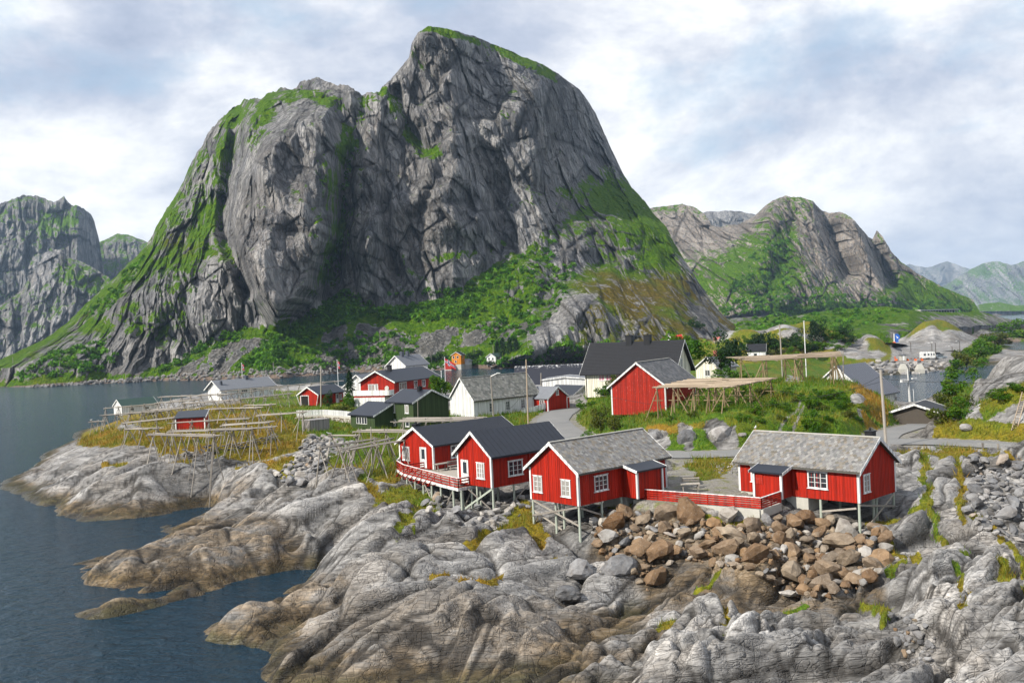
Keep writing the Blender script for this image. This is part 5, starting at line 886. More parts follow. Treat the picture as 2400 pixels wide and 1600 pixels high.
def bench(label, loc, ang, back=True):
    e = empty('bench', loc, ang, label=label, cat='bench'); MB().box((-0.75, -0.2, 0.40), (0.75, 0.2, 0.45)).build('seat', M['greywood'], e)
    for sx in (-0.65, 0.65):
        for sy in (-0.17, 0.17): MB().box((sx - 0.04, sy - 0.03, 0), (sx + 0.04, sy + 0.03, 0.398)).build('leg', M['greywood'], e)
    if back:
        for z in (0.58, 0.78): MB().box((-0.75, 0.2, z), (0.75, 0.24, z + 0.12)).build('back_slat', M['greywood'], e)
        for sx in (-0.65, 0.65): MB().box((sx - 0.03, 0.242, 0.2), (sx + 0.03, 0.29, 0.9)).build('back_post', M['greywood'], e)
    return e
tb = hA.W(6.6, 0.2, 0); picnic('grey wooden table on the terrace beside the far cabin', (tb.x, tb.y, 6.352), 42); tb2 = hA.W(7.2, 1.4, 0); bench('grey bench with backrest standing on the terrace', (tb2.x, tb2.y, 6.352), 42)
yb = onz(1618, 1152, 6.03); picnic('weathered table in the gravel yard behind the red fence', (yb.x, yb.y, gz(yb.x, yb.y)), -6); yb2 = onz(1622, 1146, 6.0); bench('bench with backrest in the gravel yard behind the red fence', (yb2.x, yb2.y + 0.5, gz(yb2.x, yb2.y + 0.5)), -6)
# chair on terrace
ch = hB.W(0.6, -0.9, 0); e = empty('chair', (ch.x, ch.y, 6.352), 20, label='small white round-backed chair on the terrace by the middle cabin door', cat='chair')
MB().box((-0.22, -0.22, 0.42), (0.22, 0.22, 0.46)).build('seat', M['white'], e); MB().tube((0, 0.22, 0.66), (0, 0.26, 0.66), 0.25, 0.25, 14).build('backrest', M['white'], e)
for sx in (-0.18, 0.18):
    for sy in (-0.18, 0.18): MB().bar((sx, sy, 0), (sx, sy, 0.42), 0.04).build('leg', M['white'], e)
# ---- red slatted fence on its concrete wall
fp = [onz(1486, 1169, 5.95), onz(1785, 1193, 5.95), PD(4.9, 1.3, 0)]
fp[2] = hD.e.matrix_basis @ PD(4.72, 1.62, 0); fp[2].z = 5.95
fe = empty('fence', fp[1], 0, label='low red slatted fence with white top rail on a concrete wall', cat='fence'); fl = [p - fp[1] for p in fp]
for a, b in zip(fl[:-1], fl[1:]):
    d = (b - a).normalized() * 0.12; MB().bar(a - d * 0 + Vector((0, 0, -0.32)), b + Vector((0, 0, -0.32)) - d, 0.26, 0.62).build('concrete_wall', M['concrete'], fe)
railing(fe, fl, 0.86, 5, M['red'], M['white'], 2.0, 0.12, 0.12)

# ---- long white house
hW = House('house', 'long white wooden house with grey slate roof and entrance ramp', 'house', onz(1112.2, 979.6, 6.2), -49, 6.3, 14.2, 2.95, 6.3, M['white'], M['slate_bed'], at='x', eave=0.35, gable=0.3, batten=0.3, slates=(0.46, 0.36, SL_GREY))
for u in (3.6, 7.2, 10.6): hW.win('right', u, 0.75, 0.75, 1.35, 2, 3)
hW.door('right', 13.0, 0.6, 0.85, 1.95, 'white', None); hW.win('front', 0.0 + 5.2, -9, 0.1, 0.1, 1, 1) if False else None
rp = empty('ramp', hW.W(7.6, 8.0, 0), hW.ang, label='white board-sided ramp leading up to the long white house', cat='ramp')
MB().add([(0, 0, -0.1), (1.3, 0, -0.1), (1.3, 5.0, 0.55), (0, 5.0, 0.55), (0, 0, -0.3), (1.3, 0, -0.3), (1.3, 5.0, 0.4), (0, 5.0, 0.4)], [(0, 1, 2, 3), (7, 6, 5, 4), (4, 5, 1, 0), (5, 6, 2, 1), (6, 7, 3, 2), (7, 4, 0, 3)]).build('floor', M['greywood'], rp)
MB().add([(1.36, 0, -0.25), (1.36, 5, 0.42), (1.36, 5, 1.35), (1.36, 0, 0.7), (1.31, 0, -0.25), (1.31, 5, 0.42), (1.31, 5, 1.35), (1.31, 0, 0.7)], [(0, 1, 2, 3), (7, 6, 5, 4), (4, 5, 1, 0), (5, 6, 2, 1), (6, 7, 3, 2), (7, 4, 0, 3)]).build('side_panel', M['white'], rp)
MB().box((-1.0, 5.02, 0.40), (1.36, 7.2, 0.55)).build('landing', M['greywood'], rp); MB().box((1.31, 5.02, 0.42), (1.36, 7.2, 1.45)).build('side_panel', M['white'], rp); MB().box((-0.9, 7.2, 0.42), (1.36, 7.25, 1.45)).build('end_panel', M['white'], rp)
for yy in (1.6, 3.4, 5.1, 7.1): MB().bar((1.38, yy, -1.3), (1.38, yy, 1.42 if yy > 4 else 0.9), 0.06).build('post', M['white'], rp)
# ---- green house with lower wing
hG = House('house', 'dark green two-storey house with navy roof and lower wing', 'house', onz(971, 1006, 6.0), 43, 6.8, 6.6, 4.0, 5.55, M['green'], M['darkroof'], at='o', eave=0.35, gable=0.3, batten=None, corners=False)
for u in (1.5, 5.0): hG.win('left', u, 2.45, 0.75, 1.05, 1, 1, 'curtain'); hG.win('left', u, 0.45, 0.75, 0.75, 1, 1)
hG.chimney(-1, 0.4, 2.2, 0.6, 0.55)
wg = onz(893, 1021, 5.9); wo, wn = hG.x, hG.y
P2 = lambda x, y, z: (x, y, z)
# wing: in front of the left half, its roof leaning on the house
wx0, wx1, wy0, wy1 = -3.6, -0.01, 5.0, 11.5
MB().prism([(wx0, 0), (wx1, 0), (wx1, 3.75), (wx0, 2.2)][::-1], wy0, wy1).build('wing_wall', M['green'], hG.e)
MB().prism([(wx0 - 0.4, 2.08), (wx1 - 0.01, 3.8), (wx1 - 0.01, 3.98), (wx0 - 0.4, 2.26)], wy0 - 0.3, wy1 + 0.3).build('wing_roof', M['darkroof'], hG.e)
MB().prism([(wx0 - 0.42, 2.0), (wx1, 3.72), (wx1, 3.95), (wx0 - 0.42, 2.24)], wy0 - 0.34, wy0 - 0.303).build('bargeboard', M['white'], hG.e)
frw = (Vector((wx0, wy1, 0)), Vector((0, -1, 0)), Vector((-1, 0, 0)))
for u in (2.0, 2.72, 3.44, 4.16): hG.win('left', u, 0.9, 0.55, 0.95, 1, 1, 'glass', 0.07, False, None, frw)
# ---- red two-storey house with balcony
hR = House('house', 'red two-storey house with white balcony above a white garage', 'house', onz(926, 950, 6.8), -24, 7.6, 17.5, 4.6, 6.55, M['red'], M['darkroof'], at='x', eave=0.5, gable=0.6, batten=0.25, corners=False)
hR.win('front', 2.6, 2.9, 1.5, 1.15, 2, 1, 'curtain'); hR.win('front', 3.6, 2.75, 0.6, 1.3, 1, 1, 'curtain')
for u, ww in ((3.2, 2.6), (8.2, 1.2), (11.4, 1.2), (15.5, 1.2)): hR.win('right', u, 2.9, ww, 1.2, 3 if ww > 2 else 2, 1, 'glass')
hR.chimney(1, 0.4, 4.2, 0.7, 1.0)
MB().box((-0.6, -1.8, 2.30), (7.5, -0.02, 2.42)).build('balcony_floor', M['white'], hR.e); MB().box((-0.6, -1.86, 2.1), (7.5, -1.805, 3.1)).build('balcony_panel', M['white'], hR.e); MB().box((-0.66, -1.80, 2.1), (-0.605, -0.05, 3.1)).build('balcony_panel', M['white'], hR.e); MB().box((7.505, -1.80, 2.1), (7.56, -0.05, 3.1)).build('balcony_panel', M['white'], hR.e)
MB().box((-0.5, -1.7, -0.6), (6.4, -0.03, 1.75)).build('garage', M['white'], hR.e); MB().box((-0.52, -1.74, 1.752), (6.42, -0.03, 2.29)).build('garage_fascia', M['red'], hR.e)
MB().tube((6.0, -0.03, 3.35), (6.0, -0.14, 3.37), 0.42, 0.46, 16).build('satellite_dish', M['concrete'], hR.e)
MB().box((7.6, 3.0, -0.5), (7.66, 14, 1.4)).build('basement_wall', M['white'], hR.e)
# ---- small garage in red
hg = House('garage', 'small red garage with splayed white corner boards and open door', 'garage', onz(745.6, 950, 6.75), -28, 4.7, 8.2, 2.3, 3.65, M['red'], M['darkroof'], at='x', eave=0.45, gable=0.4, batten=0.25, corners=False)
hg._bx(MB(), hg.frame('front'), 0.35, 2.25, 0.0, 1.95, 0.005, 0.03).build('doorway_shade', M['dark'], hg.e)  # flat dark panel on the wall, painted shade of the open door
m = MB(); 
for a_, b_ in ((0.22, 0.35), (2.25, 2.38)): hg._bx(m, hg.frame('front'), a_, b_, 0, 2.08, 0.0, 0.06)
hg._bx(m, hg.frame('front'), 0.35, 2.25, 1.95, 2.08, 0.0, 0.06); m.build('door_frame', M['white'], hg.e)
for sx, x0, x1 in ((-1, 0.25, -0.45), (1, 4.45, 5.15)): MB().bar((x0, -0.2, -0.05), (x1, -0.35, 2.15), 0.18, 0.08).build('splayed_corner_board', M['white'], hg.e)
hg.door('right', 6.2, 0.0, 0.8, 1.9, 'white', (0.3, 0.5, 0.95)); hg.win('right', 7.3, 0.7, 0.6, 0.9, 2, 1)
# ---- grey box shed
eb = empty('shed', onz(727.5, 1019, 5.75), 40, label='windowless grey board box shed beside the rubble', cat='shed')
MB().box((0, 0, 0), (3.3, 2.6, 2.1)).build('wall', M['boxwood'], eb); MB().box((-0.06, -0.06, 2.102), (3.36, 2.66, 2.2)).build('roof', M['boxwood'], eb)
b = MB()
for i in range(1, 15): u = i * 3.3 / 15; b.box((u - 0.02, -0.02, 0), (u + 0.02, 0, 2.08))
for i in range(1, 12): u = i * 2.6 / 12; b.box((-0.02, u - 0.02, 0), (0, u + 0.02, 2.08))
b.build('cladding', M['boxwood'], eb, kind='stuff'); MB().box((0.1, 0.1, -1.0), (3.2, 2.5, -0.01)).build('base', M['darkwood'], eb)
# ---- red shed under the racks, lean-to roof
sc_ = onz(480.7, 1009, 6.35); es = empty('shed', sc_, 0, label='small red shed with dark sloping roof among the drying racks', cat='shed'); lf = onz(415.5, 1013, 6.35) - sc_; rt = onz(516, 996, 6.35) - sc_; lf.z = rt.z = 0
lf = lf.normalized() * 4.4; rt = Vector((-lf.y, lf.x, 0)).normalized() * -4.2
if rt.y < 0: rt = -rt
bs = [Zv, rt, rt + lf, lf]; hs = [2.15, 2.95, 2.95, 2.15]; up = lambda p, z: p + Vector((0, 0, z))
MB().add(bs + [up(p, h) for p, h in zip(bs, hs)], [(0, 1, 2, 3), (7, 6, 5, 4), (1, 0, 4, 5), (2, 1, 5, 6), (3, 2, 6, 7), (0, 3, 7, 4)]).build('wall', M['red'], es)
ov = [(-rt - lf).normalized() * 0.3, (rt - lf).normalized() * 0.3, (rt + lf).normalized() * 0.3, (lf - rt).normalized() * 0.3]; lo = [up(p + o_, h + 0.02) for p, o_, h in zip(bs, ov, hs)]; hi = [up(p, 0.12) for p in lo]
MB().add(lo + hi, [(0, 1, 2, 3), (7, 6, 5, 4), (1, 0, 4, 5), (2, 1, 5, 6), (3, 2, 6, 7), (0, 3, 7, 4)]).build('roof', M['darkroof'], es)
for p, h in ((Zv, 2.1), (lf, 2.1), (rt, 2.9)): MB().bar(p, up(p, h), 0.16, 0.16).build('corner_board', M['white'], es)
for p, q, h0, h1 in ((Zv, rt, 2.15, 2.95),): MB().bar(up(p - rt.normalized() * 0.32 - lf.normalized() * 0.25, h0 + 0.02), up(q + rt.normalized() * 0.32 - lf.normalized() * 0.25, h1 + 0.14), 0.05, 0.2).build('bargeboard', M['white'], es)
# ---- white house and boathouse by the water on the left
hL = House('house', 'white waterside house with long grey shingle roof beyond the racks', 'house', onz(519.4, 940, 6.0), -42, 6.2, 15.0, 3.0, 4.9, M['white'], M['greyroof'], at='x', eave=0.7, gable=0.7, batten=0.3, corners=False)
hL.win('front', 4.6, 1.2, 0.6, 0.8, 1, 1); hL.win('right', 6.5, 1.6, 1.6, 0.7, 3, 1); hL.win('right', 9.5, 1.6, 0.9, 0.7, 2, 1)
hL.chimney(1, 2.0, 0.9, 0.5, 0.9, 'seamroof', False); hL.chimney(1, 0.3, 9.0, 0.8, 0.8, 'seamroof', False)
hBt = House('boathouse', 'white boathouse with grey-green roof on the outermost left shore', 'boathouse', onz(286, 973, 3.9), -42, 4.2, 9.0, 2.2, 3.6, M['white'], M['greenroof'], at='x', eave=0.3, gable=0.2, batten=0.3, corners=False)
hBt.win('right', 2.6, 1.0, 0.9, 0.5, 1, 1); hBt.win('right', 6.4, 1.0, 0.9, 0.5, 1, 1); hBt.stilts([(0.2, 0.2), (4.0, 0.2), (4.0, 4.5), (4.0, 8.8)], 'greywood')
# ---- small red boathouse behind the white house
hb = House('boathouse', 'small red boathouse with grey roof where the road bends', 'boathouse', onz(1285, 965, 6.1), 48, 5.2, 5.5, 2.3, 3.95, M['red'], M['greyroof'], at='o', eave=0.3, gable=0.3, batten=0.25)
hb.win('left', 4.2, 0.9, 0.9, 1.0, 2, 3); hb.win('front', 2.6, 2.75, 0.5, 0.65, 2, 1)
MB().box((5.21, 0.6, -0.3), (6.6, 2.6, 1.9)).build('side_shed', M['red'], hb.e)
# ---- halls behind
hH1 = House('hall', 'low white hall with flat ridge behind the small red boathouse', 'hall', aty(1272, 934, 205), -12, 0.1 + 10.0, 7.0, 4.0, 4.5, M['white'], M['greyroof'], eave=0.25, gable=0.25, batten=0.4, corners=False)
hH2 = House('hall', 'white boat shed with low black roof left of the cream house', 'hall', aty(1335, 968, 172), 40, 7.5, 7.0, 2.7, 4.7, M['white'], M['darkroof'], eave=0.4, gable=0.4, batten=0.4, corners=False)
def droproof():
    t = NT('bird_streaked_roof'); p = t.coord('Object'); n = t.noise(t.mapv(p, (1.6, 1.6, 0.06)), 1.5, 6, 0.7); sep = t.node('SeparateXYZ', {0: p}); top = t.ss(sep.outputs[2], 3.8, 7.2)
    m = t.ss(t.mth('ADD', n, t.mth('MULTIPLY', t.mth('SUBTRACT', top, 0.5), 0.34)), 0.58, 0.74); return t.done(t.mix(m, (0.020, 0.022, 0.032), (0.50, 0.50, 0.50)), 0.6)
M['streak'] = droproof()
hH3 = House('hall', 'huge dark hall roof streaked white by birds, by the inner water', 'hall', aty(1212, 925, 235), -4, 20, 17.0, 1.0, 7.2, M['darkwood'], M['streak'], eave=0.3, gable=0.0, batten=None, corners=False, boards=False) if False else None
e3 = empty('hall', aty(1200, 921, 235), -8, label='huge dark hall roof streaked white by birds, by the inner water', cat='hall'); 
MB().prism([(0, -2.5), (8.0, -2.5), (8.0, 6.4), (7.0, 6.4), (0, 0.6)][::-1], 0.0, 18.6, None, 'x').build('roof', M['streak'], e3); MB().box((0.2, 8.02, -2.5), (18.4, 15, 5.6)).build('rear_block', M['white'], e3)
# ---- cream house
hK = House('house', 'large cream house with black tile roof and two black chimneys', 'house', onz(1373, 931, 7.8), -120, 8.4, 16.4, 4.6, 9.2, M['cream'], M['blackroof'], at='x', eave=0.7, gable=0.7, batten=0.28, courses=0.32, corners=False)
for u in (3.2, 4.6, 6.4): hK.win('right', u, 3.0, 0.95, 1.2, 2, 2, 'pinkcurtain')
hK.win('right', 4.0, 0.3, 2.0, 1.2, 2, 1); hK.win('back', 3.9, 4.8, 0.8, 1.3, 1, 1, 'curtain')
for y in (7.0, 10.4): hK.chimney(1, 0.1, y, 1.1, 1.1, 'black', True)
MB().tube((8.46, 0.25, -0.3), (8.46, 0.25, 4.5), 0.06, 0.06).build('downpipe', M['dark'], hK.e)
# ---- red barn on short stilts
hN = House('barn', 'tall weathered red barn with grey slate roof on short stilts', 'barn', onz(1435, 971.7, 7.7), -30, 8.0, 12.3, 4.0, 7.05, M['red_old'], M['slate_bed'], at='o', eave=0.45, gable=0.35, batten=0.27, slates=(0.5, 0.34, SL_BLUE))
hN.stilts([(0.3, 0.2), (2.4, 0.2), (3.6, 0.4), (4.6, 0.2), (5.4, 0.5), (2.4, 3), (4.6, 3), (0.3, 4)], 'greywood', 0.13)
# ---- small cream house among trees, far cottages
hS = House('house', 'small cream cottage with grey roof and brick chimney among the trees', 'house', aty(1632, 892, 190), -40, 5.2, 7.5, 2.6, 4.6, M['cream'], M['greyroof'], eave=0.4, gable=0.4, batten=0.3, corners=False)
hS.chimney(-1, 0.3, 4.2, 0.7, 1.2, 'pinkroof', False); hS.win('front', 2.6, 1.0, 1.0, 1.1, 2, 1)
hF = House('house', 'red and white house with pink roof on the far slope', 'house', aty(1676, 834, 380), -100, 6.5, 8.0, 5.6, 7.4, M['white'], M['pinkroof'], at='x', eave=0.5, gable=0.4, batten=None, corners=False)
MB().box((6.5, 0.0, 2.7), (6.56, 8.0, 5.6)).build('upper_cladding', M['red'], hF.e); MB().box((0, -0.06, 2.7), (6.5, -0.01, 5.6)).build('upper_cladding', M['red'], hF.e)
for u in (1.5, 4.0, 6.3): hF.win('right', u, 3.4, 1.0 if u < 6 else 1.6, 1.2, 1, 1, 'curtain', 0.1, True, None, (Vector((6.56, 0, 0)), Vector((0, 1, 0)), Vector((1, 0, 0))))
hF.win('right', 2.2, 0.8, 1.0, 1.1, 1, 1)
hF2 = House('house', 'little white house with black roof in front of the spruces', 'house', aty(1752, 842, 300), -108, 4.5, 5.6, 2.6, 4.6, M['white'], M['blackroof'], at='x', eave=0.3, gable=0.3, batten=None, corners=False); hF2.win('back', 2.2, 1.2, 0.6, 0.9, 2, 1)
hF2.win('right', 2.5, 0.9, 0.9, 0.9, 1, 1)
hF3 = House('house', 'white gable with bright red roof just above the black tile ridge', 'house', aty(1562, 815, 330), -60, 4.2, 5.0, 2.6, 4.3, M['white'], M['redroof'], eave=0.3, gable=0.3, batten=None, corners=False)
# ---- seam-roofed boathouse and low dark shed by the right harbour
hE = House('boathouse', 'white boathouse with grey standing seam roof by the right harbour', 'boathouse', Vector((54.2, 174.2, 2.7)), -45, 12.0, 11.5, 3.1, 8.2, M['white'], M['seamroof'], eave=0.5, gable=0.4, batten=0.4, corners=False, ribs=0.75, ribmat=M['seamrib'])
hE.win('right', 11.0, 0.8, 0.9, 1.2, 2, 2)
hE2 = House('shed', 'low black-roofed shed at the edge of the right harbour', 'shed', aty(2092, 1010, 128), -35, 6.0, 6.0, 2.6, 3.6, M['darkwood'], M['blackroof'], eave=0.5, gable=0.5, batten=None, corners=False)
# ---- houses on the far shore under the rock
def far_house(name, label, px, py, ang, w, l, wh, rh, wall, roof, wins=()):
    p = on_relief(MAIN, px, py); h = House(name, label, name, p - Vector((0, 4, 0.3)), ang, w, l, wh, rh, wall, roof, eave=0.5, gable=0.5, batten=None, corners=False)
    MB().box((0.1, 0.1, -3.5), (w - 0.1, l - 0.1, -0.01)).build('foundation', M['concrete'], h.e)
    for f, u, z in wins: h.win(f, u, z, 1.0, 1.1, 1, 1)
    return h
far_house('house', 'orange two-storey house on the far shore under the scree', 1060, 852, -20, 5.6, 5.6, 5.2, 6.8, M['orange'], M['blackroof'], [('front', 1.2, 3.4), ('front', 3.6, 3.4), ('front', 2.4, 1.0), ('right', 2.8, 3.4)])
far_house('shed', 'little red shed below the orange house on the far shore', 1042, 864, -25, 4.5, 6.0, 2.6, 3.9, M['red'], M['blackroof'])
far_house('house', 'white house with dark green roof on the far shore', 1142, 853, -35, 6.0, 7.0, 4.2, 6.0, M['white'], M['greenroof'], [('front', 1.6, 2.6), ('front', 4.2, 2.6), ('right', 2, 2.6), ('right', 5, 2.6)])
far_house('garage', 'tiny white garage beside the orange house', 1086, 853, -20, 3.5, 4.0, 2.2, 3.2, M['white'], M['greyroof'])
hX = House('house', 'grey-roofed house with two chimneys behind the red two-storey house', 'house', aty(908, 895, 245), -30, 6.0, 10.0, 4.2, 6.6, M['white'], M['greyroof'], eave=0.4, gable=0.4, batten=None, corners=False)
for y in (2.5, 5.0): hX.chimney(1, 0.2, y, 0.8, 1.1, 'seamroof', False)
hX2 = House('house', 'white house half hidden behind the spruce and the red house', 'house', aty(808, 945, 205), -20, 6.5, 7.0, 3.6, 6.0, M['white'], M['greyroof'], eave=0.4, gable=0.4, batten=0.3, corners=False)
# ---- garden wall and white fence in front of the red house
gwp = [onz(697, 992, 6.05), onz(760, 990, 6.0), onz(800, 993, 6.0), onz(830, 997, 6.0)]
gw = empty('garden_wall', gwp[0], 0, label='mortared stone garden wall below the red two-storey house', cat='wall')
for i in range(3):
    a, b = gwp[i] - gwp[0], gwp[i + 1] - gwp[0]; MB().bar(a + Vector((0, 0, 0.5)), b + Vector((0, 0, 0.5)), 0.5, 1.7).build('core', M['concrete'], gw)
M['wallstone'] = None
gf = empty('fence', gwp[0] + Vector((0, 0, 1.36)), 0, label='low white picket fence on top of the garden wall', cat='fence')
for i in range(3):
    a, b = gwp[i] - gwp[0], gwp[i + 1] - gwp[0]; n = max(2, int((b - a).length / 0.14)); m = MB()
    for k in range(n): p = a.lerp(b, k / n); d = (b - a).normalized() * 0.05; m.bar(p + Vector((0, 0, 0)), p + Vector((0, 0, 0.85)), 0.1, 0.03, None, (b - a).normalized().cross(Vector((0, 0, 1))))
    m.build('pickets', M['white'], gf, kind='stuff'); MB().bar(a + Vector((0, 0, 0.6)) + Vector((0, 0.05, 0)), b + Vector((0, 0.05, 0.6)), 0.04, 0.1).build('rail', M['white'], gf)
# ================================================================== FISH RACKS
GW, PW, BW = M['greywood'], M['palewood'], M['brownwood']
def rack(label, p0, p1, width=1.6, nlong=6, step=4.0, mat=GW, spread=1.5, seed=0, group='fish drying racks on the left headland', sag=0.12, dbl=True):
    r = random.Random(seed + 100); p0, p1 = Vector(p0), Vector(p1); d = (p1 - p0); L = d.length; u = d.normalized(); s = Vector((-u.y, u.x, 0)).normalized()
    e = empty('fish_rack', (p0.x, p0.y, p0.z), 0, label=label, cat='fish rack', group=group)
    n = max(2, int(round(L / step)) + 1)
    for i in range(n):
        t = i / (n - 1) * 0.94 + 0.03; c = p0.lerp(p1, t) + s * r.uniform(-0.1, 0.1)
        for sg in (-1, 1):
            a = c + s * sg * (-0.22) + u * r.uniform(-0.1, 0.1) + Vector((0, 0, 0.18 + r.uniform(0, 0.15))); f = c + s * sg * spread * r.uniform(0.8, 1.15) + u * r.uniform(-0.5, 0.5); g = gz(f.x, f.y)
            if g > a.z - 0.5: continue
            if g < 0: g = 0
            pole('leg', (f.x, f.y, g - 0.2), a, 0.058 + r.uniform(0, 0.018), mat, e)
        if dbl or i % 2 == 0:
            f = c + u * r.choice((-1, 1)) * r.uniform(1.2, 2.0) + s * r.uniform(-0.6, 0.6); g = max(gz(f.x, f.y), 0)
            if g < c.z - 0.6: pole('brace', (f.x, f.y, g - 0.2), c + Vector((0, 0, -0.1)), 0.052, mat, e)
        pole('crossbar', c - s * width * 0.6 + Vector((0, 0, -0.10)), c + s * width * 0.6 + Vector((0, 0, -0.10 + r.uniform(-0.05, 0.05))), 0.065, mat, e)
    for k in range(nlong):
        o = s * (width * (k / max(1, nlong - 1) - 0.5) + r.uniform(-0.06, 0.06)); t0 = r.uniform(-0.04, 0.06)
        while t0 < 0.95:
            ln = r.uniform(5.0, 8.0) / L; t1 = min(1.05, t0 + ln); a = p0 + d * t0 + o + Vector((0, 0, r.uniform(-0.03, 0.08))); b = p0 + d * t1 + o + s * r.uniform(-0.15, 0.15) + Vector((0, 0, r.uniform(-0.03, 0.08)))
            pole('pole', a, b, 0.05 + r.uniform(0, 0.018), mat, e); t0 = t1 - 0.4 / L
    return e
RK = [  # label, px0, py0, z0, px1, py1, z1, width, poles
    ('fish rack in front of the white boathouse, nearest its gable', 244, 957, 7.0, 372, 945, 7.6, 1.6, 5), ('fish rack running just below the white boathouse toward the shed', 243, 973, 7.2, 376, 963, 7.8, 1.6, 5), ('fish rack between the white boathouse and the waterside house', 375, 930, 8.6, 522, 924, 9.0, 1.6, 5), ('low wide fish rack beside the inner end of the white boathouse', 370, 944, 7.9, 458, 937, 8.4, 2.4, 8),
    ('long fish rack beside the waterside house stretching to the red garage', 520, 917, 9.3, 792, 893, 9.8, 2.0, 6), ('fish rack on the slope just in front of the waterside house', 512, 927, 9.0, 660, 907, 9.4, 1.6, 5), ('fish rack left of the small red shed on the orange grass', 288, 991, 8.2, 410, 979, 8.6, 1.8, 7), ('short fish rack behind the small red shed', 350, 961, 8.2, 426, 957, 8.5, 2.2, 7),
    ('fish rack to the right of the small red shed roof', 485, 958, 8.9, 602, 955, 9.1, 1.6, 4), ('short fish rack near the dirt track before the garage', 577, 950, 9.1, 636, 948, 9.3, 1.4, 4), ('fish rack crossing in front of the small red shed', 403, 991, 9.0, 578, 980, 9.2, 1.6, 5), ('fish rack right of the shed above the dry-stone wall', 520, 996, 8.9, 632, 989, 9.1, 1.8, 7),
    ('front fish rack standing on the bare rock before the shed', 353, 1017, 8.7, 505, 1021, 8.7, 1.6, 5), ('front fish rack over the left end of the dry-stone wall', 397, 1010, 8.8, 592, 1004, 8.9, 1.8, 7), ('fish rack leading from the dry-stone wall to the grey box shed', 605, 973, 9.1, 712, 966, 9.3, 1.6, 5)]
for i, (lb, a, b, z0, c, d, z1, w, n) in enumerate(RK): rack(lb, onz(a, b, z0), onz(c, d, z1), w, n, 3.0, GW, 1.5, i)
RK3 = [('back fish rack between the boathouse and the shed, half hidden', 300, 968, 8.0, 400, 960, 8.3, 1.6, 5), ('fish rack on the golden slope right behind the shed', 430, 945, 8.6, 540, 938, 8.9, 1.8, 6), ('fish rack leading up to the long rack near the garage', 560, 935, 9.0, 680, 922, 9.3, 1.6, 5), ('short fish rack left of the front rack on bare rock', 300, 1005, 8.2, 372, 1003, 8.4, 1.4, 4), ('fish rack just above the dry-stone wall', 500, 1010, 8.7, 640, 1000, 8.9, 1.5, 5)]
for i, (lb, a, b, z0, c, d, z1, w, n) in enumerate(RK3): rack(lb, onz(a, b, z0), onz(c, d, z1), w, n, 3.0, GW, 1.4, 120 + i)
RK2 = [('fish rack on leaning legs at the left edge of the central racks', 746, 1051, 8.9, 880, 1028, 9.0, 0.5, 3), ('fish rack of dark poles in the middle of the central racks', 793, 1054, 8.9, 912, 1028, 9.0, 0.7, 5), ('front fish rack of the central racks above the big smooth rock', 811, 1056, 8.9, 952, 1031, 9.1, 0.6, 4),
       ('short fish rack with a gull, next to the rubble slope', 772, 1020, 8.6, 838, 1021, 8.6, 0.8, 2), ('fish rack in front of the green wing windows', 840, 1009, 9.2, 970, 1011, 9.2, 2.2, 5), ('wide fish rack between the green house and the far red cabin', 940, 984, 9.2, 1118, 981, 9.2, 5.0, 10)]
for i, (lb, a, b, z0, c, d, z1, w, n) in enumerate(RK2): rack(lb, onz(a, b, z0), onz(c, d, z1), w, n, 3.2, GW, 1.4, 50 + i, 'central fish drying racks')
rack('lone little fish stage at the tip of the left headland', onz(212, 988, 5.6), onz(246, 986, 5.8), 1.2, 4, 2.0, GW, 0.8, 77)
def platform(label, near, far, npoles, mat, leg, posts, seed, braces=True):
    """wide rack: near=(p0,p1), far=(p0,p1) edges of the pole deck"""
    r = random.Random(seed); n0, n1 = near; f0, f1 = far; e = empty('fish_rack', n0, 0, label=label, cat='fish rack', group='wide fish racks on the hill')
    for k in range(npoles):
        t = k / (npoles - 1); a = n0.lerp(f0, t); b = n1.lerp(f1, t); d = b - a; t0 = r.uniform(-0.05, 0.05)
        while t0 < 0.93:
            t1 = min(1.04, t0 + r.uniform(4.5, 7.5) / d.length); pole('pole', a + d * t0 + Vector((0, 0, r.uniform(0, 0.16))), a + d * t1 + Vector((0, 0, r.uniform(0, 0.16))), 0.055 + r.uniform(0, 0.02), mat, e); t0 = t1 - 0.02
    for (s, t) in posts:
        c = n0.lerp(n1, s).lerp(f0.lerp(f1, s), t) + Vector((0, 0, -0.08)); g = gz(c.x, c.y); along = (n1 - n0).normalized(); cross = (f0 - n0).normalized()
        if g > c.z: continue
        pole('post', (c.x, c.y, g - 0.2), c, 0.10, leg, e)
        if braces:
            for dd in (along * r.choice((-1, 1)) * 1.8, cross * 1.5 * r.choice((-1, 1))):
                f = c + dd; gg = gz(f.x, f.y)
                if gg < c.z - 0.5: pole('brace', (f.x, f.y, gg - 0.15), c + Vector((0, 0, -0.15)), 0.075, leg, e)
        hb_ = along * 0.7; pole('crossbar', c - hb_ + Vector((0, 0, -1.5)), c + hb_ + Vector((0, 0, -1.5)), 0.06, leg, e)
    for t in (0.02, 0.35, 0.68, 0.98):
        pass
    for s in (0.03, 0.27, 0.5, 0.74, 0.97): pole('bearer', n0.lerp(n1, s) + Vector((0, 0, -0.1)), f0.lerp(f1, s) + Vector((0, 0, -0.1)), 0.08, mat, e)
    return e
platform('wide pale fish rack right beside the tall red barn', (onz(1533, 909, 12.2), onz(1700, 908, 12.2)), (onz(1620, 889, 12.3), onz(1815, 887, 12.3)), 26, PW, BW, [(0.03, 0.02), (0.25, 0.05), (0.5, 0.1), (0.74, 0.05), (0.97, 0.02), (0.05, 0.5), (0.3, 0.55), (0.55, 0.5), (0.8, 0.5), (0.98, 0.5), (0.3, 0.97), (0.6, 0.97), (0.97, 0.97)], 3)
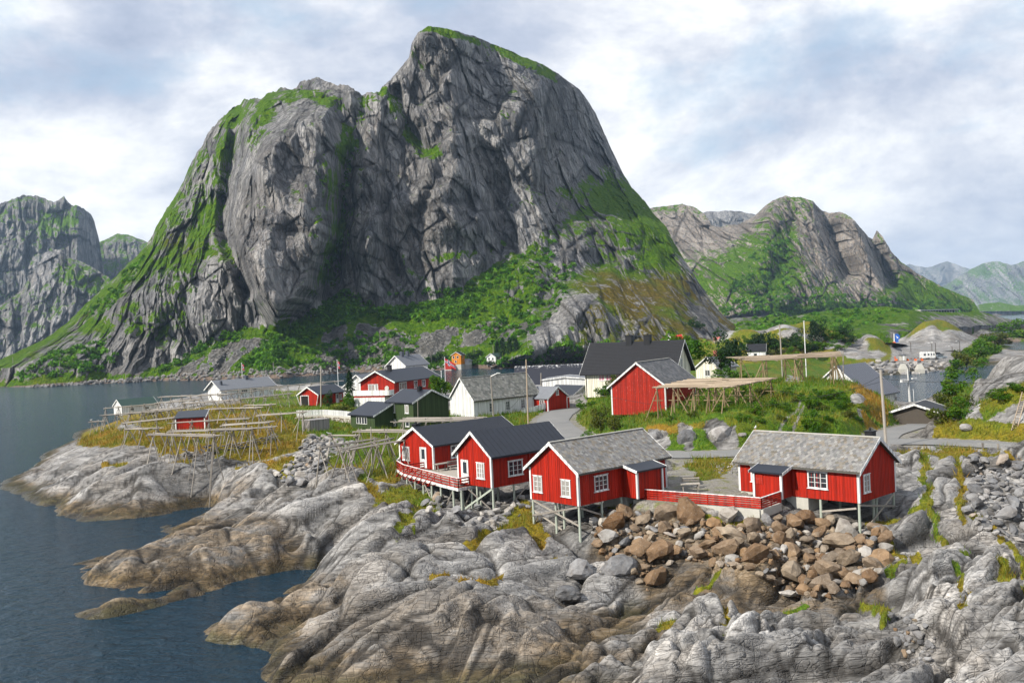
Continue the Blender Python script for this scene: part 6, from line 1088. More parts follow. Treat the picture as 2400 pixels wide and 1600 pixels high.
platform('wide pale fish rack on top of the grassy hill, under the flagpole', (onz(1768, 846, 14.1), onz(1966, 836, 14.1)), (onz(1714, 839, 14.2), onz(1960, 826, 14.2)), 22, PW, BW, [(0.1, 0.02), (0.48, 0.05), (0.93, 0.05), (0.25, 0.5), (0.62, 0.5), (0.97, 0.5), (0.08, 0.95), (0.5, 0.95), (0.95, 0.95)], 4)

# ================================================================== POLES, FLAGS, WIRES
def upole(label, px, pyb, pyt, y, r=0.12, mat='greywood', lean=0, arm=None, group='utility poles', lamp=False, name='utility_pole', xt=None):
    b = aty(px, pyb, y); t = aty(xt if xt is not None else px, pyt, y); e = empty(name, b, 0, label=label, cat='pole', group=group)
    g = gz(b.x, b.y) if y < 560 else b.z
    pole('shaft', (b.x, b.y, min(b.z, g) - 0.3), t, r, M[mat], e)
    if arm: MB().bar(t - b + Vector((-arm, 0, -0.3)), t - b + Vector((arm, 0, -0.3)), 0.09, 0.12).build('crossarm', M['greywood'], e)
    if lamp: MB().tube(t - b, t - b + Vector((1.1, -0.2, 0.5)), 0.03, 0.03).build('lamp_arm', M['metal'], e); MB().box((-0.1, -0.1, -0.06), (0.45, 0.1, 0.06), None, Matrix.Translation(t - b + Vector((1.1, -0.2, 0.5)))).build('lamp_head', M['white'], e)
    return e, b, t
upole('grey utility pole in front of the small red garage', 752, 954, 857, 186, 0.13)
upole('utility pole with street lamp at the long white house', 1157, 981, 882, 150, 0.13, lamp=True, xt=1150)
upole('tall pale pole by the roadside before the long white house', 1238, 997, 842, 134, 0.11, 'palewood', xt=1233)
upole('utility pole behind the small red boathouse', 1268, 955, 874, 168, 0.11)
eP, pb, ptn = upole('big leaning utility pole behind the chimney of the right cabin', 2077, 1042, 867, 98, 0.16, xt=2064)
upole('tall grey pole left of the white flagpole on the hill', 1833, 850, 760, 200, 0.16, xt=1827)
upole('grey pole at the corner of the seam-roofed boathouse', 1976, 885, 822, 150, 0.1)
upole('thin pole at the left edge of the green wall', 979, 985, 935, 140, 0.05)
upole('leaning pole at the rubble by the grey box shed', 692, 1050, 960, 130, 0.06, xt=703)
upole('pole stuck among the central racks', 869, 1030, 1000, 104, 0.07)
FP = [(31, 852, 840), (141, 866, 850), (295, 890, 878), (642, 870, 852), (721, 872, 855), (1012, 862, 830), (1157, 845, 812), (1236, 800, 792), (1110, 842, 822)]
for i, (px, a, b) in enumerate(FP):
    p = on_relief(MAIN, px, a); e = empty('utility_pole', p, 0, label=f'{ordinal([v[0] for v in FP], i)} thin pole along the far shore under the great rock', cat='pole', group='distant poles at the foot of the rock'); h = (a - b) / F * p.y + 1.0; pole('shaft', p - Vector((0, 0, 0.5)), p + Vector((0, 0, max(4, h))), 0.16, M['greywood'], e)
def flagpole(label, px, pyb, pyt, y, flag=None, r=0.06, xt=None):
    e, b, t = upole(label, px, pyb, pyt, y, r, 'white', group='flagpoles', name='flagpole', xt=xt); MB().tube(t - b, t - b + Vector((0, 0, 0.12)), r * 1.8, r * 1.8, 8).build('finial', M['white'], e)
    if flag:
        L, H = flag; n = 12; o = t - b + Vector((0.05, 0, -0.15))
        def cloth(x0, x1, z0, z1, mat, off):
            m = MB(); k = max(2, int((x1 - x0) / L * n)); V = []
            for i in range(k + 1):
                x = x0 + (x1 - x0) * i / k; w = 0.12 * math.sin(x / L * 7) * (x / L); dz = -0.45 * x - 0.1 * x * x / L
                for z in (z0, z1): V.append(o + Vector((x * 0.88, w + off, dz + z)))
            m.add(V, [(2 * i, 2 * i + 2, 2 * i + 3, 2 * i + 1) for i in range(k)]); return m, mat
        m, mt = cloth(0, L, -H, 0, 'redcloth', 0); fo = m.build('flag', M['redcloth'], e)
        for off in (-0.012, 0.012):
            a = MB()
            for (x0, x1, z0, z1) in ((0.27 * L, 0.45 * L, -H, 0), (0, L, -0.64 * H, -0.36 * H)): a.add(*[(mm.v, mm.f) for mm, _ in (cloth(x0, x1, z0, z1, '', off),)][0])
            a.build('white_cross', M['white'], fo, kind='stuff'); a = MB()
            for (x0, x1, z0, z1) in ((0.315 * L, 0.405 * L, -H, 0), (0, L, -0.57 * H, -0.43 * H)): a.add(*[(mm.v, mm.f) for mm, _ in (cloth(x0, x1, z0, z1, '', off * 1.8),)][0])
            a.build('blue_cross', M['bluecloth'], fo, kind='stuff')
flagpole('white flagpole with red flag bearing a blue and white cross', 1045, 925, 838, 205, (2.6, 1.3), 0.07, xt=1042)
flagpole('white flagpole standing bare beside the red house gable', 1037, 935, 870, 180, None, 0.07, xt=1034)
flagpole('white flagpole with furled flag behind the red garage', 793, 905, 844, 215, (0.6, 1.6), 0.07, xt=790)
flagpole('white flagpole with small flag behind the waterside house', 568, 890, 851, 250, (0.7, 1.5), 0.07, xt=566)
flagpole('tall white flagpole rising behind the hilltop rack', 1890, 876, 753, 165, None, 0.09, xt=1884)
def wire(label, p, q, sag, r=0.018):
    p, q = Vector(p), Vector(q); m = MB(); N = 14; pts = [p.lerp(q, i / N) + Vector((0, 0, -sag * 4 * (i / N) * (1 - i / N))) for i in range(N + 1)]
    for a, b in zip(pts[:-1], pts[1:]): m.tube(a, b, r, r, 4, None, False)
    return m.build('power_line', M['wire'], label=label, cat='wire', group='overhead lines')
wire('black power line running right from the big leaning pole', ptn + Vector((0, 0, -0.9)), aty(2440, 895, 80), 0.25)
wire('black power line running left from the big leaning pole to the hill', ptn + Vector((0, 0, -0.6)), aty(1800, 905, 112), 1.6)
wire('lower black power line past the red barn front', ptn + Vector((0, 0, -1.2)), aty(1432, 929, 128), 2.2)
wire('service line from the street lamp pole down to the long white house', aty(1151, 884, 150), aty(1234, 908, 134), 1.8, 0.02); wire('service line dropping across the windows of the long white house', aty(1234, 910, 134), aty(1160, 976, 150), 0.8, 0.02)

# ================================================================== ROADSIDE
gr0, gr1 = onz(2291, 1054, 6.35), onz(2440, 1061, 6.4)
ge = empty('guardrail', gr0, 0, label='steel guardrail along the road above the grey rubble', cat='guardrail'); g1 = gr1 - gr0
MB().bar(Vector((0, 0, 0.62)), g1 + Vector((0, 0, 0.62)), 0.06, 0.13).build('rail', M['metal'], ge); MB().bar(Vector((0, 0.02, 0.42)), g1 + Vector((0, 0.02, 0.42)), 0.07, 0.12).build('rail', M['metal'], ge)
for i in range(5): p = g1 * (i / 3.0 * 0.75 + 0.08); MB().bar(p + Vector((0, -0.08, -0.7)), p + Vector((0, -0.08, 0.72)), 0.16, 0.13).build('post', M['greywood'], ge)
lb_ = hit(2377, 1008); lt = aty(2402, 918, lb_.y + 2.5); le = empty('ladder', lb_, 0, label='wooden ladder leaning on the grey rock at the right edge', cat='ladder'); dv = Vector((0.55, 0, 0)); tp = lt - lb_
for s in (-1, 1): MB().bar(dv * 0.5 * s, tp + dv * 0.5 * s, 0.07, 0.09).build('side_rail', M['palewood'], le)
for i in range(1, 16): p = tp * (i / 16); MB().bar(p - dv * 0.5, p + dv * 0.5, 0.05).build('rung', M['palewood'], le)
def gull(label, p, ang):
    e = empty('gull', p, ang, label=label, cat='bird', group='gulls'); m = MB(); rings = [(-0.22, 0.01, 0.20), (-0.14, 0.06, 0.19), (0, 0.095, 0.19), (0.12, 0.075, 0.22), (0.17, 0.05, 0.27), (0.19, 0.055, 0.33), (0.24, 0.04, 0.34), (0.28, 0.008, 0.33)]; V = []
    for x, r, z in rings: V += [(x, r * math.cos(t) * 0.85, z + r * math.sin(t)) for t in [k * math.pi / 4 for k in range(8)]]
    F_ = [(8 * i + k, 8 * i + (k + 1) % 8, 8 * i + 8 + (k + 1) % 8, 8 * i + 8 + k) for i in range(len(rings) - 1) for k in range(8)]; m.add(V, F_).build('body', M['white'], e, True)
    for s in (-1, 1): MB().add([(0.1, s * 0.085, 0.23), (-0.1, s * 0.095, 0.22), (-0.32, s * 0.03, 0.2), (-0.05, s * 0.09, 0.17)], [(0, 1, 2, 3)]).build('wing', M['greyroof'], e); MB().bar((0.0, s * 0.03, 0.0), (0.0, s * 0.03, 0.12), 0.015).build('leg', M['orangeplastic'], e)
gull('gull perched on the ridge end of the right cabin roof', hD.e.matrix_basis @ hD.sp(1, 0, 10.5, 0.06), 60); gull('white gull on the little stage at the headland tip', onz(213, 986, 5.75), 10); gull('white gull on the short rack by the rubble', onz(771, 1019, 8.72), 200)

# ================================================================== FAR QUAY: caravan, cars, barriers, piers, lamps
QY = lambda px, py: hit(px, py, 300)
def ground_at(px, py, y=None):
    p = hit(px, py, 295); return p
def wheel(par, x, y, r, w=0.2):
    o = MB().tube((x, y - w / 2, r), (x, y + w / 2, r), r, r, 16).build('wheel', M['tyre'], par); MB().tube((x, y - w / 2 - 0.01, r), (x, y - w / 2 - 0.004, r), r * 0.55, r * 0.55, 12).build('rim', M['metal'], o)
def car(label, loc, ang, mat, L=4.3, H=1.45, van=False):
    e = empty('parked_car', loc, ang, label=label, cat='car', group='cars on the quay'); W_ = 1.75
    prof = [(0, 0.3), (L, 0.3), (L, 0.75), (L * 0.95, 0.85), (L * 0.74, 0.92), (L * 0.60, H), (L * 0.16, H), (L * 0.03, 0.95), (0, 0.8)] if not van else [(0, 0.3), (L, 0.3), (L, 0.9), (L * 0.93, 1.0), (L * 0.80, 1.08), (L * 0.70, H), (L * 0.03, H), (0, H - 0.1)]
    m = MB(); m.prism(prof[::-1], 0, W_).build('body', mat, e)
    gl = [(L * 0.19, 0.95), (L * 0.71, 0.95), (L * 0.59, H - 0.08), (L * 0.2, H - 0.08)]
    for y0, y1 in ((-0.012, -0.002), (W_ + 0.002, W_ + 0.012)): MB().prism(gl[::-1], y0, y1).build('side_window', M['glass'], e)
    MB().bar((L * 0.735, W_ / 2, 0.95), (L * 0.61, W_ / 2, H - 0.06), W_ * 0.86, 0.02).build('windscreen', M['glass'], e)
    for x in (L * 0.18, L * 0.80):
        for y in (0.05, W_ - 0.05): wheel(e, x, y, 0.32)
    for y in (0.25, W_ - 0.25): MB().box((L, y - 0.15, 0.62), (L + 0.02, y + 0.15, 0.75)).build('headlight', M['white'], e)
    return e
q = ground_at(2160, 842)
cv = empty('caravan', q, -6, label='white caravan parked on the far quay behind a silver car', cat='caravan')
prof = [(0, 0.45), (4.9, 0.45), (5.0, 1.3), (4.7, 2.55), (4.4, 2.62), (0.25, 2.62), (0, 2.3)]; MB().prism(prof[::-1], 0, 2.2).build('body', M['white'], cv)
for x, w_ in ((0.8, 0.8), (2.2, 0.6), (3.3, 0.45), (4.1, 0.5)): MB().box((x, -0.015, 1.35), (x + w_, -0.003, 2.0)).build('window', M['glass'], cv)
wheel(cv, 2.6, 0.1, 0.33); wheel(cv, 2.6, 2.1, 0.33); MB().bar((5.0, 1.1, 0.5), (6.2, 1.1, 0.5), 0.1).build('drawbar', M['metal'], cv)
car('silver estate car coupled in front of the white caravan', ground_at(2192, 841), -6, M['carsilver'])
car('black car parked just behind the silver car', ground_at(2200, 836) + Vector((0, 5, 0)), -12, M['carblack'], 4.2, 1.5)
car('black van standing alone at the right of the far quay', ground_at(2246, 838), 8, M['carblack'], 4.4, 1.75, True)
def pier(label, px):
    p = ground_at(px, 874); e = empty('bridge_pier', p, -6, label=label, cat='pier', group='old bridge piers'); w0, w1, h = 1.25, 0.75, 4.6
    MB().add([(-w0, -w0, -2.0), (w0, -w0, -2.0), (w0, w0, -2.0), (-w0, w0, -2.0), (-w0, -w0, 1.3), (w0, -w0, 1.3), (w0, w0, 1.3), (-w0, w0, 1.3)], [(3, 2, 1, 0), (4, 5, 6, 7), (0, 1, 5, 4), (1, 2, 6, 5), (2, 3, 7, 6), (3, 0, 4, 7)]).build('plinth', M['concrete'], e)
    MB().add([(-w0, -w0, 1.31), (w0, -w0, 1.31), (w0, w0, 1.31), (-w0, w0, 1.31), (-w1 * 0.75, -w1, 3.0), (w1 * 0.75, -w1, 3.0), (w1 * 0.75, w1, 3.0), (-w1 * 0.75, w1, 3.0)], [(3, 2, 1, 0), (4, 5, 6, 7), (0, 1, 5, 4), (1, 2, 6, 5), (2, 3, 7, 6), (3, 0, 4, 7)]).build('pyramid_top', M['concrete'], e)
pier('left concrete pier at the far water edge', 2117); pier('right concrete pier at the far water edge', 2156)
p = ground_at(2116, 845); e = empty('kiosk', p, 0, label='small grey kiosk with flat roof on the far quay', cat='kiosk'); MB().box((-0.9, -0.8, 0), (0.9, 0.8, 2.0)).build('wall', M['concrete'], e); MB().box((-1.3, -1.1, 2.002), (1.3, 1.1, 2.15)).build('roof', M['greyroof'], e); MB().box((-0.35, -0.83, 0.1), (0.35, -0.803, 1.9)).build('door', M['white'], e); MB().tube((0, 0, 2.15), (0, 0, 3.6), 0.05, 0.03).build('aerial', M['metal'], e)
for i, px in enumerate((2101, 2127, 2146, 2161)):
    p = ground_at(px, 845); e = empty('traffic_barrier', p, 0, label=['leftmost red and yellow barrier block on the far quay', 'barrier block just right of the grey kiosk', 'barrier block midway along the striped boom', 'barrier block at the caravan end of the boom'][i], cat='barrier', group='roadwork barriers'); MB().add([(-0.45, -0.25, 0), (0.45, -0.25, 0), (0.45, 0.25, 0), (-0.45, 0.25, 0), (-0.35, -0.12, 0.6), (0.35, -0.12, 0.6), (0.35, 0.12, 0.6), (-0.35, 0.12, 0.6)], [(3, 2, 1, 0), (4, 5, 6, 7), (0, 1, 5, 4), (1, 2, 6, 5), (2, 3, 7, 6), (3, 0, 4, 7)]).build('block', M['orangeplastic'], e); MB().tube((0, 0, 0.6), (0, 0, 0.85), 0.1, 0.08, 8).build('beacon', M['orange'], e)
a, b = ground_at(2128, 845), ground_at(2160, 844); e = empty('boom', a, 0, label='red and white striped boom between barrier blocks', cat='barrier')
for i in range(8): MB().bar((b - a) * (i / 8.0) + Vector((0, -0.4, 0.75)), (b - a) * ((i + 1) / 8.0) + Vector((0, -0.4, 0.75)), 0.1, 0.22).build('stripe', M['redcloth'] if i % 2 else M['white'], e)
def person(label, loc, ang, vest):
    e = empty('person', loc, ang, label=label, cat='person'); me = bpy.data.meshes.new('body'); V = [(0, 0, 0.95), (0, 0, 1.25), (0, 0, 1.45), (0, 0, 1.55), (0, 0, 1.68), (-0.1, 0, 0.9), (-0.13, 0.05, 0.5), (-0.14, 0.1, 0.06), (0.1, 0, 0.9), (0.13, -0.05, 0.5), (0.14, -0.1, 0.06), (-0.19, 0, 1.42), (-0.27, 0.03, 1.15), (-0.24, -0.12, 0.92), (0.19, 0, 1.42), (0.27, 0.03, 1.15), (0.24, -0.12, 0.92)]
    E_ = [(0, 1), (1, 2), (2, 3), (3, 4), (0, 5), (5, 6), (6, 7), (0, 8), (8, 9), (9, 10), (2, 11), (11, 12), (12, 13), (2, 14), (14, 15), (15, 16)]; R_ = [0.15, 0.15, 0.14, 0.06, 0.105, 0.09, 0.065, 0.05, 0.09, 0.065, 0.05, 0.065, 0.05, 0.035, 0.065, 0.05, 0.035]
    me.from_pydata(V, E_, []); o = bpy.data.objects.new('body', me); link(o, e); md = o.modifiers.new('skin', 'SKIN'); o.modifiers.new('sub', 'SUBSURF').render_levels = 1
    for i, r in enumerate(R_): me.skin_vertices[0].data[i].radius = (r, r)
    me.skin_vertices[0].data[0].use_root = True; me.materials.append(vest)
    return e
person('person in orange work clothes standing left of the grey kiosk', ground_at(2098, 846), 30, M['orangeplastic'])
for i, (px, pb_, pt_) in enumerate([(2135, 824, 802), (2184.5, 826, 805), (2194, 848, 803), (2232, 828, 812), (2250, 830, 800)]):
    p = ground_at(px, pb_); h = (pb_ - pt_) / F * p.y; e = empty('street_lamp', p, 0, label=['leftmost street lamp on the far quay road', 'street lamp above the white caravan roof', 'tall dark lamp post between caravan and black car', 'street lamp left of the black van', 'thin street lamp directly above the black van'][i], cat='street lamp', group='street lamps on the quay'); pole('post', p - Vector((0, 0, 0.3)), p + Vector((0, 0, h)), 0.13, M['darkwood'], e); MB().tube((0, 0, h), (-1.0, 0, h + 0.2), 0.05, 0.05).build('arm', M['darkwood'], e); MB().box((-1.5, -0.15, h + 0.12), (-0.9, 0.15, h + 0.3)).build('lamp_head', M['white'], e)
p = ground_at(2102, 806); e = empty('road_sign', p, 0, label='blue round road sign beside the far road', cat='sign'); pole('post', p, p + Vector((0, 0, 2.6)), 0.09, M['metal'], e); MB().tube((0, -0.12, 3.4), (0, -0.06, 3.4), 1.6, 1.6, 20).build('disc', M['blue'], e); MB().box((-0.9, -0.1, 0.9), (0.9, -0.05, 1.7)).build('plate', M['blue'], e)
MB().prism([(-0.5, 3.9), (0.15, 3.2), (-0.15, 2.9), (0.75, 2.7), (0.65, 3.6), (0.4, 3.35), (-0.25, 4.1)], -0.16, -0.13).build('arrow', M['white'], e)
p = ground_at(2096, 808); e = empty('marker_post', p, 0, label='tall white marker with orange foot beside the blue sign', cat='post'); MB().box((-0.25, -0.1, 1.5), (0.25, 0.1, 5.6)).build('board', M['white'], e); MB().box((-0.55, -0.4, -0.2), (0.55, 0.4, 1.49)).build('foot', M['orangeplastic'], e)
strip('far_road', resample([Vector((v.x, v.y, max(v.z, 3.9))) for v in [hit(2072, 804, 300), hit(2110, 809, 300), hit(2160, 815, 300), hit(2220, 821, 300), hit(2300, 826, 300)]], 6.0), 3.5, M['asphalt'], 0.12, kind='structure')
# avalanche gallery on the far road
g0, g1_ = aty(2150, 736, 1180), aty(2240, 733, 1240); e = empty('road_gallery', g0, 0, label='long concrete avalanche gallery along the far shore road', cat='gallery'); d = g1_ - g0
MB().bar(Vector((0, 0, 4.6)), d + Vector((0, 0, 4.6)), 10.0, 1.2).build('roof', M['concrete'], e); MB().bar(Vector((0, 4.6, 1.9)), d + Vector((0, 4.6, 1.9)), 0.6, 4.2).build('back_wall', M['dark'], e)  # back wall coloured near black as painted shade under the roof
for i in range(15): p = d * (i / 14.0); MB().bar(p + Vector((0, -4.4, -2.0)), p + Vector((0, -4.4, 4.0)), 0.7).build('column', M['concrete'], e)
# boat in the right harbour: hull hidden by the shed, mast and wheelhouse top showing
bp = aty(2148, 950, 165); bp.z = 0.0; e = empty('fishing_boat', bp, 25, label='white fishing boat in the right harbour, only its mast showing over the shed', cat='boat')
hull = [(-5, 0.3), (-4.6, -0.4), (4.0, -0.4), (5.6, 1.5), (-5, 1.2)]; m = MB(); V = []
for x, bw, zt in ((-5, 1.5, 1.2), (-2, 1.9, 1.1), (2, 1.8, 1.3), (4.2, 1.0, 1.6), (5.6, 0.05, 2.0)): V += [(x, -bw, zt), (x, -bw * 0.75, -0.4), (x, bw * 0.75, -0.4), (x, bw, zt)]
m.add(V, [(4 * i + k, 4 * i + 4 + k, 4 * i + 5 + k, 4 * i + 1 + k) for i in range(4) for k in range(3)] + [(4 * i + 3, 4 * i + 7, 4 * i + 4, 4 * i) for i in range(4)] + [(0, 1, 2, 3)]).build('hull', M['white'], e)
MB().box((-3.2, -1.2, 1.15), (0.2, 1.2, 3.6)).build('wheelhouse', M['white'], e); MB().tube((-1.5, 0, 3.6), (-1.8, 0, 10.2), 0.22, 0.10, 8).build('mast', M['white'], e); MB().bar((-3.0, 0, 8.0), (-0.2, 0, 8.0), 0.12).build('spreader', M['white'], e); MB().box((-3.4, -0.25, 8.05), (-2.2, 0.25, 8.5)).build('radar', M['white'], e); MB().bar((-1.4, -0.5, 8.6), (-0.2, -0.5, 8.6), 0.22).build('radar_bar', M['white'], e)
for x in (-2.0, -1.2): MB().tube((x, 0.2, 9.2), (x, 0.2, 11.6), 0.03, 0.02).build('aerial', M['white'], e)
MB().tube((-0.6, 0, 3.6), (-0.6, 0, 6.6), 0.06, 0.06).build('stay_frame', M['white'], e); MB().bar((-1.7, 0, 6.6), (-0.55, 0, 6.6), 0.1).build('stay_bar', M['white'], e)
# ================================================================== LOOSE STONE
import bmesh
def _stonemat(name, ramp_cols):
    t = NT(name); p = t.coord('Object'); r = t.node('ObjectInfo').outputs['Random']; c = t.ramp(r, ramp_cols); w = t.pos()
    n = t.noise(w, 1.3, 6, 0.65, 0.4); f = t.noise(w, 7.0, 4, 0.7)
    c = t.mix(t.ss(n, 0.3, 0.7), t.mix(1.0, c, (0.55, 0.52, 0.50), 'MULTIPLY'), c); c = t.mix(t.mth('MULTIPLY', t.ss(f, 0.52, 0.75), 0.35), c, (0.42, 0.38, 0.33))
    return t.done(c, 0.88, t.bump(t.mth('ADD', n, t.mth('MULTIPLY', f, 0.4)), 0.6, 0.12), 0.2)
M['brownstone'] = _stonemat('brown_boulder', [(0.0, (0.15, 0.085, 0.042)), (0.18, (0.23, 0.16, 0.10)), (0.36, (0.17, 0.14, 0.11)), (0.52, (0.29, 0.185, 0.10)), (0.68, (0.25, 0.205, 0.155)), (0.80, (0.37, 0.30, 0.22)), (0.9, (0.24, 0.235, 0.23)), (1.0, (0.43, 0.40, 0.355))])
M['greystone'] = _stonemat('grey_boulder', [(0.0, (0.13, 0.135, 0.145)), (0.4, (0.21, 0.215, 0.225)), (0.75, (0.28, 0.28, 0.285)), (0.93, (0.36, 0.35, 0.34)), (1.0, (0.34, 0.26, 0.19))])
M['palestone'] = _stonemat('pale_boulder', [(0.0, (0.30, 0.295, 0.285)), (0.5, (0.38, 0.37, 0.355)), (1.0, (0.44, 0.42, 0.39))])
M['drystone'] = _stonemat('wall_stone', [(0.0, (0.12, 0.12, 0.12)), (0.5, (0.19, 0.185, 0.18)), (1.0, (0.27, 0.255, 0.235))])
M['mixstone'] = _stonemat('garden_wall_stone', [(0.0, (0.18, 0.15, 0.12)), (0.5, (0.30, 0.25, 0.19)), (1.0, (0.40, 0.36, 0.30))])
def stone_mesh(name, seed, sx, sy, sz, mat, box=0.6, npt=8, sub=2):
    r = random.Random(seed); bm = bmesh.new(); bmesh.ops.create_icosphere(bm, subdivisions=sub, radius=1.0); pl = []
    for i in range(npt):                                          # broken stone: cut a ball by random planes
        n = Vector((r.gauss(0, 1), r.gauss(0, 1), r.gauss(0, 1))).normalized(); pl.append((n, r.uniform(0.40, 0.80)))
    for v in bm.verts:
        d = v.co.normalized(); k = 0.98
        for n, q in pl:
            c_ = d.dot(n)
            if c_ > 0.05: k = min(k, q / c_)
        k += 0.05 * math.sin(7 * d.x + seed) * math.sin(6 * d.y + 2 * seed) * math.sin(8 * d.z) + r.uniform(-0.012, 0.012); v.co = Vector((d.x * k * sx, d.y * k * sy, d.z * k * sz))
    me = bpy.data.meshes.new(name); bm.to_mesh(me); bm.free(); me.materials.append(mat); return me
def stone_set(mat, n, seed, flat=0.75): return [stone_mesh('stone', seed + i, 1.0, random.Random(seed + i).uniform(0.65, 0.95), random.Random(seed + i + 9).uniform(0.5, 0.8) * flat / 0.75, mat) for i in range(n)]
ST_B, ST_G, ST_P, ST_D, ST_M = stone_set(M['brownstone'], 10, 10), stone_set(M['greystone'], 10, 40, 0.6), stone_set(M['palestone'], 6, 70), stone_set(M['drystone'], 6, 90, 0.55), stone_set(M['mixstone'], 6, 120, 0.8)
ST_BIG = [stone_mesh('boulder', 400 + i, 1.0, 0.85, 0.75, M['greystone'], 0.45, 9, 3) for i in range(4)]
def put_stone(par, meshes, p, size, r, tilt=0.5, name='stone', squash=1.0):
    o = bpy.data.objects.new(name, r.choice(meshes)); o.location = Vector(p) - par.location; o.rotation_euler = (r.uniform(-tilt, tilt), r.uniform(-tilt, tilt), r.uniform(0, 6.28)); o.scale = (size * r.uniform(0.85, 1.2), size, size * squash * r.uniform(0.85, 1.1)); o.parent = par; COL.objects.link(o); return o
def rubble(label, poly, count, smin, smax, meshes, seed, cat='rubble', lift=0.25, tilt=0.6, mixm=None, mixp=0.0, power=1.6, fill=0):
    """stones scattered over a photographed patch, spaced so they pack, each at its own place on the ground"""
    r = random.Random(seed); xs = [p[0] for p in poly]; ys = [p[1] for p in poly]; placed = []; cen = hit(sum(xs) / len(xs), sum(ys) / len(ys)); e = empty('rubble_slope', cen, 0, label=label, cat=cat); tries = 0
    while len(placed) < count and tries < count * 25:
        tries += 1; a, b = r.uniform(min(xs), max(xs)), r.uniform(min(ys), max(ys))
        if not bool(in_poly(np.array([a]), np.array([b]), poly)[0]): continue
        s = smin + (smax - smin) * r.random() ** power * (1 - 0.6 * tries / (count * 25)); p = hit(a, b)
        if any((p - q).length < (s + t) * 0.55 for q, t in placed): continue
        placed.append((p, s)); put_stone(e, mixm if (mixm and r.random() < mixp) else meshes, p + Vector((0, 0, s * lift)), s, r, tilt)
    if fill:
        base = [(np.array([v.co[:] for v in me.vertices]), [tuple(f.vertices) for f in me.polygons]) for me in [stone_mesh('small', 900 + i, 1.0, 0.8, 0.7, meshes[0].materials[0], 0.6, 9, 1) for i in range(4)]]; mb = MB(); k = 0
        while k < fill:
            a, b = r.uniform(min(xs), max(xs)), r.uniform(min(ys), max(ys))
            if not bool(in_poly(np.array([a]), np.array([b]), poly)[0]): continue
            k += 1; p = hit(a, b) - cen; V, F_ = r.choice(base); s = r.uniform(0.12, 0.34); R_ = Matrix.Rotation(r.uniform(0, 6.28), 3, 'Z') @ Matrix.Rotation(r.uniform(-0.8, 0.8), 3, 'X'); mb.add([R_ @ Vector(v) * s + p + Vector((0, 0, s * 0.3)) for v in V], F_)
        mb.build('small_stones', meshes[0].materials[0], e, kind='stuff')
    return e
rubble('slope of brown boulders below the gravel yard between the two slate-roofed cabins', [(1385, 1222), (1480, 1204), (1600, 1214), (1790, 1230), (1890, 1212), (2020, 1238), (2085, 1245), (2080, 1300), (2055, 1360), (1960, 1405), (1850, 1400), (1760, 1345), (1680, 1330), (1580, 1310), (1530, 1390), (1490, 1370), (1395, 1290)], 295, 0.34, 1.35, ST_B, 1, mixm=ST_G + ST_P, mixp=0.15, lift=0.42, fill=420, power=1.3)
rubble('heap of angular grey blocks below the steel guardrail', [(2275, 1075), (2400, 1085), (2470, 1100), (2470, 1290), (2400, 1270), (2300, 1245), (2268, 1200), (2285, 1130)], 230, 0.22, 0.85, ST_G, 2, lift=0.3)
rubble('pale grey stone slide running down from the grey box shed', [(715, 1030), (780, 1022), (850, 1045), (770, 1075), (740, 1110), (715, 1140), (660, 1130), (640, 1110), (690, 1080)], 190, 0.3, 0.95, ST_G, 3, lift=0.25, mixm=ST_P, mixp=0.35, tilt=0.35)
rubble('boulders lying under the two dark-roofed cabins and their terrace', [(1010, 1165), (1090, 1170), (1230, 1165), (1245, 1200), (1150, 1235), (1050, 1225), (990, 1190)], 60, 0.25, 0.75, ST_G, 4, lift=0.3, mixm=ST_P, mixp=0.4)
rubble('scattered small stones in the hollow of the right foreground rock', [(2080, 1430), (2180, 1450), (2200, 1540), (2140, 1570), (2100, 1500)], 40, 0.12, 0.38, ST_BIG, 6, lift=0.2, mixm=ST_B, mixp=0.15)
rubble('pile of gravel stones at the edge of the yard lawn', [(1650, 1085), (1740, 1080), (1745, 1108), (1690, 1112)], 90, 0.10, 0.22, ST_G, 7, lift=0.2, mixm=ST_P, mixp=0.5)
rubble('bank of broken rock at the far quay water edge', [(2040, 848), (2250, 846), (2255, 878), (2040, 880)], 110, 0.7, 1.6, ST_G, 8, lift=0.2, mixm=ST_P, mixp=0.3)
def boulder(label, px, py, s, meshes, seed, squash=0.8, name='boulder', rz=None):
    r = random.Random(seed); p = hit(px, py); o = bpy.data.objects.new(name, r.choice(meshes)); o.location = p + Vector((0, 0, s * 0.02)); o.rotation_euler = (r.uniform(-0.3, 0.3), r.uniform(-0.3, 0.3), r.uniform(0, 6.28) if rz is None else rz); o.scale = (s * 1.15, s, s * squash); COL.objects.link(o); tag(o, label, 'boulder', 'large single boulders')
for i, (lb, px, py, s, ms, sq) in enumerate([('tall pale boulder at the roadside left of the barn rack', 1540, 1030, 1.25, ST_BIG, 1.1), ('upright pale boulder in the middle of the roadside bank', 1610, 1030, 1.2, ST_BIG, 1.3), ('widest pale boulder of the roadside bank', 1690, 1022, 1.5, ST_BIG, 1.0), ('small pale rock beside the widest roadside boulder', 1740, 1018, 0.5, ST_BIG, 0.9), ('pale boulder leaning below the corner stilt of the left slate cabin', 1350, 1335, 1.4, ST_BIG, 0.8), ('pale boulder right of the left slate cabin front stilt', 1450, 1325, 1.6, ST_BIG, 0.7), ('pale boulder on the dark ledge below the brown stones', 1330, 1395, 1.3, ST_BIG, 0.7), ('grey rock sitting on the lawn at the right gravel lane', 2265, 1003, 0.9, ST_BIG, 0.7)]): boulder(lb, px, py, s, ms, 300 + i, sq)
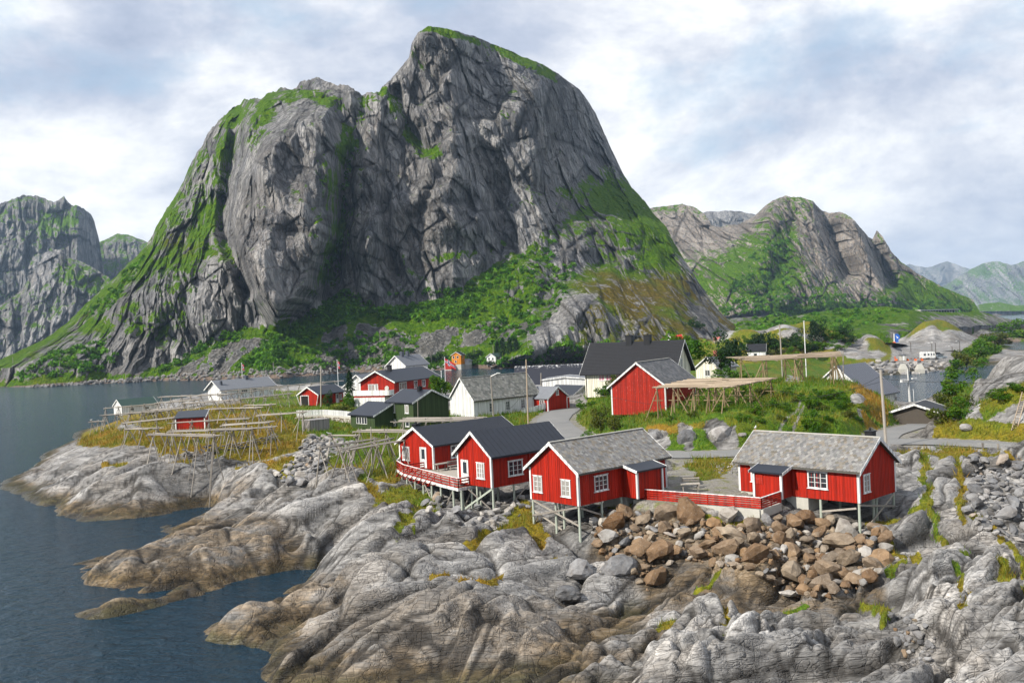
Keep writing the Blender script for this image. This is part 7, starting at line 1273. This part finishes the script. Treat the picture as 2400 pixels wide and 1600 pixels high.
def stone_wall(label, pts, h, t, meshes, size, seed, name='stone_wall', z0=None, par=None):
    r = random.Random(seed); P0 = Vector(pts[0]); e = par or empty(name, P0, 0, label=label, cat='wall')
    for a, b in zip(pts[:-1], pts[1:]):
        a, b = Vector(a), Vector(b); L = (b - a).length; nx = max(1, int(L / (size * 1.5))); nz = max(1, int(h / (size * 0.8)))
        for j in range(nz):
            for i in range(nx):
                u = (i + 0.5 * (j % 2) + r.uniform(-0.15, 0.15)) / nx; p = a.lerp(b, min(1, max(0, u))); base = gz(p.x, p.y) if z0 is None else p.z
                o = put_stone(e, meshes, (p.x, p.y, base + size * 0.3 + j * size * 0.8), size * r.uniform(0.8, 1.15), r, 0.12, 'stone', 0.75); o.rotation_euler[2] = math.atan2((b - a).y, (b - a).x) + r.uniform(-0.2, 0.2)
    return e
stone_wall('dry-stone wall of dark stones under the left front racks', [hit(432, 1068), hit(500, 1062), hit(560, 1052), hit(620, 1040), hit(652, 1030)], 1.2, 0.5, ST_D, 0.42, 5)
for i in range(3): pass
stone_wall('', [gwp[0] + Vector((0, -0.28, -0.2)), gwp[1] + Vector((0, -0.28, -0.2)), gwp[2] + Vector((0, -0.28, -0.2)), gwp[3] + Vector((0, -0.28, -0.2))], 1.5, 0.4, ST_M, 0.33, 9, par=gw, z0=1)
# ================================================================== PLANTS
def _leafmat():
    t = NT('leaf'); p = t.pos(); c = t.attr('Col', 'Color'); n = t.noise(p, 0.9, 3); k = t.node('MapRange', {'Value': n, 'To Min': 0.7, 'To Max': 1.35}).outputs[0]
    cc = t.node('VectorMath', {0: c}, operation='SCALE'); t.put(cc.inputs['Scale'], k); t.done(cc.outputs[0], 0.6, None, 0.25)
    tr = t.N.new('ShaderNodeBsdfTranslucent'); t.L.new(cc.outputs[0], tr.inputs[0]); mx = t.N.new('ShaderNodeMixShader'); mx.inputs[0].default_value = 0.42; t.L.new(t.b.outputs[0], mx.inputs[1]); t.L.new(tr.outputs[0], mx.inputs[2]); t.L.new(mx.outputs[0], t.out.inputs[0]); return t.m
M['leaf'] = _leafmat(); M['bark'] = simple('bark', (0.10, 0.075, 0.05), 0.9)
def quads(C, S, rg, up=0.0, aspect=0.6):
    """leaf quads at centres C with sizes S: returns verts, quads"""
    n = len(C); a = rg.normal(size=(n, 3)); a /= np.linalg.norm(a, axis=1, keepdims=True); b = rg.normal(size=(n, 3)); b[:, 2] += up; b -= (a * b).sum(1, keepdims=True) * a; b /= np.linalg.norm(b, axis=1, keepdims=True) + 1e-9
    a = a * S[:, None] * aspect; b = b * S[:, None]; V = np.stack([C - b, C + a, C + b, C - a], 1).reshape(-1, 3); Q = np.arange(4 * n).reshape(n, 4); return V, Q
GREENS = [np.array(c) for c in ((0.035, 0.105, 0.005), (0.055, 0.14, 0.006), (0.08, 0.175, 0.009), (0.115, 0.20, 0.012))]
DARKS = [np.array(c) for c in ((0.010, 0.030, 0.010), (0.016, 0.045, 0.014), (0.024, 0.060, 0.016))]
OLIVES = [np.array(c) for c in ((0.05, 0.075, 0.008), (0.085, 0.11, 0.012), (0.12, 0.13, 0.018))]
def crown_mesh(seed, n, lobes=9, leaf=0.16, pal=GREENS, squash=1.0, conifer=False):
    """unit crown (radius ~1, height 0..2) of leaf quads gathered in clumps"""
    rg = np.random.default_rng(seed)
    if conifer:
        z = rg.random(n) ** 0.8 * 2.0; tier = np.abs(((z * 5.0) % 1.0) - 0.35); rr = np.sqrt(np.clip(1 - z / 2.05, 0, 1)) * (0.85 - 0.5 * tier); an = rg.random(n) * 6.283; lob = 1 + 0.35 * np.sin(an * 3 + z * 7 + seed) + 0.22 * rg.normal(size=n); r = rr * np.sqrt(rg.random(n) * 0.75 + 0.25) * lob
        C = np.stack([r * np.cos(an), r * np.sin(an), z], 1); cl = (an * 3 + z * 7).astype(int) % len(pal)
    else:
        L = rg.normal(size=(lobes, 3)) * np.array([0.55, 0.55, 0.45]) * 0.9; L[:, 2] = L[:, 2] + 1.0; R = rg.uniform(0.28, 0.55, lobes); w = rg.integers(0, lobes, n); v = rg.normal(size=(n, 3)); v /= np.linalg.norm(v, axis=1, keepdims=True)
        C = L[w] + v * (R[w] * (0.55 + 0.5 * rg.random(n)))[:, None]; C[:, 2] = np.abs(C[:, 2]) * squash; cl = (w + rg.integers(0, 2, n)) % len(pal)
    S = leaf * rg.uniform(0.6, 1.4, n); V, Q = quads(C, S, rg); col = np.stack([pal[i] for i in cl]) * rg.uniform(0.75, 1.3, (n, 1)); return np_mesh('crown', V, Q, M['leaf'], smooth=False, cols=np.repeat(col, 4, 0))
CROWNS = {'tree': [crown_mesh(i, 2600, 14, 0.085) for i in range(2)], 'bush': [crown_mesh(20 + i, 1300, 10, 0.085, GREENS, 0.8) for i in range(4)], 'olive': [crown_mesh(40 + i, 1100, 9, 0.085, OLIVES, 0.8) for i in range(3)], 'spruce': [crown_mesh(60 + i, 1500, 0, 0.075, DARKS, 1.0, True) for i in range(3)], 'dark': [crown_mesh(80 + i, 1500, 11, 0.085, DARKS + GREENS[:1]) for i in range(2)]}
_trunk = MB()
_trunk.tube((0, 0, 0), (0.05, 0.02, 0.9), 0.10, 0.06, 7); _trunk = _trunk.mesh('trunk', M['bark'], True)
_limb = MB().tube((0, 0, 0), (0.35, 0.1, 0.75), 0.045, 0.02, 5).mesh('limb', M['bark'], True)
def tree(name, label, p, h, r, kind, seed, cat=None, group=None, lift=None):
    rr = random.Random(seed); e = empty(name, p, rr.uniform(0, 360), label=label, cat=cat or name.split('_')[-1], group=group); lift = (0.22 * h if kind in ('tree', 'dark') else 0.02 * h) if lift is None else lift
    t = bpy.data.objects.new('trunk', _trunk); t.scale = (h * 0.22, h * 0.22, (lift + h * 0.35) / 0.9); t.location = (0, 0, -0.2); link(t, e)
    if kind != 'spruce':
        for k in range(3): b = bpy.data.objects.new('limb', _limb); b.scale = (r * 1.1, r * 1.1, h * 0.45); b.location = (0, 0, lift + h * 0.1); b.rotation_euler = (0, 0, k * 2.1 + rr.random()); link(b, e)
    c = bpy.data.objects.new('crown', rr.choice(CROWNS[kind])); c.scale = (r, r, (h - lift) / 2.0); c.location = (0, 0, lift); link(c, e); return e
def plant(name, label, px, py, hpx, wpx, kind, seed, y=None, group=None, cat=None):
    p = hit(px, py) if y is None else aty(px, py, y); sc = p.y / F; return tree(name, label, p - Vector((0, 0, 0.1)), hpx * sc, wpx * sc / 2, kind, seed, cat, group)
plant('leafy_tree', 'large bright green tree right of the cream house gable', 1605, 880, 112, 92, 'tree', 1, 178); plant('leafy_tree', 'dark green broad tree behind the hilltop rack left end', 1712, 880, 95, 70, 'dark', 2, 185); plant('leafy_tree', 'smaller dark tree below the red and white house', 1690, 872, 60, 50, 'dark', 3, 180)
plant('round_bush', 'bright round bush left of the hilltop rack posts', 1722, 892, 45, 60, 'bush', 4, 160)
plant('spruce_tree', 'lone spruce between the red garage and the red house', 822, 950, 82, 34, 'spruce', 5, 195); plant('leafy_tree', 'green tree at the back corner of the red two-storey house', 1033, 945, 72, 62, 'tree', 6, 172)
plant('round_bush', 'flowering olive bush on the lawn before the red house', 806, 966, 26, 52, 'olive', 7); plant('round_bush', 'dark bush against the right wall of the small garage', 770, 958, 38, 26, 'dark', 8); plant('leafy_tree', 'green tree behind the flowering bush', 818, 955, 50, 34, 'bush', 9)
plant('round_bush', 'big rounded bush on the roadside slope below the barn', 1408, 1010, 80, 52, 'olive', 10); plant('round_bush', 'second olive bush beside the barn stilts', 1440, 1012, 58, 44, 'olive', 11); plant('round_bush', 'leafy bush at the corner of the cream house', 1418, 930, 42, 60, 'bush', 12); plant('round_bush', 'thin yellowing bush under the barn eave', 1440, 905, 38, 44, 'olive', 13, 148)
plant('round_bush', 'tall dense green shrub in the middle of the hill slope', 1905, 1012, 62, 50, 'bush', 14); plant('round_bush', 'upper part shrub on the hill above the dense one', 1895, 960, 52, 40, 'bush', 15); plant('round_bush', 'white-flowered shrub on the hill right of the path', 1972, 960, 40, 42, 'bush', 16); plant('round_bush', 'dark shrub on the slope below the barn rack end', 1768, 970, 36, 34, 'bush', 17); plant('round_bush', 'low shrub on the slope among the long grass', 1815, 955, 26, 36, 'bush', 18)
plant('round_bush', 'shrub behind the barn beside its right wall', 1680, 905, 40, 70, 'bush', 19); plant('round_bush', 'small bush at the foot of the white house ramp', 1182, 985, 26, 16, 'bush', 20)
rr = random.Random(3)
for i, (px, py, h, w, k, lb) in enumerate([(1600, 960, 22, 34, 'bush', 'low bush under the middle of the barn rack'), (1660, 950, 24, 40, 'bush', 'leafy bush under the right half of the barn rack'), (1735, 930, 30, 44, 'bush', 'bush between the two wide racks'), (1790, 925, 26, 40, 'olive', 'olive bush below the hilltop rack left leg'), (1850, 925, 24, 36, 'bush', 'bush under the hilltop rack middle post'), (1925, 930, 30, 44, 'bush', 'bush right of the hilltop rack middle post'), (1990, 975, 26, 38, 'olive', 'olive shrub low on the right end of the hill'), (1370, 960, 30, 44, 'bush', 'bush on the slope just below the cream house'), (1385, 1035, 30, 50, 'bush', 'bright bush at the road edge below the barn'), (1740, 985, 22, 36, 'bush', 'small bush above the roadside boulders'), (1830, 985, 20, 30, 'olive', 'small olive tuft bush beside the hill track'), (2030, 965, 22, 34, 'olive', 'rust-coloured shrub near the big leaning pole')]): plant('round_bush', lb, px, py, h, w, k, 600 + i)
HB = [(2215, 990, 55, 60), (2240, 985, 60, 55), (2205, 975, 45, 40), (2225, 950, 60, 55), (2245, 920, 60, 55), (2255, 890, 60, 55), (2265, 862, 55, 50), (2290, 845, 50, 55), (2315, 828, 50, 55), (2340, 812, 50, 60), (2370, 800, 55, 60), (2400, 795, 60, 60), (2250, 960, 50, 45), (2350, 930, 30, 50), (2385, 912, 28, 46)]
HL = ['lowest', 'lower middle', 'leftmost', 'second', 'third', 'fourth', 'fifth', 'sixth', 'seventh', 'eighth', 'ninth', 'topmost', 'inner', 'hollow left', 'hollow right']
for i, (px, py, h, w) in enumerate(HB):
    p = hit(px, py); sc = p.y / F; tree('shrub', f'{HL[i]} green shrub of the hedge climbing the right-hand rock', p - Vector((0, 0, 0.2)), h * sc, w * sc * 0.66, 'bush' if i % 3 else 'olive', 100 + i, 'shrub', 'shrubs on the right-hand rock')
HS = [(1450, 985, 20, 30), (1530, 975, 18, 30), (1575, 985, 16, 26), (1625, 975, 20, 34), (1690, 965, 22, 36), (1715, 950, 20, 34), (1760, 945, 22, 36), (1785, 990, 18, 30), (1840, 960, 22, 34), (1870, 940, 20, 32), (1940, 985, 20, 32), (1955, 930, 24, 40), (1925, 960, 26, 40), (2010, 985, 16, 28)]
for i, (px, py, h, w) in enumerate(HS): plant('low_shrub', f'{ordinal([v[0] for v in HS], i)} of the low shrubs dotted over the grassy hill by the barn', px, py, h, w, 'bush' if i % 3 else 'olive', 700 + i, None, 'low shrubs on the grassy hill')
# conifers and bushes on the knoll behind the hill
KN = [(1766, 812, 30, 34), (1786, 824, 44, 40), (1800, 830, 52, 44), (1818, 828, 36, 46), (1850, 820, 30, 44), (1866, 812, 40, 34), (1908, 800, 52, 44), (1925, 792, 40, 30), (1950, 790, 30, 40), (1980, 790, 30, 44), (2010, 788, 26, 40), (1880, 826, 34, 40), (1930, 815, 28, 40), (1725, 830, 40, 26), (1740, 818, 36, 22), (1900, 826, 26, 40), (1540 + 320, 838, 30, 30), (1990, 806, 22, 36), (1970, 815, 20, 30)]
def kn_kind(i): return 'spruce' if i in (1, 6) else ('dark' if i < 7 or i % 2 else 'bush')
for i, (px, py, h, w) in enumerate(KN):
    k = kn_kind(i); same = [j for j in range(len(KN)) if (kn_kind(j) == 'spruce') == (k == 'spruce')]; od = ordinal([KN[j][0] + 0.01 * j for j in same], same.index(i)); p = hit(px, py + 4, 290) - Vector((0, 0, 0.5)); tree('spruce_tree' if k == 'spruce' else 'shrub', f'{od} of the two dark spruces on the knoll behind the hilltop rack' if k == 'spruce' else f'{od} of the shrubs on the rocky knoll behind the hilltop rack', p, (h + 4) * p.y / F, w * p.y / F * 0.55, k, 200 + i, None, 'spruces on the knoll' if k == 'spruce' else 'shrubs on the knoll')
SPR = [(1075, 850, 26, 14), (1035, 850, 28, 26), (1100, 846, 24, 22), (1120, 848, 28, 26), (1010, 852, 22, 30), (1165, 838, 40, 20), (1180, 832, 44, 22), (1195, 828, 40, 20), (1210, 822, 30, 20), (1150, 856, 14, 26), (1620, 770, 26, 20), (1640, 775, 24, 26)]
for i, (px, py, h, w) in enumerate(SPR):
    p = on_relief(MAIN, px, py); k = 'spruce' if 5 <= i <= 8 else 'dark'; same = [j for j in range(len(SPR)) if (5 <= j <= 8) == (k == 'spruce')]; od = ordinal([SPR[j][0] for j in same], same.index(i)); tree('spruce_tree' if k == 'spruce' else 'shrub', f'{od} of the distant spruces right of the green-roofed house' if k == 'spruce' else f'{od} of the dark trees by the far shore houses', p - Vector((0, 0, 0.5)), h * p.y / F, w * p.y / F * 0.6, k, 240 + i, None, 'spruces by the green-roofed house' if k == 'spruce' else 'trees by the far houses')
# ---- scrub on the mountain's foot: one mass nobody could count
def mountain_scrub():
    rg = np.random.default_rng(4); zn = [([(560, 862), (620, 792), (700, 752), (815, 672), (880, 722), (1000, 712), (1080, 690), (1140, 690), (1080, 745), (960, 752), (850, 740), (780, 770), (700, 812), (640, 855)], 620), ([(560, 870), (760, 800), (900, 770), (1000, 800), (900, 860), (700, 868)], 150), ([(1000, 705), (1180, 620), (1360, 620), (1300, 740), (1200, 830), (1080, 760)], 230), ([(0, 900), (120, 830), (260, 790), (280, 860), (150, 880)], 110), ([(180, 760), (330, 600), (350, 600), (260, 730)], 70), ([(360, 880), (480, 800), (600, 760), (560, 800), (440, 850)], 60), ([(1130, 850), (1330, 800), (1500, 800), (1500, 840), (1200, 862)], 110), ([(950, 855), (1130, 835), (1180, 850), (1000, 864)], 90), ([(740, 640), (800, 540), (800, 400), (830, 330), (790, 620)], 40), ([(880, 690), (1090, 670), (1300, 560), (1300, 600), (1100, 700)], 90), ((LOW, [(1650, 790), (1760, 745), (2000, 724), (2150, 730), (2060, 760), (1900, 785)]), 260), ((RIGHT, [(1640, 745), (1760, 690), (2000, 690), (2280, 715), (2280, 732), (1800, 738)]), 420), ((RIGHT, [(1700, 690), (1790, 560), (1850, 560), (1850, 690)]), 160)]
    C, S, K = [], [], []
    for poly, n in zn:
        R_ = MAIN
        if isinstance(poly, tuple): R_, poly = poly
        xs, ys = zip(*poly); k = 0
        while k < n:
            a, b = rg.uniform(min(xs), max(xs)), rg.uniform(min(ys), max(ys))
            if not in_poly(np.array([a]), np.array([b]), poly)[0]: continue
            k += 1; p = np.array(on_relief(R_, a, b)); r = rg.uniform(0.9, 3.2) * (1 if R_ is MAIN else (1.5 if R_ is RIGHT else 0.9)); m = int(rg.integers(34, 56)); v = rg.normal(size=(m, 3)); v /= np.linalg.norm(v, axis=1, keepdims=True); v[:, 2] = np.abs(v[:, 2]) * 1.1 - 0.2
            C.append(p + v * r * (0.5 + 0.5 * rg.random((m, 1)))); S.append(np.full(m, r * 0.40) * rg.uniform(0.6, 1.3, m)); base = [GREENS[0], GREENS[1], GREENS[2], GREENS[1]][int(rg.integers(0, 4))] * rg.uniform(1.0, 1.9); K.append(np.repeat(base[None], m, 0) * rg.uniform(0.6, 1.35, (m, 1)))
    C = np.concatenate(C); S = np.concatenate(S); K = np.concatenate(K); V, Q = quads(C, S, rg); o = link(bpy.data.objects.new('hillside_scrub', np_mesh('hillside_scrub', V, Q, M['leaf'], smooth=False, cols=np.repeat(K, 4, 0)))); tag(o, 'green scrub covering the foot of the great rock', 'scrub', kind='stuff')
mountain_scrub()
M['screestone'] = simple('scree_rock', (0.17, 0.165, 0.158), 0.9, 0.5, 0.4)
def shore_rocks():
    """broken rock strewn along the mountain's waterline and over its scree"""
    rg = np.random.default_rng(9); ROCK0 = stone_mesh('scree', 777, 1.0, 0.8, 0.7, M['palestone'], 0.6, 9, 1); base = np.array([v.co[:] for v in ROCK0.vertices]); T = np.array([list(p.vertices) for p in ROCK0.polygons if len(p.vertices) == 3]); Vs, Ts, n = [], [], 0
    def add(p, s):
        nonlocal n; a = rg.random() * 6.28; R_ = np.array([[math.cos(a), -math.sin(a), 0], [math.sin(a), math.cos(a), 0], [0, 0, 1]]); Vs.append(base @ R_.T * s * np.array([1, 1, 0.8]) * rg.uniform(0.7, 1.3, 3) + p); Ts.append(T + n); n += len(base)
    for i in range(900): px = rg.uniform(20, 1500); j = int(np.argmin(np.abs(MAIN['px'] - px))); k = int(rg.integers(0, 12)); add(MAIN['P'][k, j] + np.array([0, 0, 0.3]), rg.uniform(0.6, 2.2))
    for poly, m in (([(385, 886), (455, 842), (540, 802), (592, 790), (640, 800), (575, 830), (530, 880)], 220), ([(760, 772), (830, 752), (960, 778), (1090, 758), (1190, 748), (1140, 800), (1010, 838), (900, 868), (690, 872)], 420)):
        xs, ys = zip(*poly); k = 0
        while k < m:
            a, b = rg.uniform(min(xs), max(xs)), rg.uniform(min(ys), max(ys))
            if in_poly(np.array([a]), np.array([b]), poly)[0]: k += 1; add(np.array(on_relief(MAIN, a, b)), rg.uniform(0.5, 1.7))
    o = link(bpy.data.objects.new('scree', np_mesh('scree', np.concatenate(Vs), np.concatenate(Ts), M['screestone'], smooth=False, tri=True))); tag(o, 'broken rock strewn on the scree and waterline of the great rock', 'scree', kind='stuff')
shore_rocks()
# ---- grass on the near land
def grass():
    rg = np.random.default_rng(21); ok = ((GV > 0.5) & (GRV < 0.3) & (GY < 200) & (GH > 0.8)).ravel(); idx = np.nonzero(ok)[0]; area = (GY.ravel()[idx]) ** 2; area *= np.clip(110 / GY.ravel()[idx], 0.3, 2.0) ** 1.2
    N = 90000; pick = rg.choice(idx, N, p=area / area.sum()); x, y, z = GX.ravel()[pick], GY.ravel()[pick], GH.ravel()[pick]; gd = GG.ravel()[pick]; k = y / 100
    x = x + rg.normal(size=N) * 0.12 * k; y = y + rg.normal(size=N) * 0.25 * k; h = rg.uniform(0.22, 0.65, N) * (0.6 + 0.8 * sstep(-0.2, 0.3, fbm(x / 3, y / 3, 2, 160))) * np.clip(k, 0.6, 1.2); w = rg.uniform(0.03, 0.06, N) * np.clip(k, 0.7, 1.8)
    an = rg.random(N) * 6.283; lx, ly = rg.normal(size=N) * 0.35 * h, rg.normal(size=N) * 0.35 * h
    B = np.stack([x, y, z - 0.05], 1); side = np.stack([np.cos(an) * w, np.sin(an) * w, 0 * w], 1); top = B + np.stack([lx, ly, h], 1); V = np.stack([B - side, B + side, top], 1).reshape(-1, 3); Q = np.arange(3 * N).reshape(N, 3)
    t = rg.random(N); green = np.stack([0.038 + 0.10 * t, 0.12 + 0.13 * t, 0.006 + 0.014 * t], 1); gold = np.stack([0.20 + 0.22 * t, 0.11 + 0.13 * t, 0.014 + 0.03 * t], 1); m = np.clip(gd + rg.normal(size=N) * 0.2, 0, 1)[:, None]; c = green * (1 - m) + gold * m
    o = link(bpy.data.objects.new('grass', np_mesh('grass', V, Q, M['leaf'], smooth=False, tri=True, cols=np.repeat(c, 3, 0)))); tag(o, 'green and golden grass on the headland and hill', 'grass', kind='stuff')
grass()
